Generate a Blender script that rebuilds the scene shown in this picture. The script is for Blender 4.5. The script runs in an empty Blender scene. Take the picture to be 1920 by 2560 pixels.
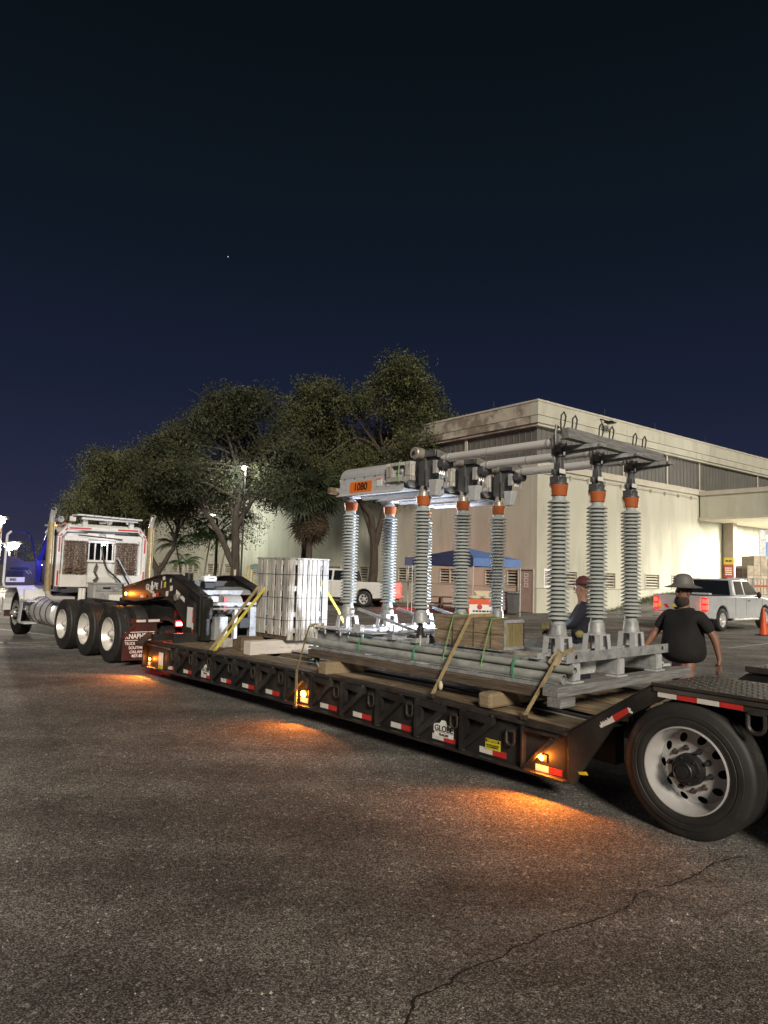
import bpy, bmesh, math, random
import numpy as np
from mathutils import Vector, Matrix, Euler
random.seed(7); RNG = np.random.default_rng(11)
PI = math.pi; rad = math.radians
scn = bpy.context.scene
col = scn.collection

# ------------------------------------------------------------------ camera
HC = 1.80
cam_d = bpy.data.cameras.new('camera'); cam = bpy.data.objects.new('camera', cam_d); col.objects.link(cam)
cam_d.sensor_fit = 'VERTICAL'; cam_d.sensor_height = 24.0; cam_d.lens = 24.0*1768/2560
cam_d.clip_end = 3000; cam_d.clip_start = 0.05
pit, rol = rad(4.85), rad(1.62)
Fv = Vector((0, math.cos(pit), math.sin(pit))); U0 = Vector((0, -math.sin(pit), math.cos(pit))); R0 = Vector((1, 0, 0))
Rv = R0*math.cos(rol)+U0*math.sin(rol); Uv = -R0*math.sin(rol)+U0*math.cos(rol)
cam.matrix_world = Matrix(((Rv.x, Uv.x, -Fv.x, 0), (Rv.y, Uv.y, -Fv.y, 0), (Rv.z, Uv.z, -Fv.z, HC), (0, 0, 0, 1)))
scn.camera = cam

# ------------------------------------------------------------------ night sky
w = bpy.data.worlds.new('World'); scn.world = w; w.use_nodes = True
nt = w.node_tree; nt.nodes.clear()
wo = nt.nodes.new('ShaderNodeOutputWorld'); bg = nt.nodes.new('ShaderNodeBackground')
tc = nt.nodes.new('ShaderNodeTexCoord'); sep = nt.nodes.new('ShaderNodeSeparateXYZ'); cr = nt.nodes.new('ShaderNodeValToRGB')
nt.links.new(tc.outputs['Generated'], sep.inputs[0]); nt.links.new(sep.outputs['Z'], cr.inputs[0])
els = cr.color_ramp.elements
els[0].position = 0.0; els[0].color = (0.0118, 0.0118, 0.0228, 1)
els[1].position = 0.62; els[1].color = (0.0011, 0.0021, 0.0029, 1)
for p, c in ((0.10, (0.0070, 0.0080, 0.0185, 1)), (0.22, (0.0038, 0.0052, 0.0125, 1)), (0.40, (0.0018, 0.0032, 0.0062, 1))):
    e = els.new(p); e.color = c
nt.links.new(cr.outputs[0], bg.inputs[0]); bg.inputs[1].default_value = 1.0
nt.links.new(bg.outputs[0], wo.inputs[0])

# broad light of the lot's floodlights behind the camera
sd = bpy.data.lights.new('sun', 'SUN'); so = bpy.data.objects.new('sun', sd); col.objects.link(so)
sd.energy = 1.30; sd.angle = rad(13); sd.color = (1.0, 0.90, 0.76)
sun_dir = Vector((-0.16, 0.86, -0.42)).normalized()
so.rotation_euler = sun_dir.to_track_quat('-Z', 'Y').to_euler()
vs = scn.view_settings
vs.view_transform = 'Standard'; vs.look = 'None'; vs.exposure = 1.55; vs.gamma = 1.0; vs.use_curve_mapping = False

# ------------------------------------------------------------------ frames: local X = across, Y = along, Z = up
class Frame:
    def __init__(s, o, rot): s.M = Matrix.Translation(Vector((o[0], o[1], o[2] if len(o) > 2 else 0))) @ Matrix.Rotation(rot, 4, 'Z')
TR = Frame((2.29621, 4.94899), rad(42))        # trailer: X away from the camera side, Y towards the tractor
WB = (7.5875, 34.9405)
WL = Frame(WB, rad(37.8))                      # left wall of the warehouse: Y along the wall, X into the building
WR = Frame(WB, rad(-52.2))                     # right wall: Y along the wall, X out of the building
WW = Frame((0, 0), 0)

# ------------------------------------------------------------------ materials
MATS = {}
def mat(name, c, rough=0.6, metal=0.0, ns=8.0, na=0.18, bump=0.0, bs=60.0, stretch=(1, 1, 1), c2=None, n2=(2.0, 0.5, 0.62),
        rnd=0.0, emit=None, es=0.0, spec=0.5, coat=0.0, rvar=0.0, detail=5.0):
    m = bpy.data.materials.new(name); m.use_nodes = True; n = m.node_tree; n.nodes.clear()
    out = n.nodes.new('ShaderNodeOutputMaterial'); b = n.nodes.new('ShaderNodeBsdfPrincipled')
    n.links.new(b.outputs[0], out.inputs[0])
    t = n.nodes.new('ShaderNodeTexCoord'); mp = n.nodes.new('ShaderNodeMapping'); mp.inputs['Scale'].default_value = stretch
    oi = n.nodes.new('ShaderNodeObjectInfo')
    add = n.nodes.new('ShaderNodeVectorMath'); add.operation = 'ADD'
    sc = n.nodes.new('ShaderNodeVectorMath'); sc.operation = 'SCALE'; sc.inputs['Scale'].default_value = 37.0
    cx = n.nodes.new('ShaderNodeCombineXYZ')
    for k in range(3): n.links.new(oi.outputs['Random'], cx.inputs[k])
    n.links.new(cx.outputs[0], sc.inputs[0]); n.links.new(t.outputs['Object'], add.inputs[0]); n.links.new(sc.outputs[0], add.inputs[1])
    n.links.new(add.outputs[0], mp.inputs[0])
    no = n.nodes.new('ShaderNodeTexNoise'); no.inputs['Scale'].default_value = ns; no.inputs['Detail'].default_value = detail
    n.links.new(mp.outputs[0], no.inputs['Vector'])
    mr = n.nodes.new('ShaderNodeMapRange'); mr.inputs['From Min'].default_value = 0.28; mr.inputs['From Max'].default_value = 0.72
    mr.inputs['To Min'].default_value = 1-na; mr.inputs['To Max'].default_value = 1+na
    n.links.new(no.outputs['Fac'], mr.inputs['Value'])
    base = n.nodes.new('ShaderNodeRGB'); base.outputs[0].default_value = (*c, 1); src = base.outputs[0]
    if c2:
        n3 = n.nodes.new('ShaderNodeTexNoise'); n3.inputs['Scale'].default_value = n2[0]; n3.inputs['Detail'].default_value = 6
        n3.inputs['Roughness'].default_value = 0.65; n.links.new(mp.outputs[0], n3.inputs['Vector'])
        m3 = n.nodes.new('ShaderNodeMapRange'); m3.inputs['From Min'].default_value = n2[1]; m3.inputs['From Max'].default_value = n2[2]
        n.links.new(n3.outputs['Fac'], m3.inputs['Value'])
        mx = n.nodes.new('ShaderNodeMix'); mx.data_type = 'RGBA'; n.links.new(m3.outputs[0], mx.inputs['Factor'])
        n.links.new(src, mx.inputs['A']); mx.inputs['B'].default_value = (*c2, 1); src = mx.outputs['Result']
    ml = n.nodes.new('ShaderNodeVectorMath'); ml.operation = 'SCALE'; n.links.new(src, ml.inputs[0]); n.links.new(mr.outputs[0], ml.inputs['Scale'])
    src = ml.outputs[0]
    if rnd:
        rr = n.nodes.new('ShaderNodeMapRange'); rr.inputs['To Min'].default_value = 1-rnd; rr.inputs['To Max'].default_value = 1+rnd
        n.links.new(oi.outputs['Random'], rr.inputs['Value'])
        m4 = n.nodes.new('ShaderNodeVectorMath'); m4.operation = 'SCALE'; n.links.new(src, m4.inputs[0]); n.links.new(rr.outputs[0], m4.inputs['Scale']); src = m4.outputs[0]
    n.links.new(src, b.inputs['Base Color'])
    b.inputs['Roughness'].default_value = rough; b.inputs['Metallic'].default_value = metal
    b.inputs['Specular IOR Level'].default_value = spec
    if coat: b.inputs['Coat Weight'].default_value = coat; b.inputs['Coat Roughness'].default_value = 0.08
    if rvar:
        r2 = n.nodes.new('ShaderNodeMapRange'); r2.inputs['To Min'].default_value = max(0.03, rough-rvar); r2.inputs['To Max'].default_value = min(1, rough+rvar)
        n.links.new(no.outputs['Fac'], r2.inputs['Value']); n.links.new(r2.outputs[0], b.inputs['Roughness'])
    if bump:
        nb = n.nodes.new('ShaderNodeTexNoise'); nb.inputs['Scale'].default_value = bs; nb.inputs['Detail'].default_value = 4
        n.links.new(mp.outputs[0], nb.inputs['Vector'])
        bp = n.nodes.new('ShaderNodeBump'); bp.inputs['Strength'].default_value = bump; bp.inputs['Distance'].default_value = 0.01
        n.links.new(nb.outputs['Fac'], bp.inputs['Height']); n.links.new(bp.outputs[0], b.inputs['Normal'])
    if emit:
        b.inputs['Emission Color'].default_value = (*emit, 1); b.inputs['Emission Strength'].default_value = es
    m['bsdf'] = 1
    MATS[name] = m
    return m
M = {}
def dm(k, *a, **kw): M[k] = mat(k, *a, **kw)
dm('black_paint', (0.020, 0.019, 0.018), 0.42, ns=3, na=0.45, c2=(0.055, 0.046, 0.038), n2=(1.6, 0.52, 0.72), bump=0.08, bs=40, rvar=0.2)
dm('black_plain', (0.014, 0.014, 0.014), 0.5, ns=6, na=0.3)
dm('steel_dark', (0.05, 0.045, 0.042), 0.5, metal=0.4, ns=9, na=0.4, c2=(0.09, 0.05, 0.03), n2=(5, 0.5, 0.68), bump=0.15)
dm('tread_plate', (0.11, 0.095, 0.08), 0.5, metal=0.5, ns=2.2, na=0.5, bump=0.3, bs=90)
dm('rubber', (0.019, 0.018, 0.017), 0.62, ns=5, na=0.4, c2=(0.075, 0.068, 0.058), n2=(4.0, 0.56, 0.80), bump=0.05, bs=70)
dm('aluminium', (0.70, 0.695, 0.68), 0.25, metal=0.5, ns=4, na=0.12, bump=0.03, bs=25, rvar=0.1)
dm('polished', (0.60, 0.59, 0.57), 0.18, metal=0.45, ns=4, na=0.05)
dm('rim_white', (0.60, 0.58, 0.54), 0.4, metal=0.3, ns=5, na=0.15, c2=(0.30, 0.27, 0.24), n2=(3, 0.6, 0.8))
dm('galv', (0.37, 0.38, 0.385), 0.46, metal=0.2, ns=26, na=0.16, c2=(0.22, 0.23, 0.23), n2=(7, 0.45, 0.65), bump=0.04, bs=80, rvar=0.1)
dm('galv_light', (0.50, 0.51, 0.52), 0.42, metal=0.15, ns=18, na=0.12, bump=0.04)
dm('galv_pipe', (0.42, 0.43, 0.40), 0.30, metal=0.25, ns=22, na=0.22, stretch=(1, 0.35, 1), c2=(0.25, 0.27, 0.26), n2=(9, 0.48, 0.66), bump=0.03)
dm('tube_metal', (0.66, 0.65, 0.63), 0.28, metal=0.22, ns=7, na=0.10, stretch=(1, 0.2, 1), rvar=0.12)
dm('porcelain', (0.36, 0.385, 0.375), 0.28, ns=5, na=0.07, spec=0.6)
dm('orange_cap', (0.37, 0.10, 0.03), 0.38, ns=8, na=0.14, c2=(0.40, 0.10, 0.03), n2=(6, 0.5, 0.75))
dm('switch_dark', (0.13, 0.132, 0.135), 0.45, metal=0.5, ns=10, na=0.2)
dm('bronze', (0.34, 0.31, 0.27), 0.35, metal=0.3, ns=14, na=0.2)
dm('wood_new', (0.25, 0.19, 0.115), 0.8, ns=7, na=0.30, stretch=(14, 1.2, 14), bump=0.25, bs=12, rnd=0.18)
dm('wood_deck', (0.20, 0.145, 0.085), 0.85, ns=6, na=0.42, stretch=(12, 0.8, 12), c2=(0.075, 0.06, 0.045), n2=(2.5, 0.42, 0.68), bump=0.35, bs=10, rnd=0.2)
dm('wood_dark', (0.12, 0.088, 0.06), 0.85, ns=6, na=0.45, stretch=(12, 0.8, 12), c2=(0.05, 0.04, 0.032), n2=(2.0, 0.42, 0.7), bump=0.35, bs=10, rnd=0.2)
dm('wood_grey_x', (0.20, 0.20, 0.195), 0.82, ns=6, na=0.4, stretch=(0.9, 14, 14), c2=(0.12, 0.12, 0.12), n2=(2.4, 0.48, 0.72), bump=0.3, bs=8)
dm('wood_dark_x', (0.15, 0.105, 0.065), 0.85, ns=6, na=0.4, stretch=(1.0, 12, 12), c2=(0.06, 0.048, 0.035), n2=(2, 0.45, 0.7), bump=0.3, bs=8, rnd=0.2)
dm('wood_white_x', (0.62, 0.58, 0.53), 0.8, ns=4, na=0.12, stretch=(0.6, 5, 5), c2=(0.16, 0.13, 0.10), n2=(5.0, 0.60, 0.68), bump=0.2, bs=8)
dm('wood_slat', (0.47, 0.455, 0.42), 0.82, ns=5, na=0.42, stretch=(13, 13, 0.9), c2=(0.16, 0.14, 0.12), n2=(3.0, 0.48, 0.66), bump=0.25, bs=8, rnd=0.16)
dm('wood_crate', (0.25, 0.19, 0.125), 0.82, ns=5, na=0.42, stretch=(10, 1.1, 10), c2=(0.10, 0.075, 0.05), n2=(3, 0.5, 0.72), bump=0.3, bs=9, rnd=0.15)
dm('orange_sign', (0.72, 0.17, 0.02), 0.45, ns=8, na=0.06)
dm('plywood_end', (0.20, 0.165, 0.075), 0.8, ns=6, na=0.4, stretch=(7, 7, 0.8), c2=(0.07, 0.06, 0.04), n2=(3, 0.5, 0.72), bump=0.2)
dm('strap_yellow', (0.50, 0.43, 0.06), 0.6, ns=20, na=0.2, c2=(0.12, 0.10, 0.05), n2=(9, 0.6, 0.7))
dm('strap_tan', (0.28, 0.22, 0.11), 0.75, ns=30, na=0.2, c2=(0.10, 0.075, 0.04), n2=(8, 0.5, 0.75))
dm('strap_pale', (0.56, 0.48, 0.33), 0.75, ns=20, na=0.12)
dm('band_green', (0.09, 0.30, 0.17), 0.5, ns=12, na=0.25)
dm('band_lime', (0.17, 0.34, 0.11), 0.5, ns=12, na=0.2)
dm('rope_teal', (0.12, 0.20, 0.17), 0.8, ns=40, na=0.4, bump=0.4)
dm('tape_white', (0.62, 0.60, 0.55), 0.45, ns=12, na=0.12, c2=(0.35, 0.32, 0.28), n2=(14, 0.62, 0.72))
dm('tape_red', (0.48, 0.03, 0.025), 0.4, ns=12, na=0.15)
dm('label_white', (0.70, 0.69, 0.66), 0.5, ns=30, na=0.08)
dm('label_yellow', (0.58, 0.50, 0.03), 0.5, ns=12, na=0.1)
dm('ink_black', (0.008, 0.008, 0.008), 0.6, ns=4, na=0.02)
dm('ink_white', (0.75, 0.73, 0.69), 0.5, ns=30, na=0.12)
dm('white_paint', (0.62, 0.62, 0.60), 0.38, ns=3, na=0.10, c2=(0.42, 0.40, 0.36), n2=(2.5, 0.6, 0.8), rvar=0.1)
dm('white_gloss', (0.66, 0.67, 0.68), 0.25, ns=3, na=0.05, coat=0.5)
dm('silver_paint', (0.40, 0.42, 0.44), 0.28, ns=3, na=0.08, coat=0.5)
dm('grey_box', (0.36, 0.36, 0.34), 0.5, metal=0.2, ns=5, na=0.15)
dm('blue_paint', (0.014, 0.014, 0.10), 0.32, ns=3, na=0.15, coat=0.4)
dm('door_inner', (0.05, 0.045, 0.045), 0.65, ns=5, na=0.2)
dm('maroon', (0.055, 0.016, 0.013), 0.55, ns=6, na=0.3)
dm('chain', (0.26, 0.20, 0.15), 0.5, metal=0.6, ns=30, na=0.5, c2=(0.12, 0.06, 0.035), n2=(18, 0.4, 0.6))
dm('brass_shield', (0.42, 0.34, 0.20), 0.3, metal=0.5, ns=20, na=0.25)
dm('concrete_wall', (0.45, 0.445, 0.37), 0.85, ns=1.1, na=0.09, stretch=(1, 1, 0.22), c2=(0.335, 0.32, 0.265), n2=(0.9, 0.50, 0.72), bump=0.1, bs=30)
dm('concrete_stained', (0.44, 0.40, 0.33), 0.88, ns=1.4, na=0.12, c2=(0.22, 0.185, 0.15), n2=(0.55, 0.47, 0.56), bump=0.1, bs=30)
dm('concrete_dock', (0.52, 0.50, 0.42), 0.85, ns=1.0, na=0.16, c2=(0.36, 0.34, 0.27), n2=(0.9, 0.48, 0.68), bump=0.1, bs=30)
dm('clerestory', (0.15, 0.145, 0.135), 0.6, metal=0.2, ns=1.0, na=0.15)
dm('trim_stone', (0.46, 0.43, 0.36), 0.8, ns=3, na=0.12)
dm('void_dark', (0.012, 0.011, 0.010), 0.9, ns=3, na=0.1)
dm('louvre', (0.40, 0.375, 0.31), 0.7, ns=3, na=0.1)
dm('door_paint', (0.30, 0.255, 0.21), 0.7, ns=3, na=0.15)
dm('bark', (0.048, 0.037, 0.028), 0.9, ns=9, na=0.4, stretch=(1, 1, 0.3), bump=0.6, bs=14)
dm('bark_pale', (0.22, 0.20, 0.165), 0.9, ns=9, na=0.35, bump=0.4, bs=14)
dm('leaf_a', (0.047, 0.055, 0.024), 0.7, ns=1.3, na=0.6, c2=(0.095, 0.098, 0.044), n2=(0.7, 0.46, 0.58), spec=0.2)
dm('leaf_b', (0.033, 0.039, 0.020), 0.7, ns=1.3, na=0.6, c2=(0.070, 0.071, 0.036), n2=(0.7, 0.46, 0.6), spec=0.2)
dm('leaf_palm', (0.07, 0.13, 0.045), 0.5, ns=3, na=0.3, rnd=0.3)
dm('leaf_fan', (0.030, 0.040, 0.018), 0.6, ns=3, na=0.4, rnd=0.3)
dm('leaf_dead', (0.055, 0.037, 0.02), 0.8, ns=3, na=0.4, rnd=0.35)
dm('grass', (0.085, 0.095, 0.045), 0.8, ns=3, na=0.5)
dm('tent_blue', (0.085, 0.17, 0.42), 0.6, ns=2, na=0.12)
dm('tent_navy', (0.028, 0.035, 0.10), 0.6, ns=2, na=0.12)
dm('orange_plastic', (0.62, 0.085, 0.02), 0.45, ns=4, na=0.15)
dm('bin_grey', (0.06, 0.06, 0.06), 0.5, ns=4, na=0.2)
dm('pic_wood', (0.10, 0.055, 0.045), 0.7, ns=4, na=0.2)
dm('glass_dark', (0.012, 0.014, 0.018), 0.06, ns=3, na=0.1, spec=0.8)
dm('cardboard', (0.55, 0.48, 0.37), 0.35, ns=5, na=0.25, rnd=0.15)
dm('wrap_white', (0.62, 0.62, 0.58), 0.35, ns=5, na=0.2)
dm('yellow_paint', (0.55, 0.42, 0.06), 0.5, ns=4, na=0.15)
dm('red_sign', (0.35, 0.035, 0.03), 0.5, ns=4, na=0.1)
dm('blue_banner', (0.03, 0.22, 0.62), 0.5, ns=2, na=0.3)
dm('skin', (0.20, 0.10, 0.065), 0.55, ns=8, na=0.12)
dm('shirt_black', (0.008, 0.007, 0.007), 0.9, ns=8, na=0.3, bump=0.1, bs=20)
dm('shorts', (0.24, 0.12, 0.11), 0.85, ns=8, na=0.2)
dm('navy_cloth', (0.008, 0.009, 0.018), 0.9, ns=8, na=0.2)
dm('beard', (0.035, 0.022, 0.016), 0.9, ns=20, na=0.4)
dm('hat_grey', (0.13, 0.125, 0.115), 0.5, ns=6, na=0.1)
dm('boot', (0.05, 0.035, 0.025), 0.7, ns=6, na=0.2)
dm('cap_red', (0.07, 0.014, 0.012), 0.8, ns=6, na=0.1)
dm('glove', (0.16, 0.14, 0.04), 0.7, ns=6, na=0.2)
dm('paint_line', (0.34, 0.33, 0.30), 0.75, ns=9, na=0.3, c2=(0.10, 0.095, 0.085), n2=(14, 0.55, 0.65))
dm('crack_fill', (0.006, 0.0055, 0.005), 0.95, ns=20, na=0.2)
def em(k, c, e, s): dm(k, c, 0.4, ns=3, na=0.02, emit=e, es=s)
em('lamp_amber', (0.6, 0.2, 0.02), (1.0, 0.30, 0.03), 30)
em('lamp_amber_big', (0.6, 0.3, 0.02), (1.0, 0.42, 0.04), 12)
em('lamp_red', (0.5, 0.02, 0.02), (1.0, 0.06, 0.06), 45)
em('lamp_red_dim', (0.3, 0.01, 0.01), (1.0, 0.012, 0.008), 0.5)
em('lamp_red_mid', (0.5, 0.02, 0.02), (1.0, 0.020, 0.012), 3.6)
em('lamp_white', (0.8, 0.8, 0.8), (0.92, 0.96, 1.0), 16)
em('lamp_street', (0.8, 0.8, 0.7), (1.0, 0.88, 0.66), 260)
em('lamp_dock', (0.8, 0.8, 0.7), (1.0, 0.95, 0.78), 14)
em('cab_blue', (0.01, 0.01, 0.1), (0.03, 0.04, 1.0), 0.16)
em('star_white', (0.8, 0.8, 0.8), (0.9, 0.92, 1.0), 0.25)

# asphalt with aggregate, worn patches and oil stains
def asphalt():
    m = bpy.data.materials.new('asphalt'); m.use_nodes = True; n = m.node_tree; b = n.nodes['Principled BSDF']
    t = n.nodes.new('ShaderNodeTexCoord')
    def noise(s, d=4, r=0.55):
        x = n.nodes.new('ShaderNodeTexNoise'); x.inputs['Scale'].default_value = s; x.inputs['Detail'].default_value = d; x.inputs['Roughness'].default_value = r
        n.links.new(t.outputs['Object'], x.inputs['Vector']); return x.outputs['Fac']
    def rng(src, a, b_, c, d):
        x = n.nodes.new('ShaderNodeMapRange'); x.inputs['From Min'].default_value = a; x.inputs['From Max'].default_value = b_
        x.inputs['To Min'].default_value = c; x.inputs['To Max'].default_value = d; n.links.new(src, x.inputs['Value']); return x.outputs[0]
    def mul(a, b_):
        x = n.nodes.new('ShaderNodeMath'); x.operation = 'MULTIPLY'; n.links.new(a, x.inputs[0]); n.links.new(b_, x.inputs[1]); return x.outputs[0]
    vo = n.nodes.new('ShaderNodeTexVoronoi'); vo.inputs['Scale'].default_value = 118; vo.inputs['Randomness'].default_value = 1.0
    n.links.new(t.outputs['Object'], vo.inputs['Vector'])
    cs = n.nodes.new('ShaderNodeSeparateColor'); n.links.new(vo.outputs['Color'], cs.inputs[0])
    stone = rng(cs.outputs[0], 0.2, 1.0, 0.52, 1.75)
    edge = rng(vo.outputs['Distance'], 0.25, 0.75, 1.15, 0.35)
    v2 = n.nodes.new('ShaderNodeTexVoronoi'); v2.inputs['Scale'].default_value = 46; n.links.new(t.outputs['Object'], v2.inputs['Vector'])
    c2 = n.nodes.new('ShaderNodeSeparateColor'); n.links.new(v2.outputs['Color'], c2.inputs[0])
    sp = rng(c2.outputs[1], 0.90, 0.97, 1.0, 1.9)
    big = rng(noise(0.55, 5), 0.35, 0.65, 0.66, 1.28)
    oil = rng(noise(0.33, 3, 0.5), 0.58, 0.70, 1.0, 0.68)
    mid = rng(noise(3.2, 6, 0.65), 0.3, 0.7, 0.80, 1.22)
    st = n.nodes.new('ShaderNodeMapping'); st.inputs['Scale'].default_value = (0.22, 1.5, 1); st.inputs['Rotation'].default_value = (0, 0, rad(-14)); n.links.new(t.outputs['Object'], st.inputs[0])
    ns_ = n.nodes.new('ShaderNodeTexNoise'); ns_.inputs['Scale'].default_value = 1.0; ns_.inputs['Detail'].default_value = 5; n.links.new(st.outputs[0], ns_.inputs['Vector'])
    band = rng(ns_.outputs['Fac'], 0.35, 0.65, 0.70, 1.22)
    f = mul(mul(mul(stone, edge), mul(sp, band)), mul(mul(big, oil), mid))
    rgb = n.nodes.new('ShaderNodeRGB'); rgb.outputs[0].default_value = (0.188, 0.178, 0.163, 1)
    sc = n.nodes.new('ShaderNodeVectorMath'); sc.operation = 'SCALE'; n.links.new(rgb.outputs[0], sc.inputs[0]); n.links.new(f, sc.inputs['Scale'])
    n.links.new(sc.outputs[0], b.inputs['Base Color'])
    b.inputs['Roughness'].default_value = 0.92; b.inputs['Specular IOR Level'].default_value = 0.18
    bp = n.nodes.new('ShaderNodeBump'); bp.inputs['Strength'].default_value = 0.8; bp.inputs['Distance'].default_value = 0.004
    iv = n.nodes.new('ShaderNodeMath'); iv.operation = 'SUBTRACT'; iv.inputs[0].default_value = 1.0; n.links.new(vo.outputs['Distance'], iv.inputs[1])
    n.links.new(iv.outputs[0], bp.inputs['Height']); n.links.new(bp.outputs[0], b.inputs['Normal'])
    return m
M['asphalt'] = asphalt()

# ------------------------------------------------------------------ mesh builder
class MB:
    def __init__(s, fr=None): s.v = []; s.f = []; s.fr = fr
    def add(s, v, f):
        o = len(s.v); s.v += [tuple(p) for p in v]; s.f += [tuple(i+o for i in q) for q in f]; return s
    def bx(s, x0, x1, y0, y1, z0, z1):
        v = [(x, y, z) for z in (z0, z1) for y in (y0, y1) for x in (x0, x1)]
        return s.add(v, [(0, 2, 3, 1), (4, 5, 7, 6), (0, 1, 5, 4), (2, 6, 7, 3), (0, 4, 6, 2), (1, 3, 7, 5)])
    def hex(s, lo, hi):   # two loops of equal length
        k = len(lo); f = [tuple(range(k))[::-1], tuple(range(k, 2*k))]
        f += [(i, (i+1) % k, k+(i+1) % k, k+i) for i in range(k)]
        return s.add(list(lo)+list(hi), f)
    def px(s, pts, x0, x1): return s.hex([(x0, a, b) for a, b in pts], [(x1, a, b) for a, b in pts])   # pts (y,z)
    def py(s, pts, y0, y1): return s.hex([(a, y0, b) for a, b in pts], [(a, y1, b) for a, b in pts])   # pts (x,z)
    def pz(s, pts, z0, z1): return s.hex([(a, b, z0) for a, b in pts], [(a, b, z1) for a, b in pts])
    def bar(s, p, q, a, b=None, up=(0, 0, 1)):
        p = Vector(p); q = Vector(q); b = b or a; d = (q-p).normalized(); u = Vector(up)
        if abs(d.dot(u)) > 0.98: u = Vector((1, 0, 0))
        sd_ = d.cross(u).normalized(); u = sd_.cross(d)
        r = [(sd_*i*a/2+u*j*b/2) for i, j in ((-1, -1), (1, -1), (1, 1), (-1, 1))]
        return s.hex([p+k for k in r], [q+k for k in r])
    def tube(s, pts, r, n=8, closed=False, cap=True):
        P = [Vector(p) for p in pts]; k = len(P); rr = r if isinstance(r, (list, tuple)) else [r]*k
        up = None; rings = []
        for i in range(k):
            if closed: d = (P[(i+1) % k]-P[i-1]).normalized()
            else: d = (P[min(i+1, k-1)]-P[max(i-1, 0)]).normalized()
            if up is None:
                up = Vector((0, 0, 1)) if abs(d.z) < 0.9 else Vector((1, 0, 0))
            sx = d.cross(up).normalized(); up = sx.cross(d).normalized()
            rings.append([P[i]+(sx*math.cos(2*PI*j/n)+up*math.sin(2*PI*j/n))*rr[i] for j in range(n)])
        v = [p for rg in rings for p in rg]; f = []
        for i in range(k if closed else k-1):
            a = i*n; b = ((i+1) % k)*n
            f += [(a+j, a+(j+1) % n, b+(j+1) % n, b+j) for j in range(n)]
        if cap and not closed: f += [tuple(range(n))[::-1], tuple(range((k-1)*n, k*n))]
        return s.add(v, f)
    def lathe(s, prof, c=(0, 0, 0), axis='z', n=24, a0=0, a1=2*PI, cap=False):
        full = abs(a1-a0-2*PI) < 1e-6; m = n if full else n+1; v = []
        for k in range(m):
            t = a0+(a1-a0)*k/n; ct, st = math.cos(t), math.sin(t)
            for (h, r) in prof:
                if axis == 'z': v.append((c[0]+r*ct, c[1]+r*st, c[2]+h))
                elif axis == 'x': v.append((c[0]+h, c[1]+r*ct, c[2]+r*st))
                else: v.append((c[0]+r*ct, c[1]+h, c[2]+r*st))
        L = len(prof); f = []
        for k in range(n):
            a = k*L; b = ((k+1) % m)*L
            f += [(a+j, b+j, b+j+1, a+j+1) for j in range(L-1)]
        if cap and full:
            f += [tuple(k*L for k in range(m)), tuple(k*L+L-1 for k in range(m))[::-1]]
        return s.add(v, f)
    def cyl(s, p, q, r, n=12): return s.tube([p, q], r, n)
    def ball(s, c, r, n=10, sc=(1, 1, 1)):
        prof = [(-math.cos(PI*i/(n//2+1)), math.sin(PI*i/(n//2+1))) for i in range(n//2+2)]
        o = len(s.v); s.lathe([(h*r*sc[2], q*r) for h, q in prof], (0, 0, 0), 'z', n)
        for i in range(o, len(s.v)):
            x, y, z = s.v[i]; s.v[i] = (x*sc[0]+c[0], y*sc[1]+c[1], z+c[2])
        return s
    def holes(s, c, r1, r2, n, rc, hr, dx, sgn=-1, k=16):   # annulus across X with n round holes; dx(r) gives the offset
        for i in range(n):
            a0 = 2*PI*i/n; w_ = PI/n; v = []
            for j in range(k):
                ph = 2*PI*j/k; cu, su = math.cos(ph), math.sin(ph)
                q = Vector((rc+hr*cu, hr*su)); r = q.length; th = math.atan2(q.y, q.x)
                v.append((dx(r), r, a0+th))
                # border in (r, theta) rectangle
                hx = (r2-rc) if cu > 0 else (rc-r1); tx = hx/max(abs(cu), 1e-6); ty = w_/max(abs(su)/rc, 1e-6)
                if j % (k//4) == k//8: rr, tt = (r2 if cu > 0 else r1), (w_ if su > 0 else -w_)
                elif tx < ty: rr = rc+(hx if cu > 0 else -hx); tt = max(-w_, min(w_, su/rc*tx))
                else: rr = max(r1, min(r2, rc+cu*ty)); tt = w_*(1 if su > 0 else -1)
                v.append((dx(rr), rr, a0+tt))
            vv = [(c[0]+h, c[1]+r*math.cos(t), c[2]+r*math.sin(t)) for h, r, t in v]
            s.add(vv, [(2*j, 2*((j+1) % k), 2*((j+1) % k)+1, 2*j+1) for j in range(k)])
        return s
    def mesh(s, name, m, org=None):
        me = bpy.data.meshes.new(name); o = org or (0, 0, 0)
        me.from_pydata([(x-o[0], y-o[1], z-o[2]) for x, y, z in s.v], [], s.f); me.materials.append(m)
        bm = bmesh.new(); bm.from_mesh(me); bmesh.ops.remove_doubles(bm, verts=bm.verts, dist=0.00005)
        bmesh.ops.recalc_face_normals(bm, faces=bm.faces); bm.to_mesh(me); bm.free()
        return me
    def build(s, name, m, parent=None, smooth=35, bevel=0.0):
        m = M[m] if isinstance(m, str) else m
        org = None; fr = s.fr or WW
        if parent is not None and 'org' in parent: org = tuple(parent['org'])
        me = s.mesh(name, m, org)
        if smooth:
            for p in me.polygons: p.use_smooth = True
            me.set_sharp_from_angle(angle=rad(smooth))
        o = bpy.data.objects.new(name, me); col.objects.link(o)
        if parent is not None: o.parent = parent
        else: o.matrix_world = fr.M
        if parent is not None: o['org'] = list(org or (0, 0, 0))
        if bevel:
            b = o.modifiers.new('bevel', 'BEVEL'); b.width = bevel; b.segments = 2; b.limit_method = 'ANGLE'; b.angle_limit = rad(40)
        return o
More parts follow.
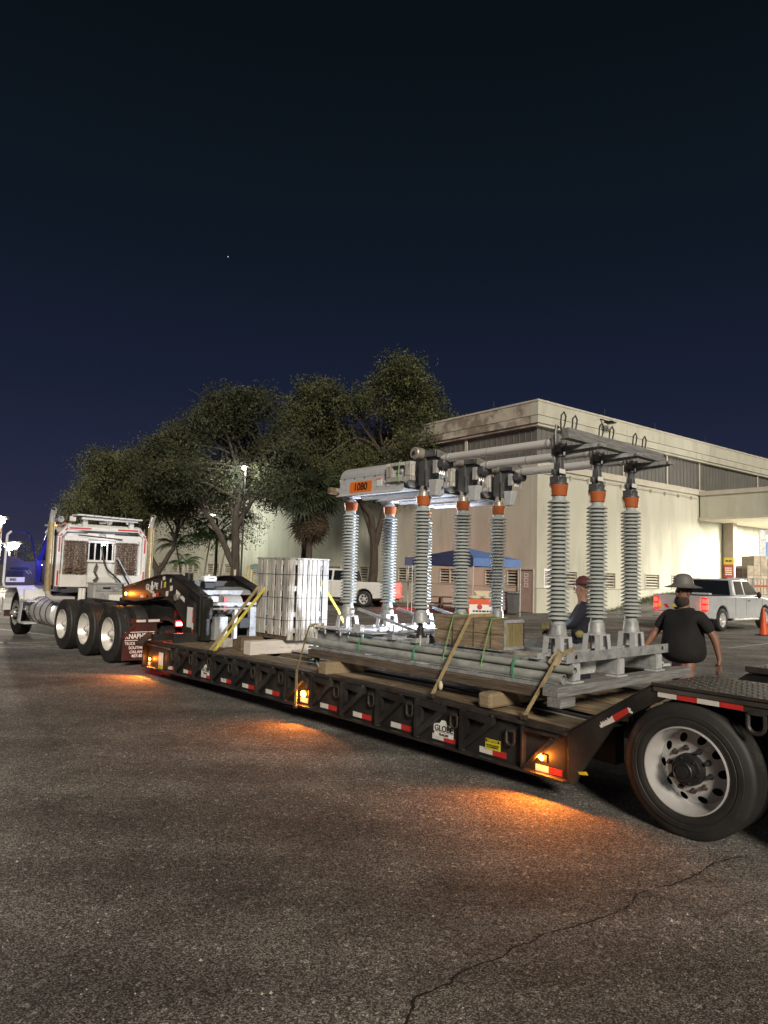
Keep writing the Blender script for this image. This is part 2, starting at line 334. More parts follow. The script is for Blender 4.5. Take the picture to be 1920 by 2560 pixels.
def tag(o, label=None, cat=None, group=None, kind=None):
    if label: o['label'] = label
    if cat: o['category'] = cat
    if group: o['group'] = group
    if kind: o['kind'] = kind
    return o
def thing(name, label, cat, fr=WW, org=(0, 0, 0), group=None, rz=0.0):
    o = bpy.data.objects.new(name, None); col.objects.link(o); o.empty_display_size = 0.2
    o.matrix_world = fr.M @ Matrix.Translation(Vector(org)) @ Matrix.Rotation(rz, 4, 'Z')
    o['org'] = list(org)
    return tag(o, label, cat, group)
def solo(mb, name, m, label, cat, fr=WW, org=(0, 0, 0), group=None, kind=None, smooth=35, bevel=0.0):
    me = mb.mesh(name, M[m] if isinstance(m, str) else m, org)
    if smooth:
        for p in me.polygons: p.use_smooth = True
        me.set_sharp_from_angle(angle=rad(smooth))
    o = bpy.data.objects.new(name, me); col.objects.link(o); o.matrix_world = fr.M @ Matrix.Translation(Vector(org))
    if bevel:
        b = o.modifiers.new('bevel', 'BEVEL'); b.width = bevel; b.segments = 2; b.limit_method = 'ANGLE'; b.angle_limit = rad(40)
    return tag(o, label, cat, group, kind)
KIDS = {}
def dup(o, parent=None, delta=None, matrix=None):
    c = o.copy(); col.objects.link(c)
    if parent is not None: c.parent = parent
    for ch in [k for k in bpy.data.objects if k.parent == o]: dup(ch, c)
    if matrix is not None: c.matrix_world = matrix
    if delta is not None: c.location = Vector(c.location)+Vector(delta)
    return c
ORI = {'side': Matrix(((0, 0, -1), (-1, 0, 0), (0, 1, 0))), 'rear': Matrix(((1, 0, 0), (0, 0, -1), (0, 1, 0))), 'up': Matrix.Identity(3)}
def text(s, size, m, parent, pos, ori='side', name='lettering', sx=1.0, bold=0.0, R=None, fr=None):
    cu = bpy.data.curves.new('t', 'FONT'); cu.body = s; cu.size = size; cu.extrude = 0.0012; cu.offset = bold
    cu.align_x = 'CENTER'; cu.align_y = 'CENTER'
    t = bpy.data.objects.new('t', cu); col.objects.link(t)
    dg = bpy.context.evaluated_depsgraph_get(); me = bpy.data.meshes.new_from_object(t.evaluated_get(dg))
    bpy.data.objects.remove(t); bpy.data.curves.remove(cu)
    me.name = name; me.materials.clear(); me.materials.append(M[m])
    R = (R or ORI[ori]).to_4x4(); org = Vector(parent['org']) if parent is not None and 'org' in parent else Vector((0, 0, 0))
    me.transform(Matrix.Translation(Vector(pos)-org) @ R @ Matrix.Diagonal((sx, 1, 1, 1)))
    o = bpy.data.objects.new(name, me); col.objects.link(o)
    o.parent = parent; return o
def scribble(par, m_, pos, w_, h_, ori='side', rows=1, name='faint_lettering'):   # writing too small to read in the photograph: broken dark rows
    k_ = random.Random(int(w_*1000)+rows)
    for r_ in range(rows):
        z = pos[2]+(rows-1)*h_*.9-r_*h_*1.8; u = -w_/2; mm = MB()
        while u < w_/2-h_*.5:
            l_ = k_.uniform(.6, 2.4)*h_; e = min(w_/2, u+l_)
            if ori == 'side': mm.bx(pos[0]-.001, pos[0]+.001, pos[1]+u, pos[1]+e, z-h_/2, z+h_/2)
            else: mm.bx(pos[0]+u, pos[0]+e, pos[1]-.001, pos[1]+.001, z-h_/2, z+h_/2)
            u = e+h_*.35
        mm.build(name, m_, par, smooth=0)
def lamp(kind, name, pos, color, power, parent=None, fr=WW, radius=0.03, spot=None, aim=None):
    d = bpy.data.lights.new(name, kind); o = bpy.data.objects.new(name, d); col.objects.link(o)
    d.color = color; d.energy = power
    if kind != 'AREA': d.shadow_soft_size = radius
    else: d.size = radius
    if spot: d.spot_size = rad(spot); d.spot_blend = 0.5
    mw = fr.M @ Matrix.Translation(Vector(pos))
    if aim is not None:
        p = fr.M @ Vector(pos); q = fr.M @ Vector(aim)
        mw = Matrix.Translation(p) @ (q-p).to_track_quat('-Z', 'Y').to_matrix().to_4x4()
    o.matrix_world = mw
    return o

# ================================================================== GROUND
g = MB(); g.add([(-300, -60, 0), (300, -60, 0), (300, 400, 0), (-300, 400, 0)], [(0, 1, 2, 3)])
solo(g, 'ground', 'asphalt', 'dark worn asphalt lot with pale aggregate and oil stains', 'ground', kind='structure')
# the crack across the foreground
cpx = [(0.164, 1.94), (0.158, 2.07)]
crk = [(0.14, 2.75), (0.151, 2.994), (0.173, 3.098), (0.197, 3.179), (0.258, 3.212), (0.355, 3.289), (0.394, 3.363), (0.51, 3.441), (0.629, 3.511), (0.689, 3.597), (0.791, 3.656), (0.867, 3.738), (0.932, 3.765), (1.054, 3.824), (1.156, 3.886), (1.31, 3.983), (1.444, 4.098), (1.506, 4.215), (1.663, 4.314), (1.76, 4.351), (1.893, 4.439), (2.003, 4.528), (2.111, 4.639), (2.174, 4.696), (2.327, 4.78), (2.441, 4.826)]
def crack(pts, wid):
    P = []
    for a, b in zip(pts[:-1], pts[1:]):
        for k in range(5):
            t = k/5; P.append(Vector((a[0]+(b[0]-a[0])*t+random.uniform(-1, 1)*0.006, a[1]+(b[1]-a[1])*t+random.uniform(-1, 1)*0.006, 0.003)))
    m = MB(); v = []
    for i, p in enumerate(P):
        d = (P[min(i+1, len(P)-1)]-P[max(i-1, 0)]).normalized(); n_ = Vector((-d.y, d.x, 0)); ww = wid*random.uniform(0.35, 1.25)
        v += [p+n_*ww, p-n_*ww*random.uniform(0.3, 1)]
    m.add(v, [(2*i, 2*i+1, 2*i+3, 2*i+2) for i in range(len(P)-1)]); return m
solo(crack(crk, 0.0085), 'pavement_crack', 'crack_fill', 'long jagged crack running through the asphalt in the foreground', 'crack', kind='structure', smooth=0)
gr_ = MB()
for k in range(1400):
    x = random.uniform(-3.5, 3.5); y = random.uniform(1.8, 9)**1.0; s_ = random.uniform(.0015, .0045)*(2.2 if random.random() < .04 else 1)
    if x > 1.5+(y-4)*-.2 and y > 4.2: continue
    gr_.add([(x-s_, y, 0), (x+s_*.6, y-s_, 0), (x+s_, y+s_*.8, 0), (x, y+.2*s_, s_*1.3)], [(0, 1, 3), (1, 2, 3), (2, 0, 3)])
solo(gr_, 'loose_grit', 'trim_stone', 'loose pale grit scattered over the foreground asphalt', 'grit', kind='stuff', smooth=0)
def line(name, a, b, wd, label):
    a = Vector((*a, 0.004)); b = Vector((*b, 0.004)); d = (b-a).normalized(); n_ = Vector((-d.y, d.x, 0))*wd/2
    m = MB(); m.add([a+n_, a-n_, b-n_, b+n_], [(0, 1, 2, 3)]); solo(m, name, 'paint_line', label, 'marking', kind='structure', smooth=0)
line('parking_line', (-9.6, 15.2), (-6.2, 16.95), 0.09, 'faded parking line on the left, nearer the rear wheels')
line('parking_line', (-9.4, 14.0), (-6.6, 15.75), 0.09, 'faded parking line on the left, nearest the camera')
line('parking_line', (-10.5, 16.6), (-6.3, 15.2), 0.08, 'faded parking line crossing the other two beside the wheels')
line('parking_line', (-12.0, 20.2), (-7.2, 17.1), 0.09, 'faded parking line running under the tractor')
line('parking_line', (11.8, 17.2), (17.5, 22.0), 0.10, 'faint painted line across the lot on the right')
line('parking_line', (9.5, 19.5), (15.0, 24.3), 0.10, 'faint painted line near the pickup rear wheel')

# ================================================================== WAREHOUSE (frame WL: X = along right wall, Y = along left wall)
bd = thing('warehouse', 'cream concrete warehouse with louvred base, dark ribbed clerestory and tall parapet', 'building', WL)
LOUL = [(0.95, 1.95), (2.45, 3.5), (5.35, 7.05), (9.2, 10.8), (11.05, 12.2), (12.95, 14.8), (17.0, 18.6), (19.9, 21.8), (24.1, 26.4), (28.1, 30.3), (32.6, 35.1), (36.2, 38.8), (40.8, 43.4), (44.5, 47.2), (48.9, 51.4), (53.0, 55.5)]
LOUR = [(1.75, 3.25), (5.15, 6.62), (9.5, 11.0), (12.3, 14.4)]
Z1, Z2 = 1.22, 2.13
def wallrun(splits, lou, side, mname):
    def B(m, a0, a1, z0, z1, d0=0.0, d1=0.3):
        if side == 'L': m.bx(d0, d1, a0, a1, z0, z1)
        else: m.bx(a0, a1, d0, d1, z0, z1)
    for a0, a1 in zip(splits[:-1], splits[1:]):
        a0 += 0.012; a1 -= 0.012
        m = MB(); B(m, a0, a1, -0.3, Z1-0.02, -0.012, 0.3); m.build('base_panel', mname, bd, smooth=0)
        m = MB(); B(m, a0, a1, Z2, 7.2)
        ls = [l for l in lou if l[0] >= a0-0.01 and l[1] <= a1+0.01]; c = a0
        for l0, l1 in ls: B(m, c, l0, Z1, Z2); c = l1
        B(m, c, a1, Z1, Z2)
        m.build('wall_panel', mname, bd, smooth=0)
    for l0, l1 in lou:
        m = MB(); t = 0.06
        B(m, l0, l1, Z1, Z1+t, -0.03, 0.2); B(m, l0, l1, Z2-t, Z2, -0.03, 0.2); B(m, l0, l0+t, Z1+t, Z2-t, -0.03, 0.2); B(m, l1-t, l1, Z1+t, Z2-t, -0.03, 0.2)
        if l1-l0 > 1.5: B(m, (l0+l1)/2-0.04, (l0+l1)/2+0.04, Z1+t, Z2-t, -0.02, 0.2)
        lv = m.build('louvre', 'louvre', bd, smooth=0)
        m = MB(); B(m, l0+t, l1-t, Z1+t, Z2-t, 0.22, 0.3); m.build('louvre_back', 'void_dark', bd, smooth=0)
        for k in range(5):
            z = Z1+t+0.08+k*0.16; m = MB()
            q = [(0.0, z-0.045), (0.012, z-0.05), (0.12, z+0.035), (0.11, z+0.045)]
            if side == 'L': m.py([(a, b) for a, b in q], l0+t, l1-t)
            else: m.px([(a, b) for a, b in q], l0+t, l1-t)
            m.build('slat', 'louvre', lv, smooth=0)
for b_ in bpy.data.objects: pass
def _childorg(o): o['org'] = [0, 0, 0]
wallrun([0.3, 4.3, 8.4, 12.5, 16.6, 22.6, 27.3, 31.4, 35.5, 39.6, 44.0, 48.2, 52.3, 56.4, 61], LOUL, 'L', 'concrete_wall')
wallrun([0.0, 7.62, 15.4, 22.9, 30.4, 45], LOUR, 'R', 'concrete_wall')
m = MB(); m.bx(0.0, 0.30, 0.302, 0.31, 0, 1); 
# caps, clerestory, parapet
m = MB(); m.bx(-0.10, 0.35, 0.36, 61, 7.2, 7.42); m.bx(-0.10, 45, -0.10, 0.352, 7.2, 7.42); m.build('wall_cap', 'trim_stone', bd, smooth=0)
m = MB(); m.bx(-0.04, 0.33, 0.34, 61, 7.42, 7.55); m.bx(-0.04, 45, -0.04, 0.332, 7.42, 7.55); m.build('wall_cap', 'trim_stone', bd, smooth=0)
m = MB(); m.bx(0.25, 0.5, 0.52, 61, 7.55, 9.36); m.bx(0.25, 45, 0.25, 0.51, 7.55, 9.36); m.build('clerestory_band', 'clerestory', bd, smooth=0)
m = MB()
for k in range(150): m.bx(0.225, 0.248, 0.6+k*0.4, 0.66+k*0.4, 7.55, 9.36)
for k in range(110): m.bx(0.6+k*0.4, 0.66+k*0.4, 0.225, 0.248, 7.55, 9.36)
tag(m.build('clerestory_ribs', 'clerestory', bd, smooth=0), kind='stuff')
for x in (7.65, 12.2, 16.0, 24):
    m = MB(); m.bx(x-0.06, x+0.06, 0.15, 0.198, 7.55, 9.36); m.build('clerestory_post', 'trim_stone', bd, smooth=0)
m = MB(); m.bx(0.15, 0.2, 5.15, 5.35, 7.55, 9.36); m.build('clerestory_post', 'trim_stone', bd, smooth=0)
for z0, z1, d in ((9.36, 9.50, 0.02), (9.50, 9.87, -0.06), (9.90, 10.58, -0.06)):
    seg = [0.0, 8.2, 16.4, 24.6, 32.8, 41, 61]; sgr = [0.0, 7.62, 15.3, 22.9, 30.5, 45]
    for a0, a1 in zip(seg[:-1], seg[1:]):
        m = MB(); m.bx(d, 0.4, a0+(0.41 if a0 == 0 else 0.01), a1-0.01, z0, z1); m.build('parapet_panel', 'concrete_stained', bd, smooth=0)
    for a0, a1 in zip(sgr[:-1], sgr[1:]):
        m = MB(); m.bx(a0+(d if a0 == 0 else 0.01), a1-0.01, d, 0.4, z0, z1); m.build('parapet_panel', 'concrete_wall', bd, smooth=0)
m = MB(); m.bx(-0.09, 0.45, 0.46, 61, 10.58, 10.68); m.bx(-0.09, 45, -0.09, 0.455, 10.58, 10.68); m.build('coping', 'trim_stone', bd, smooth=0)
m = MB(); m.bx(0.46, 44.9, 0.47, 60.9, 9.7, 9.9); m.build('roof', 'void_dark', bd, smooth=0)
for x, y in ((-0.02, 3.0), (5.6, -0.02), (10.6, -0.02), (16.5, -0.02), (22, -0.02)):
    m = MB(); m.tube([(x+0.1, y+0.1, 10.68), (x+0.1, y+0.1, 11.12)], 0.014, 6); m.build('lightning_rod', 'steel_dark', bd)
m = MB(); m.tube([(0.5, -0.14, 7.02), (15.3, -0.14, 7.02)], 0.022, 6); 
for k in range(10): m.bx(1.0+k*1.5, 1.06+k*1.5, -0.16, 0.0, 6.85, 7.06)
m.build('conduit', 'trim_stone', bd)
# dock canopy
cp = thing('dock_canopy', 'deep cream canopy box over the loading dock at the right edge', 'canopy', WL)
m = MB(); m.bx(15.5, 34, -24, -0.11, 5.75, 7.15); m.build('fascia', 'concrete_wall', cp, smooth=0, bevel=0.02)
m = MB(); m.bx(15.42, 34.1, -24.1, -0.112, 7.15, 7.42); m.build('coping', 'trim_stone', cp, smooth=0)
m = MB(); m.bx(15.38, 34.1, -24.1, -0.112, 5.60, 5.75); m.build('drip_edge', 'trim_stone', cp, smooth=0)
for y in (-3.5, -9, -15):
    for x in (20, 27):
        m = MB(); m.bx(x-0.6, x+0.6, y-0.15, y+0.15, 5.52, 5.6); m.build('ceiling_light', 'lamp_dock', cp, smooth=0)
        l = lamp('AREA', 'dock_light', (x, y, 5.5), (1.0, 0.94, 0.78), 1000, fr=WL, radius=1.2, aim=(x, y, 0))
m = MB(); m.bx(15.6, 15.9, -23.6, -23.3, 0, 5.6); m.build('post', 'concrete_wall', cp)
# pilaster column with signs
pl = thing('dock_column', 'square cream column below the canopy carrying a yellow and red sign', 'column', WL, (18.7, -0.5, 0))
m = MB(); m.bx(18.45, 18.95, -0.75, -0.1, 0, 5.6); m.build('shaft', 'door_paint', pl)
m = MB(); m.bx(18.43, 18.97, -0.80, -0.752, 2.15, 3.35); m.build('sign_board', 'label_white', pl, smooth=0)
m = MB(); m.bx(18.40, 18.448, -0.74, -0.12, 2.05, 2.92); m.build('sign_board', 'red_sign', pl, smooth=0)
m = MB(); m.bx(18.40, 18.448, -0.74, -0.12, 2.922, 3.36); m.build('sign_board', 'yellow_paint', pl, smooth=0)
m = MB(); m.bx(18.43, 18.97, -0.82, -0.802, 3.0, 3.36); m.build('sign_board', 'yellow_paint', pl, smooth=0)
RL = Matrix(((0, 0, -1), (-1, 0, 0), (0, 1, 0)))
scribble(pl, 'ink_black', (18.395, -0.43, 3.14), .46, .10)
scribble(pl, 'ink_white', (18.395, -0.43, 2.48), .44, .075, rows=4)
m = MB(); m.tube([(19.6, -0.2, 5.6), (19.6, -0.2, 3.95)], 0.03, 6)
solo(m, 'downpipe', 'steel_dark', 'thin dark pipe hanging down the dock wall right of the signed column', 'pipe', WL)
wp = thing('wall_pack_light', 'lit lamp mounted on the canopy fascia flooding the right wall', 'wall lamp', WL, (15.3, -12, 6.6))
m = MB(); m.bx(15.1, 15.49, -12.3, -11.7, 6.45, 6.8); m.build('housing', 'black_plain', wp, bevel=.02)
m = MB(); m.bx(15.07, 15.099, -12.25, -11.75, 6.5, 6.75); m.build('lens', 'lamp_dock', wp, smooth=0)
lamp('SPOT', 'wall_pack_lamp', (14.95, -12, 6.6), (1.0, 0.95, 0.83), 620, fr=WL, radius=0.15, spot=140, aim=(6, 0, 3.0))
# parapet floodlight fixture
fl = thing('wall_floodlight', 'unlit flat floodlight on a short arm on the right parapet', 'floodlight', WL, (5.3, -0.1, 10.2))
m = MB(); m.bar((5.1, -0.06, 10.45), (5.25, -0.45, 10.28), 0.07); m.build('arm', 'black_plain', fl)
m = MB(); m.bar((5.0, -0.5, 10.15), (5.65, -0.55, 10.30), 0.34, 0.07, up=(0, -0.5, 1)); m.build('head', 'black_plain', fl)
m = MB(); m.bar((5.06, -0.53, 10.125), (5.6, -0.58, 10.26), 0.24, 0.03, up=(0, -0.5, 1)); m.build('lens', 'label_white', fl)
# side door in the left wall near the corner and its notices
dr = thing('service_door', 'pale steel door with paper notices beside the warehouse corner', 'door', WL, (-0.02, 0.5, 0))
m = MB(); m.bx(-0.07, -0.014, 0.16, 1.06, 0.02, 2.05); m.build('leaf', 'door_paint', dr, smooth=0)
m = MB(); m.bx(-0.10, -0.02, 0.10, 0.155, 0.0, 2.12); m.bx(-0.10, -0.02, 1.065, 1.12, 0, 2.12); m.bx(-0.10, -0.02, 0.10, 1.12, 2.121, 2.18); m.build('frame', 'trim_stone', dr, smooth=0)
for z in (1.25, 1.5, 1.75):
    m = MB(); m.bx(-0.074, -0.071, 0.45, 0.72, z, z+0.19); m.build('notice', 'label_white', dr, smooth=0)
    scribble(dr, 'ink_black', (-0.0765, 0.585, z+0.10), .2, .025, rows=3)
m = MB(); m.tube([(-0.12, 0.9, 1.0), (-0.12, 0.9, 1.1)], 0.02, 6); m.build('handle', 'galv', dr)
s_ = MB(); s_.bx(0.55, 1.35, -0.02, -0.005, 1.24, 2.2); nb = thing('wall_notice', 'tall white notice board just right of the warehouse corner', 'notice', WL, (0.95, -0.01, 1.7))
s_.build('board', 'label_white', nb, smooth=0)
scribble(nb, 'ink_black', (0.95, -0.024, 1.72), .66, .045, 'rear', rows=9)
# dock side: embankment
em_ = MB(); NX, NY = 24, 12
def eh(x, y):   # x along right wall, y<0 outwards
    a = min(1, max(0, (x-5.0)/7.0)); f = max(0, 1+y/7.5); f = f*f*(3-2*f); a = a*a*(3-2*a); b = 1-min(1, max(0, (x-13)/5)); return 0.95*a*f*(b*b*(3-2*b))
v = [(4.5+14.5*i/NX, -0.02-7.7*j/NY, eh(4.5+14.5*i/NX, -0.02-7.7*j/NY)+0.005) for j in range(NY+1) for i in range(NX+1)]
em_.add(v, [(j*(NX+1)+i, j*(NX+1)+i+1, (j+1)*(NX+1)+i+1, (j+1)*(NX+1)+i) for j in range(NY) for i in range(NX)])
solo(em_, 'embankment', 'asphalt', 'low paved bank sloping up against the right wall', 'embankment', WL, kind='structure')
gm = MB()
for k in range(1500):
    x = random.uniform(5.5, 15); y = -abs(random.gauss(0, 0.35))-0.05
    if random.random() < 0.35: x = random.choice((7.4, 10.6, 12.3, 9.1))+random.gauss(0, 0.35)
    z = eh(x, y); h = random.uniform(0.06, 0.26); a = random.uniform(0, PI); dx, dy = math.cos(a)*0.02, math.sin(a)*0.02
    lx, ly = random.uniform(-.08, .08), random.uniform(-.08, .08)
    gm.add([(x-dx, y-dy, z), (x+dx, y+dy, z), (x+lx, y+ly, z+h)], [(0, 1, 2)])
solo(gm, 'grass', 'grass', 'tufts of weeds along the foot of the right wall', 'grass', WL, kind='stuff', smooth=0)
gm = MB()
for k in range(2600):
    y = random.uniform(8, 60); x = -0.2-random.random()*3.2; h = random.uniform(0.05, 0.22); a = random.uniform(0, PI); dx, dy = math.cos(a)*0.03, math.sin(a)*0.03
    gm.add([(x-dx, y-dy, 0), (x+dx, y+dy, 0), (x+random.uniform(-.08, .08), y, h)], [(0, 1, 2)])
solo(gm, 'ground_cover', 'grass', 'low planting along the foot of the left wall', 'plants', WL, kind='stuff', smooth=0)

# ================================================================== TREES
ORG = [np.zeros(3)]
def leafmesh(blobs, n, size, seed):
    r = np.random.default_rng(seed); wts = np.array([b[3]*b[4]*b[5] for b in blobs])**0.8; wts /= wts.sum()
    nc = n//26; bi = r.choice(len(blobs), nc, p=wts); B = np.array(blobs)[bi]
    d = r.normal(size=(nc, 3)); d /= np.linalg.norm(d, axis=1)[:, None]; rr = r.uniform(0.25, 1.0, (nc, 1))**0.42
    cc = B[:, :3]+d*rr*B[:, 3:6]*(1+0.09*np.clip(r.normal(size=(nc, 1)), -2, 1.5))
    idx = np.repeat(np.arange(nc), 26); cs = r.uniform(0.25, 0.75, nc)[idx][:, None]
    p = cc[idx]+np.clip(r.normal(size=(len(idx), 3)), -1.5, 1.5)*cs*np.array([0.62, 0.62, 0.48])
    di = np.linalg.norm(p+ORG[0]-np.array([-7.62, 37.4, 7.15]), axis=1)   # leaves cleared round the lamp so it shows and none catch harsh light
    p = p[di > 1.25]
    cs = cs[:len(p)]
    u = r.normal(size=p.shape); u[:, 2] -= 0.5; u /= np.linalg.norm(u, axis=1)[:, None]
    v = np.cross(u, r.normal(size=p.shape)); v /= np.linalg.norm(v, axis=1)[:, None]
    L = size*0.92*r.uniform(0.6, 1.4, (len(p), 1)); W = L*0.42
    V = np.stack([p-u*L/2, p+v*W/2, p+u*L/2, p-v*W/2], 1).reshape(-1, 3)
    return V
def quads(V, name, m, parent):
    n = len(V)//4; me = bpy.data.meshes.new(name); me.vertices.add(len(V)); me.vertices.foreach_set('co', V.astype(np.float32).ravel())
    me.loops.add(n*4); me.loops.foreach_set('vertex_index', np.arange(n*4, dtype=np.int32)); me.polygons.add(n)
    me.polygons.foreach_set('loop_start', np.arange(n, dtype=np.int32)*4); me.polygons.foreach_set('loop_total', np.full(n, 4, dtype=np.int32))
    me.update(); me.validate(); me.materials.append(M[m]); o = bpy.data.objects.new(name, me); col.objects.link(o); o.parent = parent; return o
def limb(m, a, b, r0, r1, sag=0.25, twigs=0, depth=1):
    a = Vector(a); b = Vector(b); L = (b-a).length; P = []
    w1 = Vector((random.uniform(-1, 1), random.uniform(-1, 1), 0))*L*0.07
    for k in range(8):
        t = k/7; p = a.lerp(b, t)+w1*math.sin(t*PI)+Vector((0, 0, L*0.10*math.sin(t*PI)*(1 if sag > 0 else -1)))+Vector((random.uniform(-1, 1), random.uniform(-1, 1), random.uniform(-1, 1)))*L*0.012
        P.append(p)
    m.tube(P, [r0+(r1-r0)*k/7 for k in range(8)], 6)
    if depth:
        for k in range(twigs):
            q = P[random.randint(3, 7)]; d = (b-a).normalized()*L*0.22+Vector((random.uniform(-1, 1), random.uniform(-1, 1), random.uniform(-0.5, 0.6)))*L*0.2
            limb(m, q, q+d, r1*0.9, 0.012, twigs=2, depth=depth-1)
def tree(label, pos, stems, blobs, n, leaf, seed, size=0.2, bark='bark', r0=0.28, group=None):
    random.seed(seed); t = thing('tree', label, 'tree', WW, pos, group)
    m = MB(); P0 = Vector(pos)
    m.lathe([(-0.1, r0*1.5), (0.15, r0*1.15), (0.5, r0)], pos, 'z', 12)
    for (pts, ra, rb) in stems:
        pts = [P0+Vector(p) for p in pts]; Q = []
        for i in range(len(pts)-1):
            for k in range(5): Q.append(pts[i].lerp(pts[i+1], k/5)+Vector((random.uniform(-1, 1), random.uniform(-1, 1), 0))*0.03)
        Q.append(pts[-1]); m.tube(Q, [ra+(rb-ra)*i/(len(Q)-1) for i in range(len(Q))], 9)
        for bl in random.sample(blobs, min(7, len(blobs))):
            q = Q[random.randint(len(Q)*2//3, len(Q)-1)]; tgt = P0+Vector(bl[:3])
            if (tgt-q).length < 6.5: limb(m, q, tgt+Vector((0, 0, bl[5]*0.1)), rb*0.75, 0.03, twigs=4)
    m.build('trunk', bark, t)
    ORG[0] = np.array(pos); V = leafmesh([(b[0], b[1], b[2], b[3], b[4], b[5]) for b in blobs], n, size, seed)
    quads(V, 'crown', leaf, t); return t
def blobs_from(lst): return lst
R_ = random.Random(3)
def crownset(w0, w1, top, bot, k, dy, seed, bumps):
    r = random.Random(seed); out = []
    for i in range(k):
        x = r.uniform(w0, w1); t = (x-w0)/(w1-w0); tz = bumps(t)
        z = r.uniform(bot, tz-0.7); out.append((x, r.uniform(-dy, dy), z, r.uniform(0.9, 1.6), r.uniform(0.9, 1.5), r.uniform(0.7, 1.15)))
    for i in range(12):
        t = (i+0.5)/12; out.append((w0+(w1-w0)*t, r.uniform(-1, 1), bumps(t)-0.8+r.uniform(-0.35, 0.3), 0.95, 1.0, 0.8))
    return out
def interp(pts):
    def f(t):
        for (a, b), (c, d) in zip(pts[:-1], pts[1:]):
            if t <= c: return b+(d-b)*(t-a)/(c-a)
        return pts[-1][1]
    return f
# big tree left of the warehouse corner (crown spans the middle of the picture)
tree('tall olive-green tree rising behind the disconnect switch, the highest crown', (-0.6, 43.0, 0),
     [([(0, 0, 0.2), (0.1, 0, 3), (-0.2, 0, 5.2), (-2.3, 0, 8.5)], 0.30, 0.14), ([(0.05, 0, 3.2), (0.7, 0, 6), (0.5, 0, 9.5)], 0.22, 0.12), ([(0.1, 0, 3.6), (-0.9, 0.3, 6.2), (-1.2, 0, 10)], 0.18, 0.1)],
     crownset(-5.2, 4.9, 14, 6.6, 44, 2.4, 21, interp([(0, 11.4), (0.08, 13.3), (0.2, 13.5), (0.3, 12.6), (0.42, 12.9), (0.55, 14.4), (0.66, 14.7), (0.78, 13.2), (0.9, 12.6), (1, 10.5)])), 92000, 'leaf_a', 21, 0.17)
tree('broad dark tree with a forked trunk in front of the lit floodlight', (-8.15, 39.2, 0),
     [([(0, 0, 0.2), (0, 0, 2.2), (-0.1, 0, 4.6), (0.2, 0, 7.0)], 0.30, 0.14), ([(0, 0, 1.7), (-0.9, 0, 3.6), (-1.9, 0.2, 5.0), (-3.0, 0.2, 6.3)], 0.19, 0.10), ([(0, 0, 4.0), (0.9, 0, 5.8), (1.5, 0, 7.6)], 0.15, 0.09), ([(-0.1, 0, 4.2), (-0.7, 0, 6.4)], 0.13, 0.08)],
     crownset(-4.6, 3.6, 11, 5.9, 34, 2.2, 33, interp([(0, 8.6), (0.12, 10.0), (0.22, 10.2), (0.4, 11.9), (0.55, 11.5), (0.7, 12.1), (0.85, 10.6), (1, 9.0)])), 78000, 'leaf_b', 33, 0.16)
tree('dark drooping tree filling the gap above the shaggy palm', (-5.1, 45.5, 0),
     [([(0, 0, 0.2), (0.1, 0, 4), (0.1, 0, 8.5)], 0.24, 0.1)],
     crownset(-2.4, 2.8, 12, 6.4, 20, 1.6, 44, interp([(0, 10.0), (0.3, 12.2), (0.6, 12.4), (1, 10.4)])), 46000, 'leaf_b', 44, 0.17)
tree('wide grey-green tree above the tractor cab with an arching bare limb', (-13.0, 41.5, 0),
     [([(0, 0, 0.2), (-0.2, 0, 1.6), (-1.3, 0, 3.4), (-2.6, 0, 5.6)], 0.24, 0.1), ([(-0.1, 0, 1.4), (0.7, 0, 2.8), (0.9, 0.2, 4.4)], 0.17, 0.08), ([(-0.8, 0, 2.6), (-0.9, 0, 4.6), (-0.4, 0, 6.4)], 0.15, 0.07)],
     crownset(-3.6, 2.7, 9, 5.0, 26, 2.2, 55, interp([(0, 7.9), (0.3, 8.6), (0.45, 8.2), (0.7, 9.8), (0.85, 9.0), (1, 7.8)])), 62000, 'leaf_a', 55, 0.15)
tree('pale leaning-trunk tree at the far left end of the row', (-18.8, 45.5, 0),
     [([(0, 0, 0.2), (0.5, 0, 2), (1.2, 0, 4.8)], 0.22, 0.1), ([(0.3, 0, 1.5), (-0.8, 0, 3.5), (-1.4, 0, 5.2)], 0.15, 0.08)],
     crownset(-1.2, 4.6, 8, 4.3, 16, 1.8, 66, interp([(0, 6.2), (0.15, 7.9), (0.4, 7.4), (0.7, 8.8), (1, 8.4)])), 34000, 'leaf_a', 66, 0.16)
tree('low bushy tree in the dark behind the tractor door', (-26.5, 58, 0), [([(0, 0, 0.2), (0, 0, 2.4)], 0.18, 0.1)],
     crownset(-1.5, 3.5, 6, 2.0, 10, 1.2, 77, interp([(0, 3.2), (0.5, 4.0), (1, 3.8)])), 6000, 'leaf_b', 77, 0.18)
tree('young bright leafed tree lit by the floodlight above the feather palms', (-11.0, 46.5, 0), [([(0, 0, 0.2), (0.1, 0, 3.2), (0, 0, 5)], 0.12, 0.06)],
     crownset(-2.1, 2.3, 6.5, 3.6, 14, 1.2, 88, interp([(0, 5.4), (0.5, 6.8), (1, 5.8)])), 9000, 'leaf_palm', 88, 0.15)
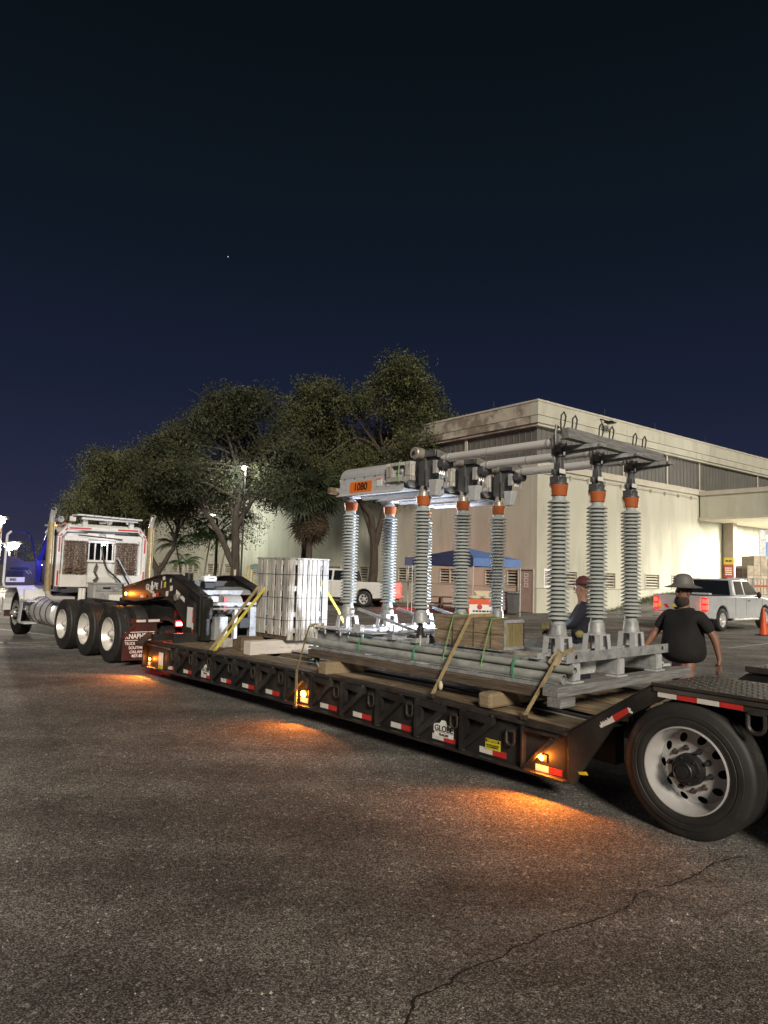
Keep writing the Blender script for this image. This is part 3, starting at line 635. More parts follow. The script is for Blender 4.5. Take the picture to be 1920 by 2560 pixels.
# shaggy fan palm
random.seed(5)
pt = thing('fan_palm', 'shaggy fan palm with a skirt of dead fronds behind the slatted crate', 'palm tree', WW, (-4.15, 40.0, 0))
m = MB(); m.tube([(-4.15+0.02*math.sin(k), 40.0, 0.66*k) for k in range(10)], [0.20-0.004*k for k in range(10)], 9); m.build('trunk', 'bark', pt)
def fanmesh(mn, dead):
    m = MB(); m.tube([(0, 0, 0), (0.35, 0, 0.02), (0.8, 0, -0.04)], 0.014, 4)
    for k in range(17):
        a = rad(-105+210*k/16); L = random.uniform(0.75, 1.0); d = Vector((math.cos(a), math.sin(a), 0)); n_ = Vector((-d.y, d.x, 0))*0.026
        b = Vector((0.8, 0, -0.04)); dz = -0.35 if not dead else -0.5
        p1 = b+d*L*0.55+Vector((0, 0, 0.02)); p2 = b+d*L+Vector((0, 0, dz*L*0.5))
        m.add([b-n_*0.4, b+n_*0.4, p1+n_, p1-n_, p2], [(0, 1, 2, 3), (3, 2, 4)])
    return m.mesh('frond', M[mn])
fg, fd = fanmesh('leaf_fan', False), fanmesh('leaf_dead', True)
for i in range(150):
    dead = i >= 85; o = bpy.data.objects.new('frond', fd if dead else fg); col.objects.link(o); o.parent = pt
    az = random.uniform(0, 2*PI)
    tilt = random.uniform(-70, 40) if not dead else random.uniform(45, 80)
    s = random.uniform(1.1, 1.45) if not dead else random.uniform(0.95, 1.3)
    z = 6.0-(0 if not dead else random.uniform(0.3, 1.3))
    o.matrix_local = Matrix.Translation((0, 0, z)) @ Matrix.Rotation(az, 4, 'Z') @ Matrix.Rotation(rad(tilt), 4, 'Y') @ Matrix.Rotation(random.uniform(-0.6, 0.6), 4, 'X') @ Matrix.Scale(s, 4)
# slender feather palms
def feather():
    m = MB(); P = []; L = 1.5
    for k in range(10):
        t = k/9; P.append(Vector((L*t*0.9, 0, 0.55*math.sin(t*1.9)-0.62*t*t)))
    m.tube(P, [0.016*(1-k/12) for k in range(10)], 4)
    for k in range(2, 30):
        t = k/30; i = min(8, int(t*9)); p = P[i].lerp(P[i+1], t*9-i)
        for sg in (-1, 1):
            ll = 0.42*math.sin(PI*min(0.97, t*0.95+0.1))+0.06; q = p+Vector((ll*0.55, sg*ll*0.75, -ll*0.42)); wv = Vector((0.022, 0, 0))
            m.add([p-wv, p+wv, q], [(0, 1, 2)])
    return m.mesh('frond', M['leaf_palm'])
fm = feather()
for lab, x, y, h, lx in (('leftmost of the slim feather palms under the floodlight', -12.2, 43.6, 3.1, -0.55), ('middle slim feather palm under the floodlight, leaning right', -11.2, 44.4, 3.6, 0.35),
                     ('tallest slim feather palm, right of the group under the floodlight', -10.1, 43.8, 3.5, 0.45), ('short feather palm hidden low between its slim neighbours', -11.7, 43.2, 2.0, -0.3)):
    t = thing('feather_palm', lab, 'palm tree', WW, (x, y, 0), 'slim feather palms')
    m = MB(); m.tube([(x+lx*(k/6)**1.4, y, h*k/6) for k in range(7)], [0.075-0.005*k for k in range(7)], 7); m.build('trunk', 'bark_pale', t)
    for i in range(13):
        o = bpy.data.objects.new('frond', fm); col.objects.link(o); o.parent = t
        o.matrix_local = Matrix.Translation((lx, 0, h)) @ Matrix.Rotation(i*2.4+x, 4, 'Z') @ Matrix.Rotation(rad(random.uniform(-40, 28)), 4, 'Y') @ Matrix.Scale(random.uniform(0.8, 1.1), 4)
# ================================================================== LAMPS AND FAR THINGS
fp = thing('floodlight_pole', 'lit white floodlight on a pole shining through the tree crown', 'floodlight', WW, (-7.62, 38.0, 0))
m = MB(); m.tube([(-7.62, 38.3, 0), (-7.62, 38.3, 7.3)], 0.05, 8); m.build('pole', 'steel_dark', fp)
m = MB(); m.bx(-7.85, -7.4, 37.8, 38.3, 7.28, 7.4); m.build('housing', 'steel_dark', fp)
m = MB(); m.ball((-7.62, 37.9, 7.19), 0.11, 10); m.build('bulb', 'lamp_white', fp)
lamp('POINT', 'floodlight_lamp', (-7.62, 37.9, 7.0), (0.90, 0.97, 0.92), 110, radius=0.12)
wf = thing('added_palm_lamp', 'added white lamp half hidden behind the crowns to light the feather palms', 'wall lamp', WL, (-.1, 29.2, 6.0))  # added lamp, put in to brighten the feather palms and the wall
m = MB(); m.bx(-4.5, -.02, 29.15, 29.25, 5.95, 6.05); m.build('bracket', 'steel_dark', wf, smooth=0)
m = MB(); m.bx(-4.5, -3.9, 28.95, 29.45, 5.85, 5.94); m.build('lens', 'lamp_dock', wf, smooth=0)
lamp('POINT', 'added_palm_light', (-4.2, 29.2, 5.6), (0.90, 0.98, 0.86), 330, fr=WL, radius=0.2)
def street(label, x, y, z, pw, r):
    t = thing('street_lamp', label, 'street lamp', WW, (x, y, 0), 'far street lamps')
    m = MB(); m.tube([(x, y, 0), (x, y, z)], 0.08, 8); m.build('pole', 'steel_dark', t)
    m = MB(); m.bx(x-0.4, x+0.4, y-0.2, y+0.2, z, z+0.14); m.build('housing', 'steel_dark', t)
    m = MB(); m.ball((x, y-0.1, z-0.1), r, 10); m.build('bulb', 'lamp_street', t)
    if pw: lamp('SPOT', 'street_lamp_light', (x, y-0.5, z-0.35), (1.0, 0.90, 0.74), pw, radius=0.3, spot=64, aim=(-15, 26, 0))
street('far lit lamp at the left picture edge, highest of the three', -24.35, 45, 4.5, 5200, 0.26)
street('far lit lamp at the left picture edge, just below the highest', -24.0, 45.6, 2.85, 0, 0.26)
street('far lit lamp seen through the open door window', -23.3, 45, 2.95, 0, 0.20)
for i, (x, y, z) in enumerate(((-179, 750, 341.5), (417, 700, 341), (494, 740, 350-28))):
    m = MB(); m.ball((x, y, z), (0.5, 0.35, 0.45)[i], 6)
    solo(m, 'star', 'star_white', ('brightest star in the left half of the night sky', 'faint star high on the right of the night sky', 'star near the right picture edge above the roof')[i], 'star', kind='structure')
# ================================================================== LOWBOY TRAILER (frame TR: X across, Y towards tractor)
random.seed(9)
def lerp_tab(tab, y):
    if y <= tab[0][0]: return tab[0][1]
    for (a, b), (c, d) in zip(tab[:-1], tab[1:]):
        if y <= c: return b+(d-b)*(y-a)/(c-a)
    return tab[-1][1]
zt = lambda y: lerp_tab([(1.1, .555), (2, .585), (3.1, .608), (4.9, .610), (7, .592), (8.7, .565), (9.3, .555)], y)
zb = lambda y: lerp_tab([(1.1, .155), (2.5, .175), (4.2, .19), (6.5, .18), (9.3, .14)], y)
tr = thing('lowboy_trailer', 'long black lowboy trailer with folded outriggers, ring row and arched gooseneck', 'trailer', TR, (1.3, 4, 0))
def strip(m, x0, x1, y0, y1, fa, fb, n=10):   # box following the camber
    for k in range(n):
        a = y0+(y1-y0)*k/n; b = y0+(y1-y0)*(k+1)/n
        m.hex([(x0, a, fa(a)), (x1, a, fa(a)), (x1, b, fa(b)), (x0, b, fa(b))], [(x0, a, fb(a)), (x1, a, fb(a)), (x1, b, fb(b)), (x0, b, fb(b))])
    return m
YE = 9.28
strip(MB(), 0.045, 0.075, 1.16, YE, lambda y: zb(y)+.024, lambda y: zt(y)-.031, 12).build('side_beam', 'black_paint', tr, smooth=20)
strip(MB(), -0.03, 0.16, 1.16, YE, zb, lambda y: zb(y)+.022, 12).build('bottom_flange', 'black_paint', tr, smooth=20)
strip(MB(), 0.0, 0.13, 1.16, YE, lambda y: zt(y)-.03, zt, 12).build('top_rail', 'steel_dark', tr, smooth=20)
strip(MB(), 2.5, 2.55, 1.16, YE, lambda y: zb(y)+.024, lambda y: zt(y)-.031, 12).build('side_beam', 'black_paint', tr, smooth=20)
strip(MB(), 2.46, 2.6, 1.16, YE, lambda y: zt(y)-.03, zt, 12).build('top_rail', 'steel_dark', tr, smooth=20)
for x in (0.75, 1.75): strip(MB(), x, x+.14, 1.16, YE, lambda y: zb(y)+.03, lambda y: zt(y)-.05, 12).build('main_beam', 'black_paint', tr, smooth=20)
for k in range(14):
    y = 1.5+k*0.56; m = MB(); m.bx(0.08, 2.49, y, y+0.06, zt(y)-.16, zt(y)-.055); m.build('cross_member', 'black_plain', tr, smooth=0)
# deck planks, run lengthwise
xs = [0.135, 0.325, 0.52, 0.80, 1.0, 1.2, 1.4, 1.6, 1.8, 2.0, 2.22]
for i, x in enumerate(xs):
    wd = 0.175; cuts = [1.17, 3.4+0.5*((i*7) % 3), 6.4+0.4*((i*5) % 3), YE-0.1]
    for a, b in zip(cuts[:-1], cuts[1:]):
        if i in (2, 3) and a < 1.3: continue
        if i in (2,) and a < 6: continue
        j1, j2 = random.uniform(-.006, .004), random.uniform(-.006, .004)
        m = MB(); k = 8; dz = random.uniform(-.004, .006)
        strip(m, x+random.uniform(0, .008), x+wd+j2, a+.006, b-.006, lambda y: zt(y)-.045, lambda y: zt(y)+.004+dz, k)
        m.build('deck_plank', 'wood_deck', tr, smooth=20)
m = MB(); strip(m, 0.50, 0.60, 1.2, 6.2, lambda y: zt(y)-.06, lambda y: zt(y)-.006, 10); m.build('deck_channel', 'galv', tr, smooth=20)
m = MB(); strip(m, 0.70, 0.76, 1.2, 4.2, lambda y: zt(y)-.06, lambda y: zt(y)-.01, 8); m.build('deck_channel', 'steel_dark', tr, smooth=20)
# folded swing-out outriggers and lashing rings
hs = [8.06, 7.49, 6.94, 6.35, 5.77, 5.13, 4.60, 4.03, 3.44, 2.86, 2.27]
def outrig(y):
    z0, z1 = zb(y)+.03, zt(y)-.035; m = MB()
    m.bx(-.028, .03, y-.02, y+.02, z0, z1)
    L = .37; a = (y-.02, z1); 
    m.px([(y-.021, z1), (y-L, z1-.004), (y-L+.01, z1-.075), (y-.021, z1-.05)], -.026, .028)
    m.px([(y-L+.008, z1-.076), (y-L+.075, z1-.066), (y-.021, z0+.075), (y-.021, z0+.005)], -.024, .026)
    m.px([(y-.0205, z1-.051), (y-.07, z1-.054), (y-.07, z0+.155), (y-.0205, z0+.08)], -.018, .020)
    m.cyl((0.0, y, z0-.004), (0.0, y, z0+.03), .028, 8); m.cyl((0.0, y, z1-.03), (0.0, y, z1+.006), .028, 8)
    m.cyl((-.01, y-L+.02, z1-.01), (-.01, y-L+.02, z1+.02), .018, 8)
    return m
def ring(y, z, w=.042, h=.075, r=.0115, x=-.005):
    P = [(x, y-w, z+h)]+[(x, y-w*math.cos(PI*k/10), z-w*math.sin(PI*k/10)) for k in range(11)]+[(x, y+w, z+h)]
    m = MB(); m.tube(P, r, 7); m.bx(x-.014, x+.04, y-w*.9, y+w*.9, z+h-.004, z+h+.022); return m
for y in hs:
    outrig(y).build('outrigger', 'black_paint', tr, smooth=30)
    ring(y+.105, zt(y)-.175).build('lashing_ring', 'steel_dark', tr)
ring(1.72, zt(1.7)-.185).build('lashing_ring', 'steel_dark', tr)
m = MB(); y = 1.60; m.bx(-.02, .04, 1.585, 1.6, zb(y)+.03, zt(y)-.035); m.px([(1.585, zt(y)-.05), (1.25, zt(y)-.055), (1.25, zt(y)-.075), (1.585, zt(y)-.075)], -.02, .02)
m.px([(1.27, zt(y)-.11), (1.30, zt(y)-.08), (1.575, zb(y)+.05), (1.575, zb(y)+.02)], -.02, .0); m.build('outrigger', 'black_paint', tr)
def tape(y, z, w=.15, h=.052):
    for a, mt in ((y, 'tape_white'), (y-w, 'tape_red')):
        m = MB(); m.px([(a, z+(zb(a)-zb(y))), (a+w-.001, z+(zb(a+w)-zb(y))), (a+w-.001, z+h+(zb(a+w)-zb(y))), (a, z+h+(zb(a)-zb(y)))], .040, .0448); m.build('reflective_tape', mt, tr, smooth=0)
for y in (8.27, 7.75, 7.19, 6.62, 6.05, 5.48, 4.33, 3.74, 3.13, 2.54, 1.95): tape(y, zb(y)+.042)
for a, mt in ((1.36, 'tape_white'), (1.23, 'tape_red')):
    m = MB(); m.bx(.040, .0448, a, a+.129, .185, .237); m.build('reflective_tape', mt, tr, smooth=0)
m = MB(); m.bx(.040, .0446, 4.72, 4.87, .235, .29); m.build('reflective_tape', 'tape_white', tr, smooth=0)
m = MB(); m.bx(.040, .0446, 4.58, 4.715, .235, .29); m.build('reflective_tape', 'tape_red', tr, smooth=0)
m = MB(); m.bx(.036, .0446, 1.865, 2.03, .255, .345); lb = m.build('caution_label', 'label_yellow', tr, smooth=0)
m = MB(); m.bx(.034, .0355, 1.87, 2.025, .32, .342); m.build('caution_stripe', 'ink_black', lb, smooth=0)
text('CAUTION', .026, 'label_yellow', lb, (.033, 1.947, .331), name='caution_lettering', bold=.0008)
text('NO SIDE LOADING\nOR HAMMERING', .0165, 'ink_black', lb, (.0355, 1.947, .285), name='caution_lettering', bold=.0006)
def globe(parent, y, z, s, x, back=True):
    m = MB(); m.px([(y-.62*s, z-.36*s), (y+.62*s, z-.36*s), (y+.62*s, z-.16*s), (y-.62*s, z-.16*s)], x-.001, x+.001)
    m.px([(y+.66*s, z-.14*s), (y+.66*s, z+.2*s), (y+.28*s, z+.26*s), (y+.14*s, z+.42*s), (y-.1*s, z+.42*s), (y-.2*s, z+.24*s), (y-.62*s, z+.2*s), (y-.62*s, z-.14*s)], x-.001, x+.001)
    o = m.build('logo', 'ink_white', parent, smooth=0)
    text('GLOBE', .38*s, 'ink_black', o, (x-.0035, y, z+.02*s), name='logo_lettering', bold=.006*s); text('TRAILERS', .15*s, 'ink_black', o, (x-.0035, y, z-.26*s), name='logo_lettering', bold=.002*s)
globe(tr, 2.54, .325, .20, .040); globe(tr, 7.22, .325, .19, .040)
# near end panel, rear slope and tandem deck
m = MB(); m.px([(1.16, .555), (.435, 1.03), (-4.2, .975), (-4.2, .90), (-.21, .935), (.32, .965), (.75, .695), (1.07, .22), (1.10, .155), (1.16, .155)], .012, .05); m.build('rear_frame_plate', 'black_paint', tr, smooth=0, bevel=.004)
m = MB(); m.px([(1.16, .555), (.435, 1.03), (-4.2, .975), (-4.2, .90), (-.21, .935), (.32, .965), (.75, .695), (1.07, .22), (1.10, .155), (1.16, .155)], 2.55, 2.588); m.build('rear_frame_plate', 'black_paint', tr, smooth=0)
m = MB(); m.hex([(.0, 1.17, .552), (.0, .43, 1.028), (.0, .43, 1.042), (.0, 1.17, .566)], [(.16, 1.17, .552), (.16, .43, 1.028), (.16, .43, 1.042), (.16, 1.17, .566)]); m.build('slope_flange', 'black_paint', tr, smooth=0)
for k in range(3):
    a, b = 1.0-k*.22, .86-k*.22; m = MB(); f = lambda y: .555+(1.16-y)*.655
    m.hex([(.17, a, f(a)-.03), (.79, a, f(a)-.03), (.79, b, f(b)-.03), (.17, b, f(b)-.03)], [(.17, a, f(a)-.01), (.79, a, f(a)-.01), (.79, b, f(b)-.01), (.17, b, f(b)-.01)]); m.build('slope_step', 'black_plain', tr, smooth=0)
for x0_, x1_ in ((.0, .85), (1.75, 2.6)):
    m = MB(); m.px([(.43, .99), (-4.2, .955), (-4.2, 1.0), (.43, 1.04)], x0_, x1_); m.build('rear_deck', 'tread_plate', tr, smooth=0)
for x0_ in (.80, 1.765):
    m = MB(); m.px([(1.10, .50), (.44, .985), (-4.2, .95), (-4.2, .72), (.30, .74), (.8, .40)], x0_, x0_+.03); m.build('inner_frame_plate', 'black_paint', tr, smooth=0)
m = MB(); m.px([(.45, 1.0), (-4.2, .965), (-4.2, 1.008), (.45, 1.05)], 1.735, 1.748); m.build('deck_edge', 'steel_dark', tr, smooth=0)
m = MB(); m.px([(.44, 1.03), (-4.2, .99), (-4.2, 1.012), (.44, 1.05)], -.012, -.001); m.build('deck_edge', 'steel_dark', tr, smooth=0)
m = MB()
for j in [q for q in range(26) if q < 8 or q > 17]:
    for i in range(60):
        y = .38-i*.055; x = .05+j*.098+(.049 if i % 2 else 0); z = 1.04+(y-.43)*.0086
        m.add([(x-.03, y, z+.0005), (x, y-.012, z+.0005), (x+.03, y, z+.0005), (x, y+.012, z+.0005), (x, y, z+.007)], [(0, 1, 4), (1, 2, 4), (2, 3, 4), (3, 0, 4)])
tag(m.build('tread_studs', 'tread_plate', tr, smooth=0), kind='stuff')
m = MB(); m.bx(.95, 1.1, -4, 1.1, .36, .66); m.build('suspension_frame', 'black_plain', tr, smooth=0); m = MB(); m.bx(1.5, 1.65, -4, 1.1, .36, .66); m.build('suspension_frame', 'black_plain', tr, smooth=0)
for a, b, mt in ((.26, .40, 'tape_white'), (.115, .258, 'tape_red'), (-.04, .113, 'tape_white'), (-.195, -.042, 'tape_red')):
    m = MB(); f = lambda y: .999+(y-.4)*.012
    m.px([(a, f(a)-.048), (b-.001, f(b)-.048), (b-.001, f(b)), (a, f(a))], .007, .0117); m.build('reflective_tape', mt, tr, smooth=0)
m = MB(); m.px([(.628, .797), (.74, .715), (.765, .755), (.64, .835)], .007, .0117); m.build('reflective_tape', 'tape_red', tr, smooth=0)
m = MB(); m.px([(.742, .714), (.86, .645), (.875, .665), (.858, .67), (.868, .69), (.84, .685), (.85, .70), (.82, .697), (.828, .712), (.80, .71), (.81, .73), (.79, .725), (.767, .754)], .007, .0117); m.build('reflective_tape', 'tape_white', tr, smooth=0)
m = MB(); m.px([(.598, .795), (.626, .80), (.638, .836), (.612, .83), (.615, .815), (.60, .81)], .007, .0117); m.build('reflective_tape', 'tape_white', tr, smooth=0)
m = MB(); m.px([(1.06, .27), (.99, .285), (.97, .262), (1.05, .25)], .007, .0117); m.build('worn_sticker', 'label_yellow', tr, smooth=0)
ring(-.285, .865, .052, .07, .016, -.012).build('lashing_ring', 'steel_dark', tr)
m = MB(); m.px([(-.45, .9), (-.75, .9), (-.95, .62), (-.72, .55)], .05, .09); m.build('gusset', 'black_paint', tr, smooth=0)
# wheels --------------------------------------------------------------
def wheel(root, x, y, R, W, rr, flip=1, full=True, dish=None, rim='aluminium', hub='black_plain', nh=10, groove=True, studs=True, dark_back=True):
    """outer face at x, tyre extends to x+W*flip"""
    f = flip; c = (x, y, R)
    P = [(.008, rr*1.0), (.0, rr*1.04), (-.006, rr*1.10), (-.005, rr+(R-rr)*.30), (-.001, rr+(R-rr)*.32), (-.001, rr+(R-rr)*.36), (-.006, rr+(R-rr)*.38), (-.004, rr+(R-rr)*.58), (.001, rr+(R-rr)*.60), (.002, R-.07), (.012, R-.03), (.022, R-.010), (.035, R)]
    if groove:
        for k in range(4):
            g0 = .06+k*(W-.12)/3.2; P += [(g0, R), (g0+.002, R-.012), (g0+.010, R-.012), (g0+.012, R)]
    P += [(W-.035, R), (W-.015, R-.02), (W, R-.07), (W, rr*1.05), (W-.03, rr)]
    m = MB(); m.lathe([(h*f, r) for h, r in P], c, 'x', 56 if full else 32); ty = m.build('tyre', 'rubber', root, smooth=40)
    dpt = W*(dish or (.60 if full else .80)); 
    pr = [(.012, rr*1.0), (-.004, rr*.995), (-.006, rr*.965), (.006, rr*.945), (.03, rr*.93), (.045, rr*.90), (dpt-.01, rr*.845), (dpt, rr*.82)]
    m = MB(); m.lathe([(h*f, r) for h, r in pr], c, 'x', 56 if full else 32)
    r1, r2 = rr*.60, rr*.82
    def dx(r): t = (r-r1)/(r2-r1); return (dpt-.055*(1-t)**1.3)*f
    m.holes(c, r1, r2, nh, rr*.71, rr*.098, dx)
    m.lathe([(h*f, r) for h, r in [(dpt-.055, r1), (dpt-.06, rr*.58), (dpt-.065, rr*.56), (dpt-.065, rr*.36)]], c, 'x', 40)
    rm = m.build('rim', rim, root, smooth=32)
    m = MB(); m.lathe([(h*f, r) for h, r in [(dpt+.06, 0.001), (dpt+.06, rr*.86)]], c, 'x', 24); m.build('brake_drum', 'black_plain', rm, smooth=0)
    m = MB(); m.lathe([(h*f, r) for h, r in [(dpt-.066, rr*.37), (dpt-.13, rr*.35), (dpt-.14, rr*.33), (dpt-.14, rr*.24), (dpt-.142, rr*.225), (dpt-.185, rr*.215), (dpt-.19, rr*.20), (dpt-.19, rr*.145), (dpt-.21, rr*.14), (dpt-.212, .001)]], c, 'x', 28)
    hb = m.build('hub', hub, root, smooth=32)
    if full:
        m = MB(); m.lathe([(h*f, r) for h, r in [(dpt-.143, rr*.235), (dpt-.187, rr*.225), (dpt-.193, rr*.205), (dpt-.193, rr*.15)]], c, 'x', 28); m.build('hub_cap', 'black_plain', hb, smooth=32)
        for k in range(6):
            a = PI/3*k+.2; m = MB(); m.lathe([(h*f, r) for h, r in [(dpt-.14, .008), (dpt-.150, .008), (dpt-.151, .001)]], (x, y+rr*.285*math.cos(a), R+rr*.285*math.sin(a)), 'x', 6); m.build('bolt', 'steel_dark', hb)
    if studs:
        for k in range(10):
            a = 2*PI*k/10+.15; cc = (x, y+rr*.485*math.cos(a), R+rr*.485*math.sin(a)); m = MB()
            m.lathe([(h*f, r) for h, r in [(dpt-.064, .022), (dpt-.070, .022), (dpt-.074, .0165), (dpt-.095, .0155), (dpt-.097, .009), (dpt-.116, .009), (dpt-.117, .001)]], cc, 'x', 6)
            m.build('lug_nut', 'steel_dark', rm, smooth=20)
    return ty
def wheelset(root, name, x, y, R, W, rr, parts=True, **k):
    w_ = bpy.data.objects.new(name, None); col.objects.link(w_); w_.parent = root; w_['org'] = list(root['org']); w_.empty_display_size = .1
    wheel(w_, x, y, R, W, rr, **k); return w_
random.seed(2)
wheelset(tr, 'wheel', -.0, .20, .4675, .255, .303, hub='black_plain')
def dual(root, x, y, R, W, rr, far=False):
    m = MB(); f = -1 if far else 1
    m.lathe([(h*f, r) for h, r in [(0, rr), (0, R-.07), (.02, R-.01), (.035, R), (W-.035, R), (W-.01, R-.02), (W, R-.08), (W, rr)]], (x, y, R), 'x', 40); return m.build('tyre', 'rubber', root, smooth=35)
dual(tr, .30, .20, .4675, .25, .3)
for y in (-1.1,):
    wheelset(tr, 'wheel', .0, y, .4675, .255, .303, full=False); dual(tr, .30, y, .4675, .25, .3)
for y in (.2, -1.1): dual(tr, 2.6, y, .4675, .255, .3, True); dual(tr, 2.3, y, .4675, .25, .3, True)
for y in (.2, -1.1):
    m = MB(); m.cyl((.4, y, .45), (2.2, y, .45), .07, 10); m.build('axle', 'black_plain', tr)
# marker lamps
def marker(x, y, z, pw, r=.022, big=False):
    m = MB(); m.bx(x, x+.012, y-.05, y+.05, z-.032, z+.032); b_ = m.build('lamp_base', 'black_plain', tr, smooth=0, bevel=.003)
    m = MB(); m.ball((x-.004, y, z), r, 10, (.5, 1.35 if big else 1, 1.0)); m.build('marker_lens', 'lamp_amber_big' if big else 'lamp_amber', b_)
    lamp('SPOT', 'marker_light', (x-.03, y, z+.01), (1.0, .24, .02), pw*7.5, fr=TR, radius=.035, spot=150, aim=(x-1.0, y-.25, z-.45))
    lamp('POINT', 'marker_light', (x-.06, y, z), (1.0, .24, .02), pw*.28, fr=TR, radius=.02)
marker(.030, 1.42, .30, 5.5); marker(.032, 4.80, .335, 3.6, .038, True); marker(.030, 9.07, .28, 3.6); 
m = MB(); m.bx(-.03, .035, 9.20, 9.24, .14, .555); m.build('end_plate', 'black_paint', tr, smooth=0)
m = MB(); m.bx(.036, .0446, 8.62, 8.76, .22, .42); m.build('label_panel', 'label_white', tr, smooth=0)
m = MB(); m.bx(.036, .0446, 8.62, 8.76, .17, .215); m.build('label_panel', 'label_yellow', tr, smooth=0)
text('BY', .085, 'ink_white', tr, (.038, 9.10, .195), name='end_lettering', bold=.003)
m = MB(); m.bx(.02, .05, 8.35, 8.42, .25, .5); m.build('slot_panel', 'black_plain', tr, smooth=0)

# gooseneck -------------------------------------------------------------
GN = [(11.79, 1.33), (10.75, 1.51), (10.2, 1.60), (9.86, 1.635), (9.56, 1.64), (9.42, 1.60), (8.95, 1.46), (8.55, 1.31), (8.53, .67), (8.56, .62), (8.9, .62), (9.27, 1.06), (9.55, 1.20), (9.82, 1.27), (10.1, 1.255), (10.37, 1.20), (11.13, 1.13), (11.76, 1.14)]
for x0, x1 in ((.60, .66), (1.86, 1.92)):
    m = MB(); m.px(GN, x0, x1); m.build('gooseneck_plate', 'black_paint', tr, smooth=0, bevel=.004)
def ribbon(pts, x0, x1, th, name, mt):
    m = MB()
    for (a, b), (c, d) in zip(pts[:-1], pts[1:]):
        m.hex([(x0, a, b), (x1, a, b), (x1, c, d), (x0, c, d)], [(x0, a, b+th), (x1, a, b+th), (x1, c, d+th), (x0, c, d+th)])
    return m.build(name, mt, tr, smooth=30)
for x0, x1 in ((.57, .76), (1.76, 1.95)):
    ribbon(GN[:8], x0, x1, .018, 'gooseneck_flange', 'black_paint'); ribbon(GN[10:], x0, x1, -.018, 'gooseneck_flange', 'black_paint')
m = MB(); m.px([(9.50, 1.33), (9.42, 1.42), (9.30, 1.43), (8.62, 1.19), (8.60, .62), (9.0, .62), (9.0, .88), (9.27, 1.06)], .54, .585); m.build('lift_arm_plate', 'black_paint', tr, smooth=0, bevel=.004)
m = MB(); m.bx(.62, .78, 8.48, 8.55, .60, 1.29); m.bx(.66, .78, 8.44, 8.48, .95, 1.27); m.build('gooseneck_post', 'black_paint', tr, smooth=0)
m = MB(); m.bx(1.76, 1.92, 8.48, 8.55, .60, 1.29); m.build('gooseneck_post', 'black_paint', tr, smooth=0)
m = MB(); m.cyl((.50, 9.25, 1.27), (.62, 9.25, 1.27), .06, 14); m.build('pivot_pin', 'bronze', tr)
m = MB(); m.bx(.5375, .5395, 8.66, 8.86, .80, 1.13); m.build('label_panel', 'label_white', tr, smooth=0)
for k, mt in enumerate(('tape_red', 'label_white', 'tape_red', 'tape_red')):
    m = MB(); m.bx(.5375, .5395, 8.63, 8.675, .67+k*.105, .77+k*.105); m.build('reflective_tape', mt, tr, smooth=0)
for (y, z, w_, h, mt, dx) in ((10.83, 1.195, .14, .055, 'tape_white', 0), (10.69, 1.2, .13, .055, 'tape_red', 0), (10.30, 1.235, .13, .06, 'tape_white', 0), (10.17, 1.255, .12, .06, 'tape_red', 0), (9.88, 1.42, .07, .10, 'label_yellow', 0), (9.93, 1.55, .09, .07, 'label_white', 0), (9.66, 1.52, .05, .06, 'label_white', 0), (9.62, 1.37, .09, .09, 'label_white', 0), (9.78, 1.27, .09, .09, 'label_white', 0), (10.02, 1.40, .02, .13, 'label_white', 0)):
    m = MB(); m.px([(y-w_/2, z), (y+w_/2, z-.012), (y+w_/2, z+h-.012), (y-w_/2, z+h)], .5945, .599); m.build('sticker' if 'label' in mt else 'reflective_tape', mt, tr, smooth=0)
m = MB(); m.px([(9.30, 1.33), (8.98, 1.20), (8.98, 1.27), (9.30, 1.40)], .534, .5385); pb = m.build('sticker', 'label_white', tr, smooth=0)
text('GLOBE', .062, 'ink_black', pb, (.532, 9.14, 1.30), name='sticker_lettering', R=Matrix.Rotation(rad(-22), 3, 'X') @ ORI['side'], bold=.002)
for s_, sz, yy, zz in (('GL', .15, 10.58, 1.39), ('BE', .15, 10.24, 1.43), ('TRAILERS', .055, 10.41, 1.315)):
    text(s_, sz, 'ink_white', tr, (.5955, yy, zz), R=Matrix.Rotation(rad(7), 3, 'X') @ ORI['side'], name='logo_lettering', bold=.006 if sz > .1 else .002)
m = MB(); m.px([(10.36, 1.345), (10.46, 1.345), (10.475, 1.42), (10.445, 1.44), (10.44, 1.49), (10.41, 1.515), (10.38, 1.50), (10.385, 1.46), (10.35, 1.42)], .594, .599); m.build('logo', 'ink_white', tr, smooth=0)
m = MB(); m.bx(.590, .6, 11.50, 11.60, 1.20, 1.27); b_ = m.build('lamp_base', 'black_plain', tr)
m = MB(); m.ball((.582, 11.55, 1.235), .03, 10, (.5, 1, 1)); m.build('marker_lens', 'lamp_amber', b_)
lamp('POINT', 'marker_light', (.50, 11.55, 1.235), (1.0, .27, .03), 2.6, fr=TR, radius=.02)
m = MB(); m.px([(9.50, 1.40), (9.40, 1.45), (9.02, 1.40), (9.02, 1.32)], .66, 1.86); m.build('cross_plate', 'galv', tr, smooth=0)
for a_, b_, c_, d_ in ((11.70, 11.76, 1.14, 1.33), (9.55, 9.62, 1.22, 1.55)): m = MB(); m.bx(.66, 1.86, a_, b_, c_, d_); m.build('cross_plate', 'black_paint', tr, smooth=0)
m = MB(); m.cyl((1.26, 11.4, .98), (1.29, 11.4, 1.14), .05, 10); m.build('kingpin', 'steel_dark', tr)
m = MB(); m.bx(.80, 1.76, 8.52, 8.58, 1.165, 1.215); m.build('cross_bar', 'galv', tr, smooth=0)
m = MB(); m.cyl((.80, 8.5, 1.11), (1.76, 8.5, 1.11), .018, 8); m.build('hydraulic_rod', 'polished', tr)
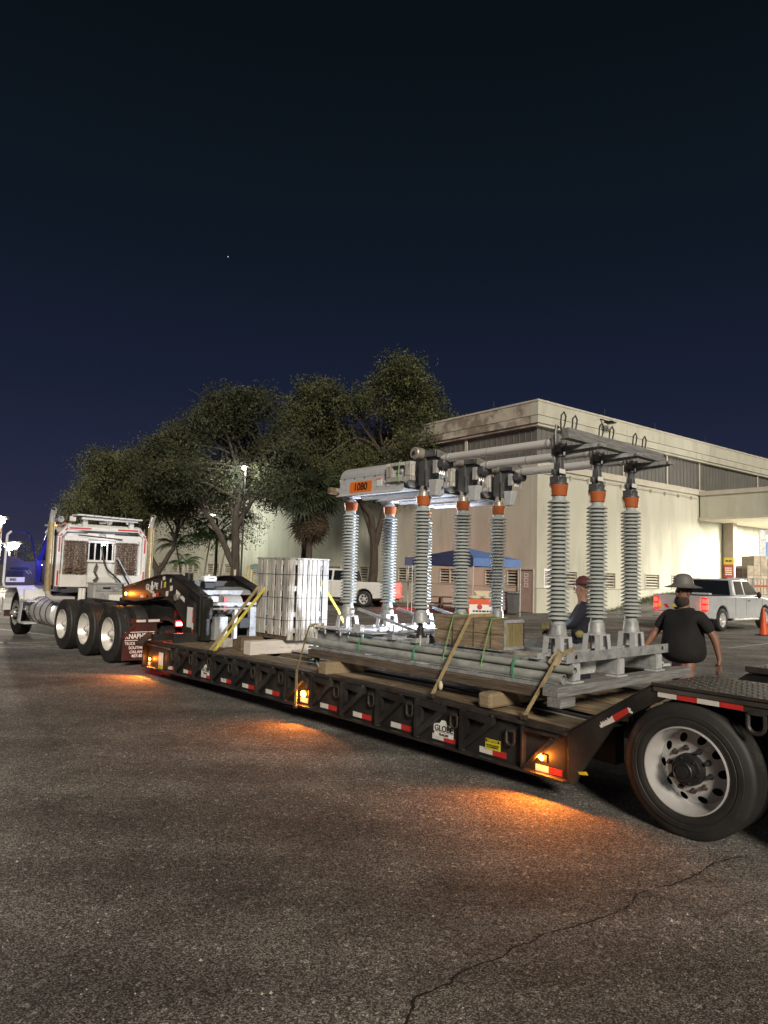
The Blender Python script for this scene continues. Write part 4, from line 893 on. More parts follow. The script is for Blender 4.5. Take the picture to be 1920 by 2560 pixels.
m = MB(); m.cyl((.80, 8.62, .93), (1.76, 8.62, .93), .03, 8); m.build('cross_tube', 'steel_dark', tr)
m = MB(); m.lathe([(0, .001), (0, .17), (.34, .17), (.34, .001)], (1.15, 8.85, 1.16), 'x', 20); m.build('air_tank', 'aluminium', tr)
m = MB(); m.bx(1.08, 1.14, 8.62, 8.66, 1.07, 1.30); m.build('valve_handle', 'tape_red', tr, smooth=0)
for x in (.86, .95, 1.3): 
    m = MB(); m.tube([(x, 8.8, 1.25), (x+.05, 8.62, 1.12), (x+.02, 8.66, .95), (x+.1, 8.8, .85)], .014, 6); m.build('hose', 'black_plain', tr)
m = MB(); m.bx(.86, 1.0, 8.66, 8.78, 1.22, 1.31); m.build('valve_block', 'galv_light', tr, smooth=0, bevel=.006); m = MB(); m.bx(1.24, 1.30, 8.52, 8.6, .60, 1.1); m.build('support_post', 'galv_light', tr, smooth=0)
m = MB(); m.bx(.84, 1.08, 8.46, 8.58, .60, .98); m.build('bulkhead_panel', 'galv', tr, smooth=0); m = MB(); m.bx(1.52, 1.755, 8.48, 8.56, .60, 1.14); m.build('bulkhead_panel', 'galv', tr, smooth=0)
m = MB(); m.bx(1.31, 1.50, 8.46, 8.56, .78, .96); m.build('battery_box', 'black_plain', tr, smooth=0, bevel=.01)
m = MB(); m.bx(.66, 1.86, 9.02, 9.07, .60, 1.18); m.build('bulkhead_panel', 'black_plain', tr, smooth=0)
m = MB(); m.bx(.02, 2.58, 8.35, 9.26, .50, .548); m.build('front_deck', 'wood_deck', tr, smooth=0)
# little engine on top of the gooseneck
en = thing('gooseneck_engine', 'small white-topped petrol engine sitting between the gooseneck plates', 'engine', TR, (1.05, 9.2, 1.42))
m = MB(); m.bx(.90, 1.15, 9.0, 9.22, 1.545, 1.65); m.build('fuel_tank', 'white_gloss', en, bevel=.03)
m = MB(); m.bx(.92, 1.13, 9.02, 9.20, 1.42, 1.545); m.build('engine_block', 'black_plain', en, bevel=.02)
m = MB(); m.cyl((1.03, 9.11, 1.65), (1.03, 9.11, 1.672), .03, 12); m.build('fuel_cap', 'polished', en)
m = MB(); m.cyl((.84, 9.45, 1.42), (.84, 9.45, 1.685), .075, 14); m.build('air_filter', 'black_plain', en)
scribble(en, 'ink_black', (1.03, 8.997, 1.60), .10, .018, 'rear')
# folding ramp step and low step beam at the front left corner
m = MB(); m.hex([(-.26, 8.72, .53), (-.24, 9.05, .53), (.0, 9.1, .70), (-.06, 8.8, .70)], [(-.27, 8.72, .555), (-.25, 9.05, .555), (-.01, 9.1, .725), (-.07, 8.8, .725)]); m.build('ramp_flap', 'steel_dark', tr, smooth=0)
m = MB(); m.bx(-.06, .52, 8.78, 8.86, .60, .70); m.build('ramp_hinge', 'black_paint', tr, smooth=0)
m = MB(); m.bx(.2, .62, 8.6, 8.64, .56, .72); m.build('front_sill', 'black_paint', tr, smooth=0)
# ================================================================== CARGO ON THE TRAILER
random.seed(12)
def timber(label, m, x0, x1, y0, y1, z0, z1, group=None, bev=.006, name='timber', cat='timber'):
    b_ = MB(); b_.bx(x0, x1, y0, y1, z0, z1); return solo(b_, name, m, label, cat, TR, ((x0+x1)/2, (y0+y1)/2, z0), group, smooth=0, bevel=bev)
timber('short square wood block under the long rail, below the left strap', 'wood_new', .02, 1.2, 4.37, 4.51, .612, .745)
timber('rounded wood block on the deck nearest the wheel', 'wood_new', .06, 1.1, 2.0, 2.15, .596, .735, bev=.028)
timber('long brown timber rail running lengthwise under the pipes', 'wood_dark', .22, .33, 1.48, 5.0, .745, .835)
timber('long brown timber rail on the far side under the frame', 'wood_dark', 2.2, 2.31, 1.6, 5.0, .745, .835)
timber('weathered grey timber across the near end of the cargo frame', 'wood_grey_x', .14, 2.62, 1.34, 1.50, .785, .872)
timber('pale short timber end poking out beneath the near cross timber', 'wood_grey_x', .12, .34, 1.30, 1.44, .705, .784)
timber('dark wood block stacked under the far end of the pipes', 'wood_dark_x', .34, 1.6, 4.82, 4.96, .745, .86)
timber('dark cross block beneath the pipes, left of the wooden box', 'wood_dark_x', .36, 1.5, 3.9, 4.03, .76, .85)
timber('dark cross block beneath the pipes, under the wooden box', 'wood_dark_x', .36, 1.5, 3.0, 3.13, .76, .85)
timber('dark cross block beneath the pipes, near the middle strap', 'wood_dark_x', .36, 1.5, 2.35, 2.47, .75, .845)
timber('long white painted timber lying in front of the slatted crate', 'wood_white_x', .28, 1.75, 6.42, 6.60, .60, .785)
timber('brown timber behind the white painted one, under the crate', 'wood_dark_x', .45, 1.9, 6.95, 7.09, .60, .79)
timber('pale weathered timber end at the gooseneck foot', 'wood_white_x', .50, .66, 7.55, 7.75, .585, .72)
timber('flat brown timber at the foot of the gooseneck', 'wood_deck', .67, 1.6, 7.55, 7.75, .585, .69)
# slatted crate -----------------------------------------------------------
ct = thing('slatted_crate', 'tall whitish slatted wooden crate standing on timbers behind the gooseneck', 'crate', TR, (1.15, 6.65, .79))
cz0, cz1 = .79, 1.965; cx0, cx1, cy0, cy1 = .80, 1.50, 6.32, 7.12
xw = [(0, .10), (.142, .228), (.236, .313), (.322, .393), (.402, .483), (.492, .553), (.602, .70)]
for a, b in xw:
    m = MB(); j = random.uniform(-.012, .012); m.bx(cx0+a+.004, cx0+b-.003, cy0-.018, cy0, cz0+random.uniform(-.01, .01), cz1-.02); m.build('slat', 'wood_slat', ct, smooth=0, bevel=.002)
for a, b in ((0, .11), (.16, .30), (.345, .48), (.55, .66), (.69, .80)):
    m = MB(); m.bx(cx0-.018, cx0, cy0+a+.002, cy0+b, cz0+.06, cz1-.01); m.build('slat', 'wood_slat', ct, smooth=0, bevel=.002)
    m = MB(); m.bx(cx1, cx1+.018, cy0+a+.002, cy0+b, cz0+.06, cz1-.01); m.build('slat', 'wood_slat', ct, smooth=0)
for a, b in xw[::2]:
    m = MB(); m.bx(cx0+a, cx0+b, cy1, cy1+.018, cz0, cz1-.02); m.build('slat', 'wood_slat', ct, smooth=0)
for z in (cz0+.10, cz0+.33, cz0+.70, cz1-.1):
    m = MB(); m.bx(cx0+.001, cx1-.001, cy0+.001, cy0+.035, z, z+.07); m.build('batten', 'wood_slat', ct, smooth=0)
    m = MB(); m.bx(cx0+.001, cx0+.035, cy0+.036, cy1-.001, z, z+.07); m.build('batten', 'wood_slat', ct, smooth=0)
m = MB(); m.bx(cx0-.02, cx1+.02, cy0-.02, cy1+.02, cz1-.018, cz1+.004); m.build('lid', 'wood_slat', ct, smooth=0)
m = MB(); m.bx(cx0, cx1, cy0, cy1, cz0-.002, cz0+.055); m.build('pallet_base', 'wood_dark_x', ct, smooth=0)
m = MB(); m.bx(cx0+.12, cx1-.12, cy0+.15, cy1-.15, cz0+.06, cz1-.2); m.build('contents', 'wood_dark', ct, smooth=0)  # dark colour on the contents puts shade into the slat gaps
for z in (cz0+.28, cz0+.60, cz1-.24):
    m = MB(); m.tube([(cx0-.021, cy0-.021, z), (cx1+.021, cy0-.021, z), (cx1+.021, cy1+.02, z), (cx0-.021, cy1+.02, z)], .0035, 4, closed=True); m.build('binding_wire', 'steel_dark', ct)
# disconnect switch ---------------------------------------------------------
ds = thing('disconnect_switch', 'three-phase high voltage disconnect switch with nine ribbed grey insulators on a steel frame', 'switch', TR, (1.33, 3.3, .872))
PX = (.66, 1.33, 2.0)
for x in (.52, 1.28, 2.03):
    m = MB(); m.bx(x-.055, x+.055, 1.405, 5.15, .885, 1.045); m.build('frame_rail', 'galv', ds, smooth=0, bevel=.008)
    m = MB(); m.bx(x-.045, x+.045, 1.398, 1.404, .897, 1.033); m.build('rail_end', 'galv_light', ds, smooth=0)
    m = MB(); m.bx(x-.09, x+.09, 1.39, 1.52, .872, .884); m.build('rail_foot', 'galv_light', ds, smooth=0)
m = MB(); m.bx(.36, 2.22, 1.40, 1.412, 1.048, 1.14); m.bx(.36, 2.22, 1.413, 1.47, 1.048, 1.058); m.build('end_channel', 'galv', ds, smooth=0, bevel=.003)
for x in (.50, 2.09):
    m = MB(); m.lathe([(0, .001), (0, .020)], (x, 1.398, 1.10), 'y', 14); m.build('bolt_hole', 'black_plain', ds, smooth=0)
for y in (1.78, 3.35, 3.72, 4.65, 4.98):
    m = MB(); m.bx(.40, 2.2, y-.04, y+.04, 1.048, 1.07); m.bx(.40, 2.2, y-.04, y-.03, 1.07, 1.10); m.build('cross_channel', 'galv', ds, smooth=0)
m = MB(); m.bx(.40, 2.2, 4.60, 5.05, 1.071, 1.082); m.build('base_plate', 'galv_light', ds, smooth=0)
# insulator
def shed_profile(h, n, core, rad_):
    P = [(0, .001), (0, core+.03), (.02, core+.032), (.10, core+.012), (.115, core+.008), (.116, core+.001), (.15, core)]
    z0 = .155; z1 = h-.14; dz = (z1-z0)/n
    for k in range(n):
        z = z0+dz*k; P += [(z, core), (z+dz*.22, core+.006), (z+dz*.16, rad_-.003), (z+dz*.24, rad_), (z+dz*.36, rad_-.003), (z+dz*.82, core+.010), (z+dz*.97, core)]
    P += [(h-.135, core), (h-.105, core)]
    return P
HI = 1.42
def insulator_parts(parent, x, y, z, n=29, r=.105, core=.063):
    prof = shed_profile(HI, n, core, r)
    m = MB(); m.lathe([p for p in prof if p[0] >= .116], (x, y, z), 'z', 28); ins = m.build('insulator', 'porcelain', parent, smooth=45)
    m = MB(); m.lathe([(0, .001), (0, .090), (.014, .090), (.02, .084), (.11, .074), (.118, .066), (.118, .001)], (x, y, z), 'z', 28); m.build('base_flange', 'galv', ins, smooth=30)
    m = MB(); m.lathe([(-.107, .001), (-.107, core+.006), (-.10, core+.012), (-.008, core+.024), (0, core+.020), (0, .001)], (x, y, z+HI), 'z', 28); m.build('cap', 'orange_cap', ins, smooth=30)
    return ins
first = None
def put_ins(x, y, z):
    global first
    if first is None: first = (insulator_parts(ds, x, y, z), (x, y, z)); return first[0]
    o, p = first; return dup(o, ds, (x-p[0], y-p[1], z-p[2]))
def pedestal(x, y, zt_, zb_, w1=.185, w2=.205):
    m = MB(); h = zt_-zb_
    m.bx(x-w1/2, x+w1/2, y-w1/2, y+w1/2, zt_-.012, zt_)
    for sx in (-1, 1):
        for sy in (-1, 1):
            a = [(x+sx*w1/2, y+sy*w1/2), (x+sx*w1/2-sx*.058, y+sy*w1/2), (x+sx*w1/2-sx*.055, y+sy*w1/2-sy*.01), (x+sx*w1/2-sx*.01, y+sy*w1/2-sy*.01), (x+sx*w1/2-sx*.01, y+sy*w1/2-sy*.055), (x+sx*w1/2, y+sy*w1/2-sy*.058)]
            d = (w2-w1)/2; b = [(p+sx*d, q+sy*d) for p, q in a]
            m.hex([(p, q, zb_) for p, q in b], [(p, q, zt_-.0125) for p, q in a])
    for sx in (-1, 1): m.bx(x+sx*w2/2-.03, x+sx*w2/2+.05*max(0, sx)+.03, y-w2/2, y+w2/2, zb_-.012, zb_-.001)
    return m.build('pedestal', 'galv_light', ds, smooth=20)
for x in PX:
    # jaw end
    y, z = 1.70, 1.248; put_ins(x, y, z); pedestal(x, y, z, 1.084)
    T_ = z+HI
    m = MB(); m.lathe([(0, .001), (0, .088), (.015, .088), (.02, .075), (.05, .06)], (x, y, T_), 'z', 20); m.bx(x-.08, x+.06, y-.05, y+.05, T_+.012, T_+.075); m.bx(x+.055, x+.088, y-.02, y+.02, T_, T_+.12); m.bx(x-.10, x-.07, y-.02, y+.02, T_+.09, T_+.14); jb = m.build('jaw_base', 'switch_dark', ds, smooth=30, bevel=.004)
    m = MB(); m.bx(x-.075, x+.02, y-.062, y-.052, T_+.10, T_+.145); m.build('latch_plate', 'label_white', jb, smooth=0, bevel=.008)
    m = MB(); m.lathe([(.05, .055), (.10, .044), (.16, .038), (.24, .042), (.27, .048), (.27, .062), (.28, .062), (.28, .04), (.36, .04), (.37, .001)], (x, y, T_), 'z', 20)
    m.hex([(x-.05, y-.035, T_+.06), (x+.05, y-.035, T_+.06), (x+.05, y+.035, T_+.06), (x-.05, y+.035, T_+.06)], [(x-.028, y-.028, T_+.26), (x+.028, y-.028, T_+.26), (x+.028, y+.028, T_+.26), (x-.028, y+.028, T_+.26)]); m.build('jaw_post', 'switch_dark', jb, smooth=35)
    m = MB(); ZT = 3.075
    m.bx(x-.06, x+.06, y+.01, y+.05, ZT-.13, ZT+.07); m.bx(x-.055, x-.015, y-.04, y+.009, ZT-.10, ZT+.06)
    m.build('jaw_head', 'bronze', jb, smooth=0, bevel=.006)
    m = MB()     # horn plate pointing to the camera side
    m.hex([(x+.015, y-.03, ZT-.09), (x+.03, y-.03, ZT-.09), (x+.03, y-.03, ZT-.03), (x+.015, y-.03, ZT-.03)], [(x+.10, y-.38, ZT-.06), (x+.115, y-.38, ZT-.06), (x+.115, y-.38, ZT-.03), (x+.10, y-.38, ZT-.03)])
    m.hex([(x+.055, y-.03, ZT-.12), (x+.068, y-.03, ZT-.12), (x+.068, y-.03, ZT-.06), (x+.055, y-.03, ZT-.06)], [(x+.15, y-.36, ZT-.075), (x+.165, y-.36, ZT-.075), (x+.165, y-.36, ZT-.035), (x+.15, y-.36, ZT-.035)])
    m.bx(x+.08, x+.18, y-.395, y-.37, ZT-.065, ZT-.03); m.build('arcing_horn', 'galv', jb, smooth=0, bevel=.003)
    for bx_, bz in ((-.035, .035), (-.035, -.03), (.0, .035), (.0, -.03), (.035, -.02)):
        m = MB(); m.lathe([(-.055, .001), (-.055, .012), (-.04, .014), (-.03, .014)], (x+bx_, y-.005, ZT+bz), 'y', 8); m.build('bolt', 'polished', jb)
    for sx in (-.035, .07):
        P = [(a_, b_, c_+.045) for a_, b_, c_ in [(x+sx, y-.05, ZT+.02), (x+sx-.03, y-.06, ZT+.12), (x+sx-.035, y-.07, ZT+.20), (x+sx, y-.075, ZT+.235), (x+sx+.04, y-.07, ZT+.20), (x+sx+.035, y-.06, ZT+.12), (x+sx+.005, y-.05, ZT+.03)]]
        if sx > 0: P = [(px_+.04, py_-.03, pz_-.015) for px_, py_, pz_ in P]
        m = MB(); m.tube(P, .008, 6); m.build('rod_loop', 'steel_dark', jb)
    m = MB(); m.tube([(x-.055, y+.0, ZT-.04), (x-.06, y+.0, ZT+.10), (x-.045, y, ZT+.16), (x-.02, y-.005, ZT+.14)], .014, 7); m.build('jaw_finger', 'switch_dark', jb)
    # rotating middle stack
    y2 = 3.50; put_ins(x, y2, z)
    m = MB(); m.lathe([(-.17, .001), (-.17, .045), (-.12, .045), (-.12, .035), (-.07, .035), (-.07, .05), (-.055, .05), (-.055, .03), (0, .03)], (x, y2, z), 'z', 18); m.bx(x-.16, x+.16, y2-.05, y2+.05, 1.083, 1.10); m.bx(x-.15, x-.12, y2-.03, y2+.03, 1.10, 1.12); m.bx(x+.12, x+.15, y2-.03, y2+.03, 1.10, 1.12)
    m.build('rotor_bearing', 'steel_dark', ds, smooth=30)
    T_ = z+HI
    m = MB(); m.lathe([(0, .001), (0, .07), (.05, .065), (.06, .04), (.12, .04), (.12, .001)], (x, y2, T_), 'z', 18); hb_ = m.build('hinge_base', 'bronze', ds, smooth=30)
    m = MB(); m.bx(x-.04, x+.03, y2-.06, y2+.05, T_+.12, ZT+.05); m.bx(x-.06, x+.10, y2-.10, y2-.07, T_+.10, T_+.30); m.bx(x+.06, x+.10, y2-.14, y2-.08, T_+.13, T_+.32)
    m.px([(y2-.02, ZT+.02), (y2-.28, ZT+.10), (y2-.36, ZT+.06), (y2-.36, ZT-.06), (y2-.22, ZT-.16), (y2-.05, T_+.12)], x-.012, x+.012); m.build('hinge_body', 'switch_dark', hb_, smooth=0, bevel=.006)
    m = MB(); m.hex([(x-.02, y2-.20, T_+.0), (x+.05, y2-.20, T_+.0), (x+.05, y2-.12, T_+.0), (x-.02, y2-.12, T_+.0)], [(x-.035, y2-.24, T_+.18), (x+.075, y2-.24, T_+.18), (x+.075, y2-.10, T_+.18), (x-.035, y2-.10, T_+.18)]); m.build('counterweight', 'galv_light', hb_, smooth=0, bevel=.008)
    for k in (-.045, -.015, .02):
        P = [(x+k, y2-.26, ZT-.05), (x+k, y2-.27, ZT-.16), (x+k+.012, y2-.27, ZT-.185), (x+k+.024, y2-.27, ZT-.16), (x+k+.024, y2-.26, ZT-.05)]
        m = MB(); m.tube(P, .006, 6); m.build('contact_finger', 'polished', hb_)
    m = MB(); m.bx(x-.07, x-.045, y2-.26, y2-.20, T_+.24, ZT-.02); m.bx(x+.06, x+.075, y2-.30, y2-.24, T_+.2, ZT-.03); m.build('contact_bracket', 'aluminium', hb_, smooth=0, bevel=.003)
    m = MB(); m.lathe([(-.12, .001), (-.12, .062), (-.11, .070), (.0, .070), (.02, .055), (.06, .055), (.06, .001)], (x-.03, y2+.02, ZT+.075), 'x', 20); m.build('spring_drum', 'bronze', hb_, smooth=30)
    m = MB(); m.lathe([(-.012, .001), (-.012, .022), (.0, .024)], (x-.15, y2+.02, ZT+.075), 'x', 12); m.build('drum_boss', 'steel_dark', hb_)
    m = MB(); m.bx(x-.05, x+.05, y2-.22, y2-.05, ZT+.03, ZT+.11); m.cyl((x-.07, y2-.32, ZT-.06), (x+.09, y2-.32, ZT-.06), .05, 14); m.build('hinge_clamp', 'switch_dark', hb_, smooth=30, bevel=.005)
    m = MB(); m.hex([(x-.05, y2-.24, ZT+.02), (x+.05, y2-.24, ZT+.02), (x+.05, y2-.24, ZT+.10), (x-.05, y2-.24, ZT+.10)], [(x-.035, y2-.38, ZT-.035), (x+.035, y2-.38, ZT-.035), (x+.035, y2-.38, ZT+.035), (x-.035, y2-.38, ZT+.035)]); m.build('blade_socket', 'bronze', hb_, smooth=0, bevel=.006)
    m = MB(); m.cyl((x, y+.02, ZT), (x, y2-.30, ZT), .048, 20); bt = m.build('blade_tube', 'tube_metal', ds, smooth=40)
    for yy in (y+.10, y2-.40): m = MB(); m.cyl((x, yy, ZT), (x, yy+.03, ZT), .0505, 20); m.build('tube_clamp', 'polished', bt)
    m = MB(); m.lathe([(0, .0485), (.008, .0495), (.016, .0485)], (x, 2.55, ZT), 'y', 20); m.build('weld_bead', 'aluminium', bt)
    # wood shipping cradle at the hinge
    for (a, b, c, d) in ((y2+.02, y2+.42, 2.86, 2.91), (y2+.02, y2+.42, 3.04, 3.075)):
        m = MB(); m.bx(x-.20, x-.12, a, b, c-.02, d-.02); m.build('cradle_board', 'wood_slat', ds, smooth=0)
    for yy in (y2+.02, y2+.34):
        m = MB(); m.bx(x-.205, x-.125, yy, yy+.08, 2.892, 3.018); m.build('cradle_block', 'wood_slat', ds, smooth=0)
    m = MB(); m.tube([(x-.17, y2+.20, 3.08), (x-.205, y2+.20, 3.06), (x-.207, y2+.20, 2.83), (x-.17, y2+.20, 2.82)], .007, 4); m.build('cradle_band', 'band_lime' if x < 1 else 'band_green', ds)
    m = MB(); m.ball((x-.14, y2+.21, 2.955), .04, 10); m.build('cradle_knob', 'galv', ds)
    for k in range(5):
        a = k*1.3; m = MB(); m.tube([(x-.1, y2+.1, 3.06), (x-.1+.1*math.cos(a), y2+.1+.12*math.sin(a), 3.10), (x-.1+.14*math.cos(a), y2+.1+.17*math.sin(a), 3.07)], .003, 4); m.build('binding_wire', 'black_plain', ds)
    # rear stack with interrupter housing
    y3 = 4.79; put_ins(x, y3, z); pedestal(x, y3, z, 1.084, .185, .22)
    m = MB(); m.lathe([(0, .001), (0, .065), (.03, .06), (.035, .035), (.10, .035), (.10, .001)], (x, y3, T_), 'z', 14); m.bx(x-.07, x+.07, y3-.10, y3+.10, T_+.05, T_+.075)
    m.px([(y3+.12, T_+.10), (y3+.28, T_+.13), (y3+.12, T_+.03), (y3-.05, T_+.03)], x-.03, x-.015); m.build('saddle', 'galv_light', ds, smooth=30, bevel=.003)
    Rr_ = .155; zc = T_+.115+Rr_; hc_ = (x, zc)
    y_a, y_b = y2+.16, y3+.055; rings_ = []
    m = MB(); n_ = 28; P = []
    for (yy, r_) in ((y_b+.035, .02), (y_b+.033, .09), (y_b+.02, .13), (y_b, .15), (y_b-.02, Rr_), (y_a, Rr_)):
        P.append((yy, r_))
    m.lathe([(yy, r_) for yy, r_ in P], (x, 0, zc), 'y', n_); hz = m.build('interrupter_housing', 'galv_light', ds, smooth=40)
    for sg_ in (-1, 1):
        q_ = [(x+sg_*.154, zc+.002), (x+sg_*.158, zc+.002), (x+sg_*.172, zc-.185), (x+sg_*.225, zc-.215), (x+sg_*.222, zc-.222), (x+sg_*.166, zc-.192)]
        m = MB(); m.py(q_ if sg_ < 0 else q_[::-1], y_a, y_b-.02); m.build('housing_skirt', 'galv_light', hz, smooth=0)
    m = MB(); m.bx(x-.16, x+.16, y_a+.03, y_b-.04, zc-.175, zc-.165); m.build('housing_floor', 'galv_light', hz, smooth=0)
    m = MB(); m.bx(x-.157, x-.150, y_a, y_b-.03, zc-.012, zc+.012); m.build('housing_seam', 'galv', hz, smooth=0)
    for k in range(6):
        m = MB(); m.lathe([(-.168, .001), (-.168, .007), (-.155, .007)], (x, y_a+.12+k*.19, zc+.0), 'x', 8); m.build('rivet', 'steel_dark', hz)
    ang = rad(30)      # number plate on the lower left flank
    def flank(yc, hh, ww, off, mt, nm, zang, par=hz):
        m = MB(); a0 = zang-hh/Rr_/2; V_ = []
        for sgn in (1, -1):
            for j in range(6):
                a = zang+hh/Rr_*(j/5-.5); V_.append((x-(Rr_+off)*math.cos(a), yc+sgn*ww/2, zc-(Rr_+off)*math.sin(a)))
        m.add(V_, [(j, j+1, 7+j, 6+j) for j in range(5)]); return m.build(nm, mt, par, smooth=60)
    sk = lambda z_: x-.1605-(zc-z_)*.0757
    m = MB(); m.hex([(sk(zc-.178), a, zc-.178) for a in (4.62, 4.21)]+[(sk(zc-.178)+.004, a, zc-.178) for a in (4.21, 4.62)], [(sk(zc-.045), a, zc-.045) for a in (4.62, 4.21)]+[(sk(zc-.045)+.004, a, zc-.045) for a in (4.21, 4.62)]); m.build('number_plate', 'orange_sign', hz, smooth=0)
    Rp = Matrix.Rotation(.0756, 3, 'Y') @ ORI['side']
    text('1080', .128, 'ink_black', hz, (sk(zc-.113)-.0035, 4.415, zc-.113), R=Rp, name='plate_lettering', sx=1.0, bold=.0022)
    m = MB(); m.bx(sk(zc-.09)-.006, sk(zc-.09), 4.03, 4.12, zc-.125, zc-.035); m.build('label', 'label_white', hz, smooth=0); m = MB(); m.bx(sk(zc-.09)-.0075, sk(zc-.09)-.0062, 4.03, 4.12, zc-.05, zc-.035); m.build('label_stripe', 'orange_sign', hz, smooth=0)
    m = MB(); m.px([(3.99, zc-.08), (3.93, zc-.14), (3.88, zc-.13), (3.94, zc-.03)], sk(zc-.09)-.008, sk(zc-.09)-.004); m.build('label', 'label_white', hz, smooth=0)
    m = MB(); m.bx(x-.19, x+.0, y_b+.14, y_b+.20, zc-.16, zc-.08); m.build('shipping_block', 'wood_dark_x', ds, smooth=0)
# top wood beam across the jaws
timber('dark grey wood beam lying across the three jaws at the near top end', 'wood_grey_x', .43, 2.22, 1.44, 1.52, 3.055, 3.155, name='top_beam', cat='beam')
# lever arms between phases
for x in PX:
    m = MB(); m.bar((x+.10, 4.70, 1.33), (x+.14, 3.72, 1.13), .045, .03); m.build('drive_lever', 'galv', ds, smooth=0, bevel=.003)
m = MB(); m.cyl((.45, 3.62, 1.14), (2.15, 3.62, 1.14), .022, 10); m.build('phase_link_tube', 'galv', ds)
for y in (3.30, 4.52):
    for x in (.46, .58, 1.2, 1.36, 1.98, 2.1):
        m = MB(); m.cyl((x, y, 1.0), (x, y, 1.13), .012, 6); m.build('anchor_bolt', 'galv_light', ds)
for x, y in ((.40, 5.12), (.40, 4.9), (.40, 4.6), (.41, 4.2), (.75, 5.1), (1.1, 5.12)):
    m = MB(); m.cyl((x, y, 1.02), (x, y, 1.11), .012, 6); m.cyl((x, y, 1.075), (x, y, 1.09), .024, 6); m.build('anchor_bolt', 'galv_light', ds)
m = MB(); m.bx(.38, .62, 4.0, 5.14, 1.083, 1.095); m.bx(.44, .50, 4.28, 4.42, 1.096, 1.17); m.build('mounting_strip', 'galv_light', ds, smooth=0, bevel=.003)
# galvanised pipes in a bundle
pg = 'galvanised pipes bundled along the frame'
for (lab, x, z, y0, y1, r) in (('lower outer galvanised pipe of the bundle, with the dented far end', .345, .915, 1.42, 5.22, .044), ('upper galvanised pipe lying on the other two in the bundle', .39, .995, 1.34, 4.4, .034), ('inner galvanised pipe of the bundle, its open end beside the rail', .435, .912, 1.46, 5.1, .036), ('short galvanised pipe tucked behind the first frame rail', .62, .985, 1.50, 3.9, .033)):
    m = MB(); m.lathe([(y0, r-.007), (y0, r), (y1, r), (y1, r-.007), (y0+.25, r-.007), (y0+.251, .001)], (x, 0, z), 'y', 20)
    solo(m, 'steel_pipe', 'galv_pipe', lab, 'pipe', TR, (x, y0, z), pg)
m = MB(); m.bx(.30, .46, 1.46, 5.2, .872, .880); solo(m, 'flat_bar', 'galv', 'thin galvanised flat bar beneath the pipe bundle', 'bar', TR, (.38, 3, .872), smooth=0)
m = MB(); m.bx(.26, .29, 1.5, 5.05, .838, .868); solo(m, 'angle_iron', 'galv', 'narrow galvanised angle iron along the outer edge below the pipes', 'bar', TR, (.27, 3, .838), smooth=0)
for i, y in enumerate((4.15, 3.25, 1.95)):
    P = [(.36, y, 1.045), (.315, y+.0, .985), (.292, y-.01, .93), (.30, y-.02, .87), (.38, y-.02, .862), (.48, y-.01, .88), (.485, y, .96), (.43, y, 1.035)]
    m = MB()
    for a, b in zip(P, P[1:]+P[:1]): m.bar(a, b, .03, .003, up=(1, 0, 0) if abs(a[0]-b[0]) < .03 else (0, 0, 1))
    t_ = solo(m, 'plastic_band', 'band_green', ('green band around the pipes near their far end', 'green band around the pipes left of the wooden box', 'green band around the pipes near their open ends')[i], 'band', TR, (.38, y, .9), 'green plastic bands on the pipes', smooth=0)
for i, y in enumerate((2.80, 2.30)):
    m = MB()
    for a, b in (((.43, y, 1.375), (.70, y+.02, 1.378)), ((.43, y, 1.375), (.30, y+.02, .93)), ((.30, y+.02, .93), (.36, y-.03, .85))): m.bar(a, b, .012, .003, up=(0, 1, 0))
    solo(m, 'plastic_band', 'band_lime', ('lime band over the wooden box, left of the ratchet strap', 'lime band over the wooden box, nearer its open end')[i], 'band', TR, (.45, y, 1.2), 'lime plastic bands on the wooden box', smooth=0)
# wooden box ---------------------------------------------------------------
wb = thing('wooden_box', 'old brown plank box with a metal-edged mossy plywood end lying on the pipes', 'box', TR, (.62, 2.6, 1.06))
bx0, bx1, by0, by1, bz0, bz1 = .45, .76, 2.16, 3.08, 1.085, 1.37
for i, (a, b) in enumerate(((bz0, 1.222), (1.227, bz1))):
    m = MB(); m.bx(bx0, bx0+.02, by0, by1, a, b); m.build('plank', 'wood_crate', wb, smooth=0, bevel=.002)
    m = MB(); m.bx(bx1-.02, bx1, by0, by1, a, b); m.build('plank', 'wood_crate', wb, smooth=0)
for a, b in ((bx0+.021, .60), (.604, bx1-.021)):
    m = MB(); m.bx(a, b, by0, by1, bz1-.015, bz1+.004); m.build('plank', 'wood_crate', wb, smooth=0, bevel=.002)
m = MB(); m.bx(bx0+.021, bx1-.021, by0+.01, by1-.01, bz0, bz0+.02); m.build('plank', 'wood_crate', wb, smooth=0)
m = MB(); m.bx(bx0+.024, bx1-.024, by0+.006, by0+.02, bz0+.021, bz1-.017); m.build('end_board', 'plywood_end', wb, smooth=0)
m = MB(); m.bx(bx0+.022, bx1-.022, by1-.03, by1-.012, bz0+.021, bz1-.017); m.build('end_board', 'plywood_end', wb, smooth=0)
m = MB(); m.bx(bx0-.002, bx0+.026, by0-.004, by0+.005, bz0, bz1); m.bx(bx0+.027, bx1, by0-.004, by0+.005, bz1-.03, bz1); m.bx(bx0+.027, bx1, by0-.004, by0+.005, bz0, bz0+.028); m.build('metal_edge', 'galv', wb, smooth=0)
m = MB(); m.bx(bx1-.012, bx1+.004, by0-.003, by0+.004, bz0+.03, bz1-.031); m.build('metal_edge', 'steel_dark', wb, smooth=0)
for y in (2.83, 2.55, 2.33):
    m = MB(); m.bx(bx0-.0025, bx0-.0005, y-.012, y+.004, bz0, bz1); m.build('strap_stain', 'wood_dark', wb, smooth=0)
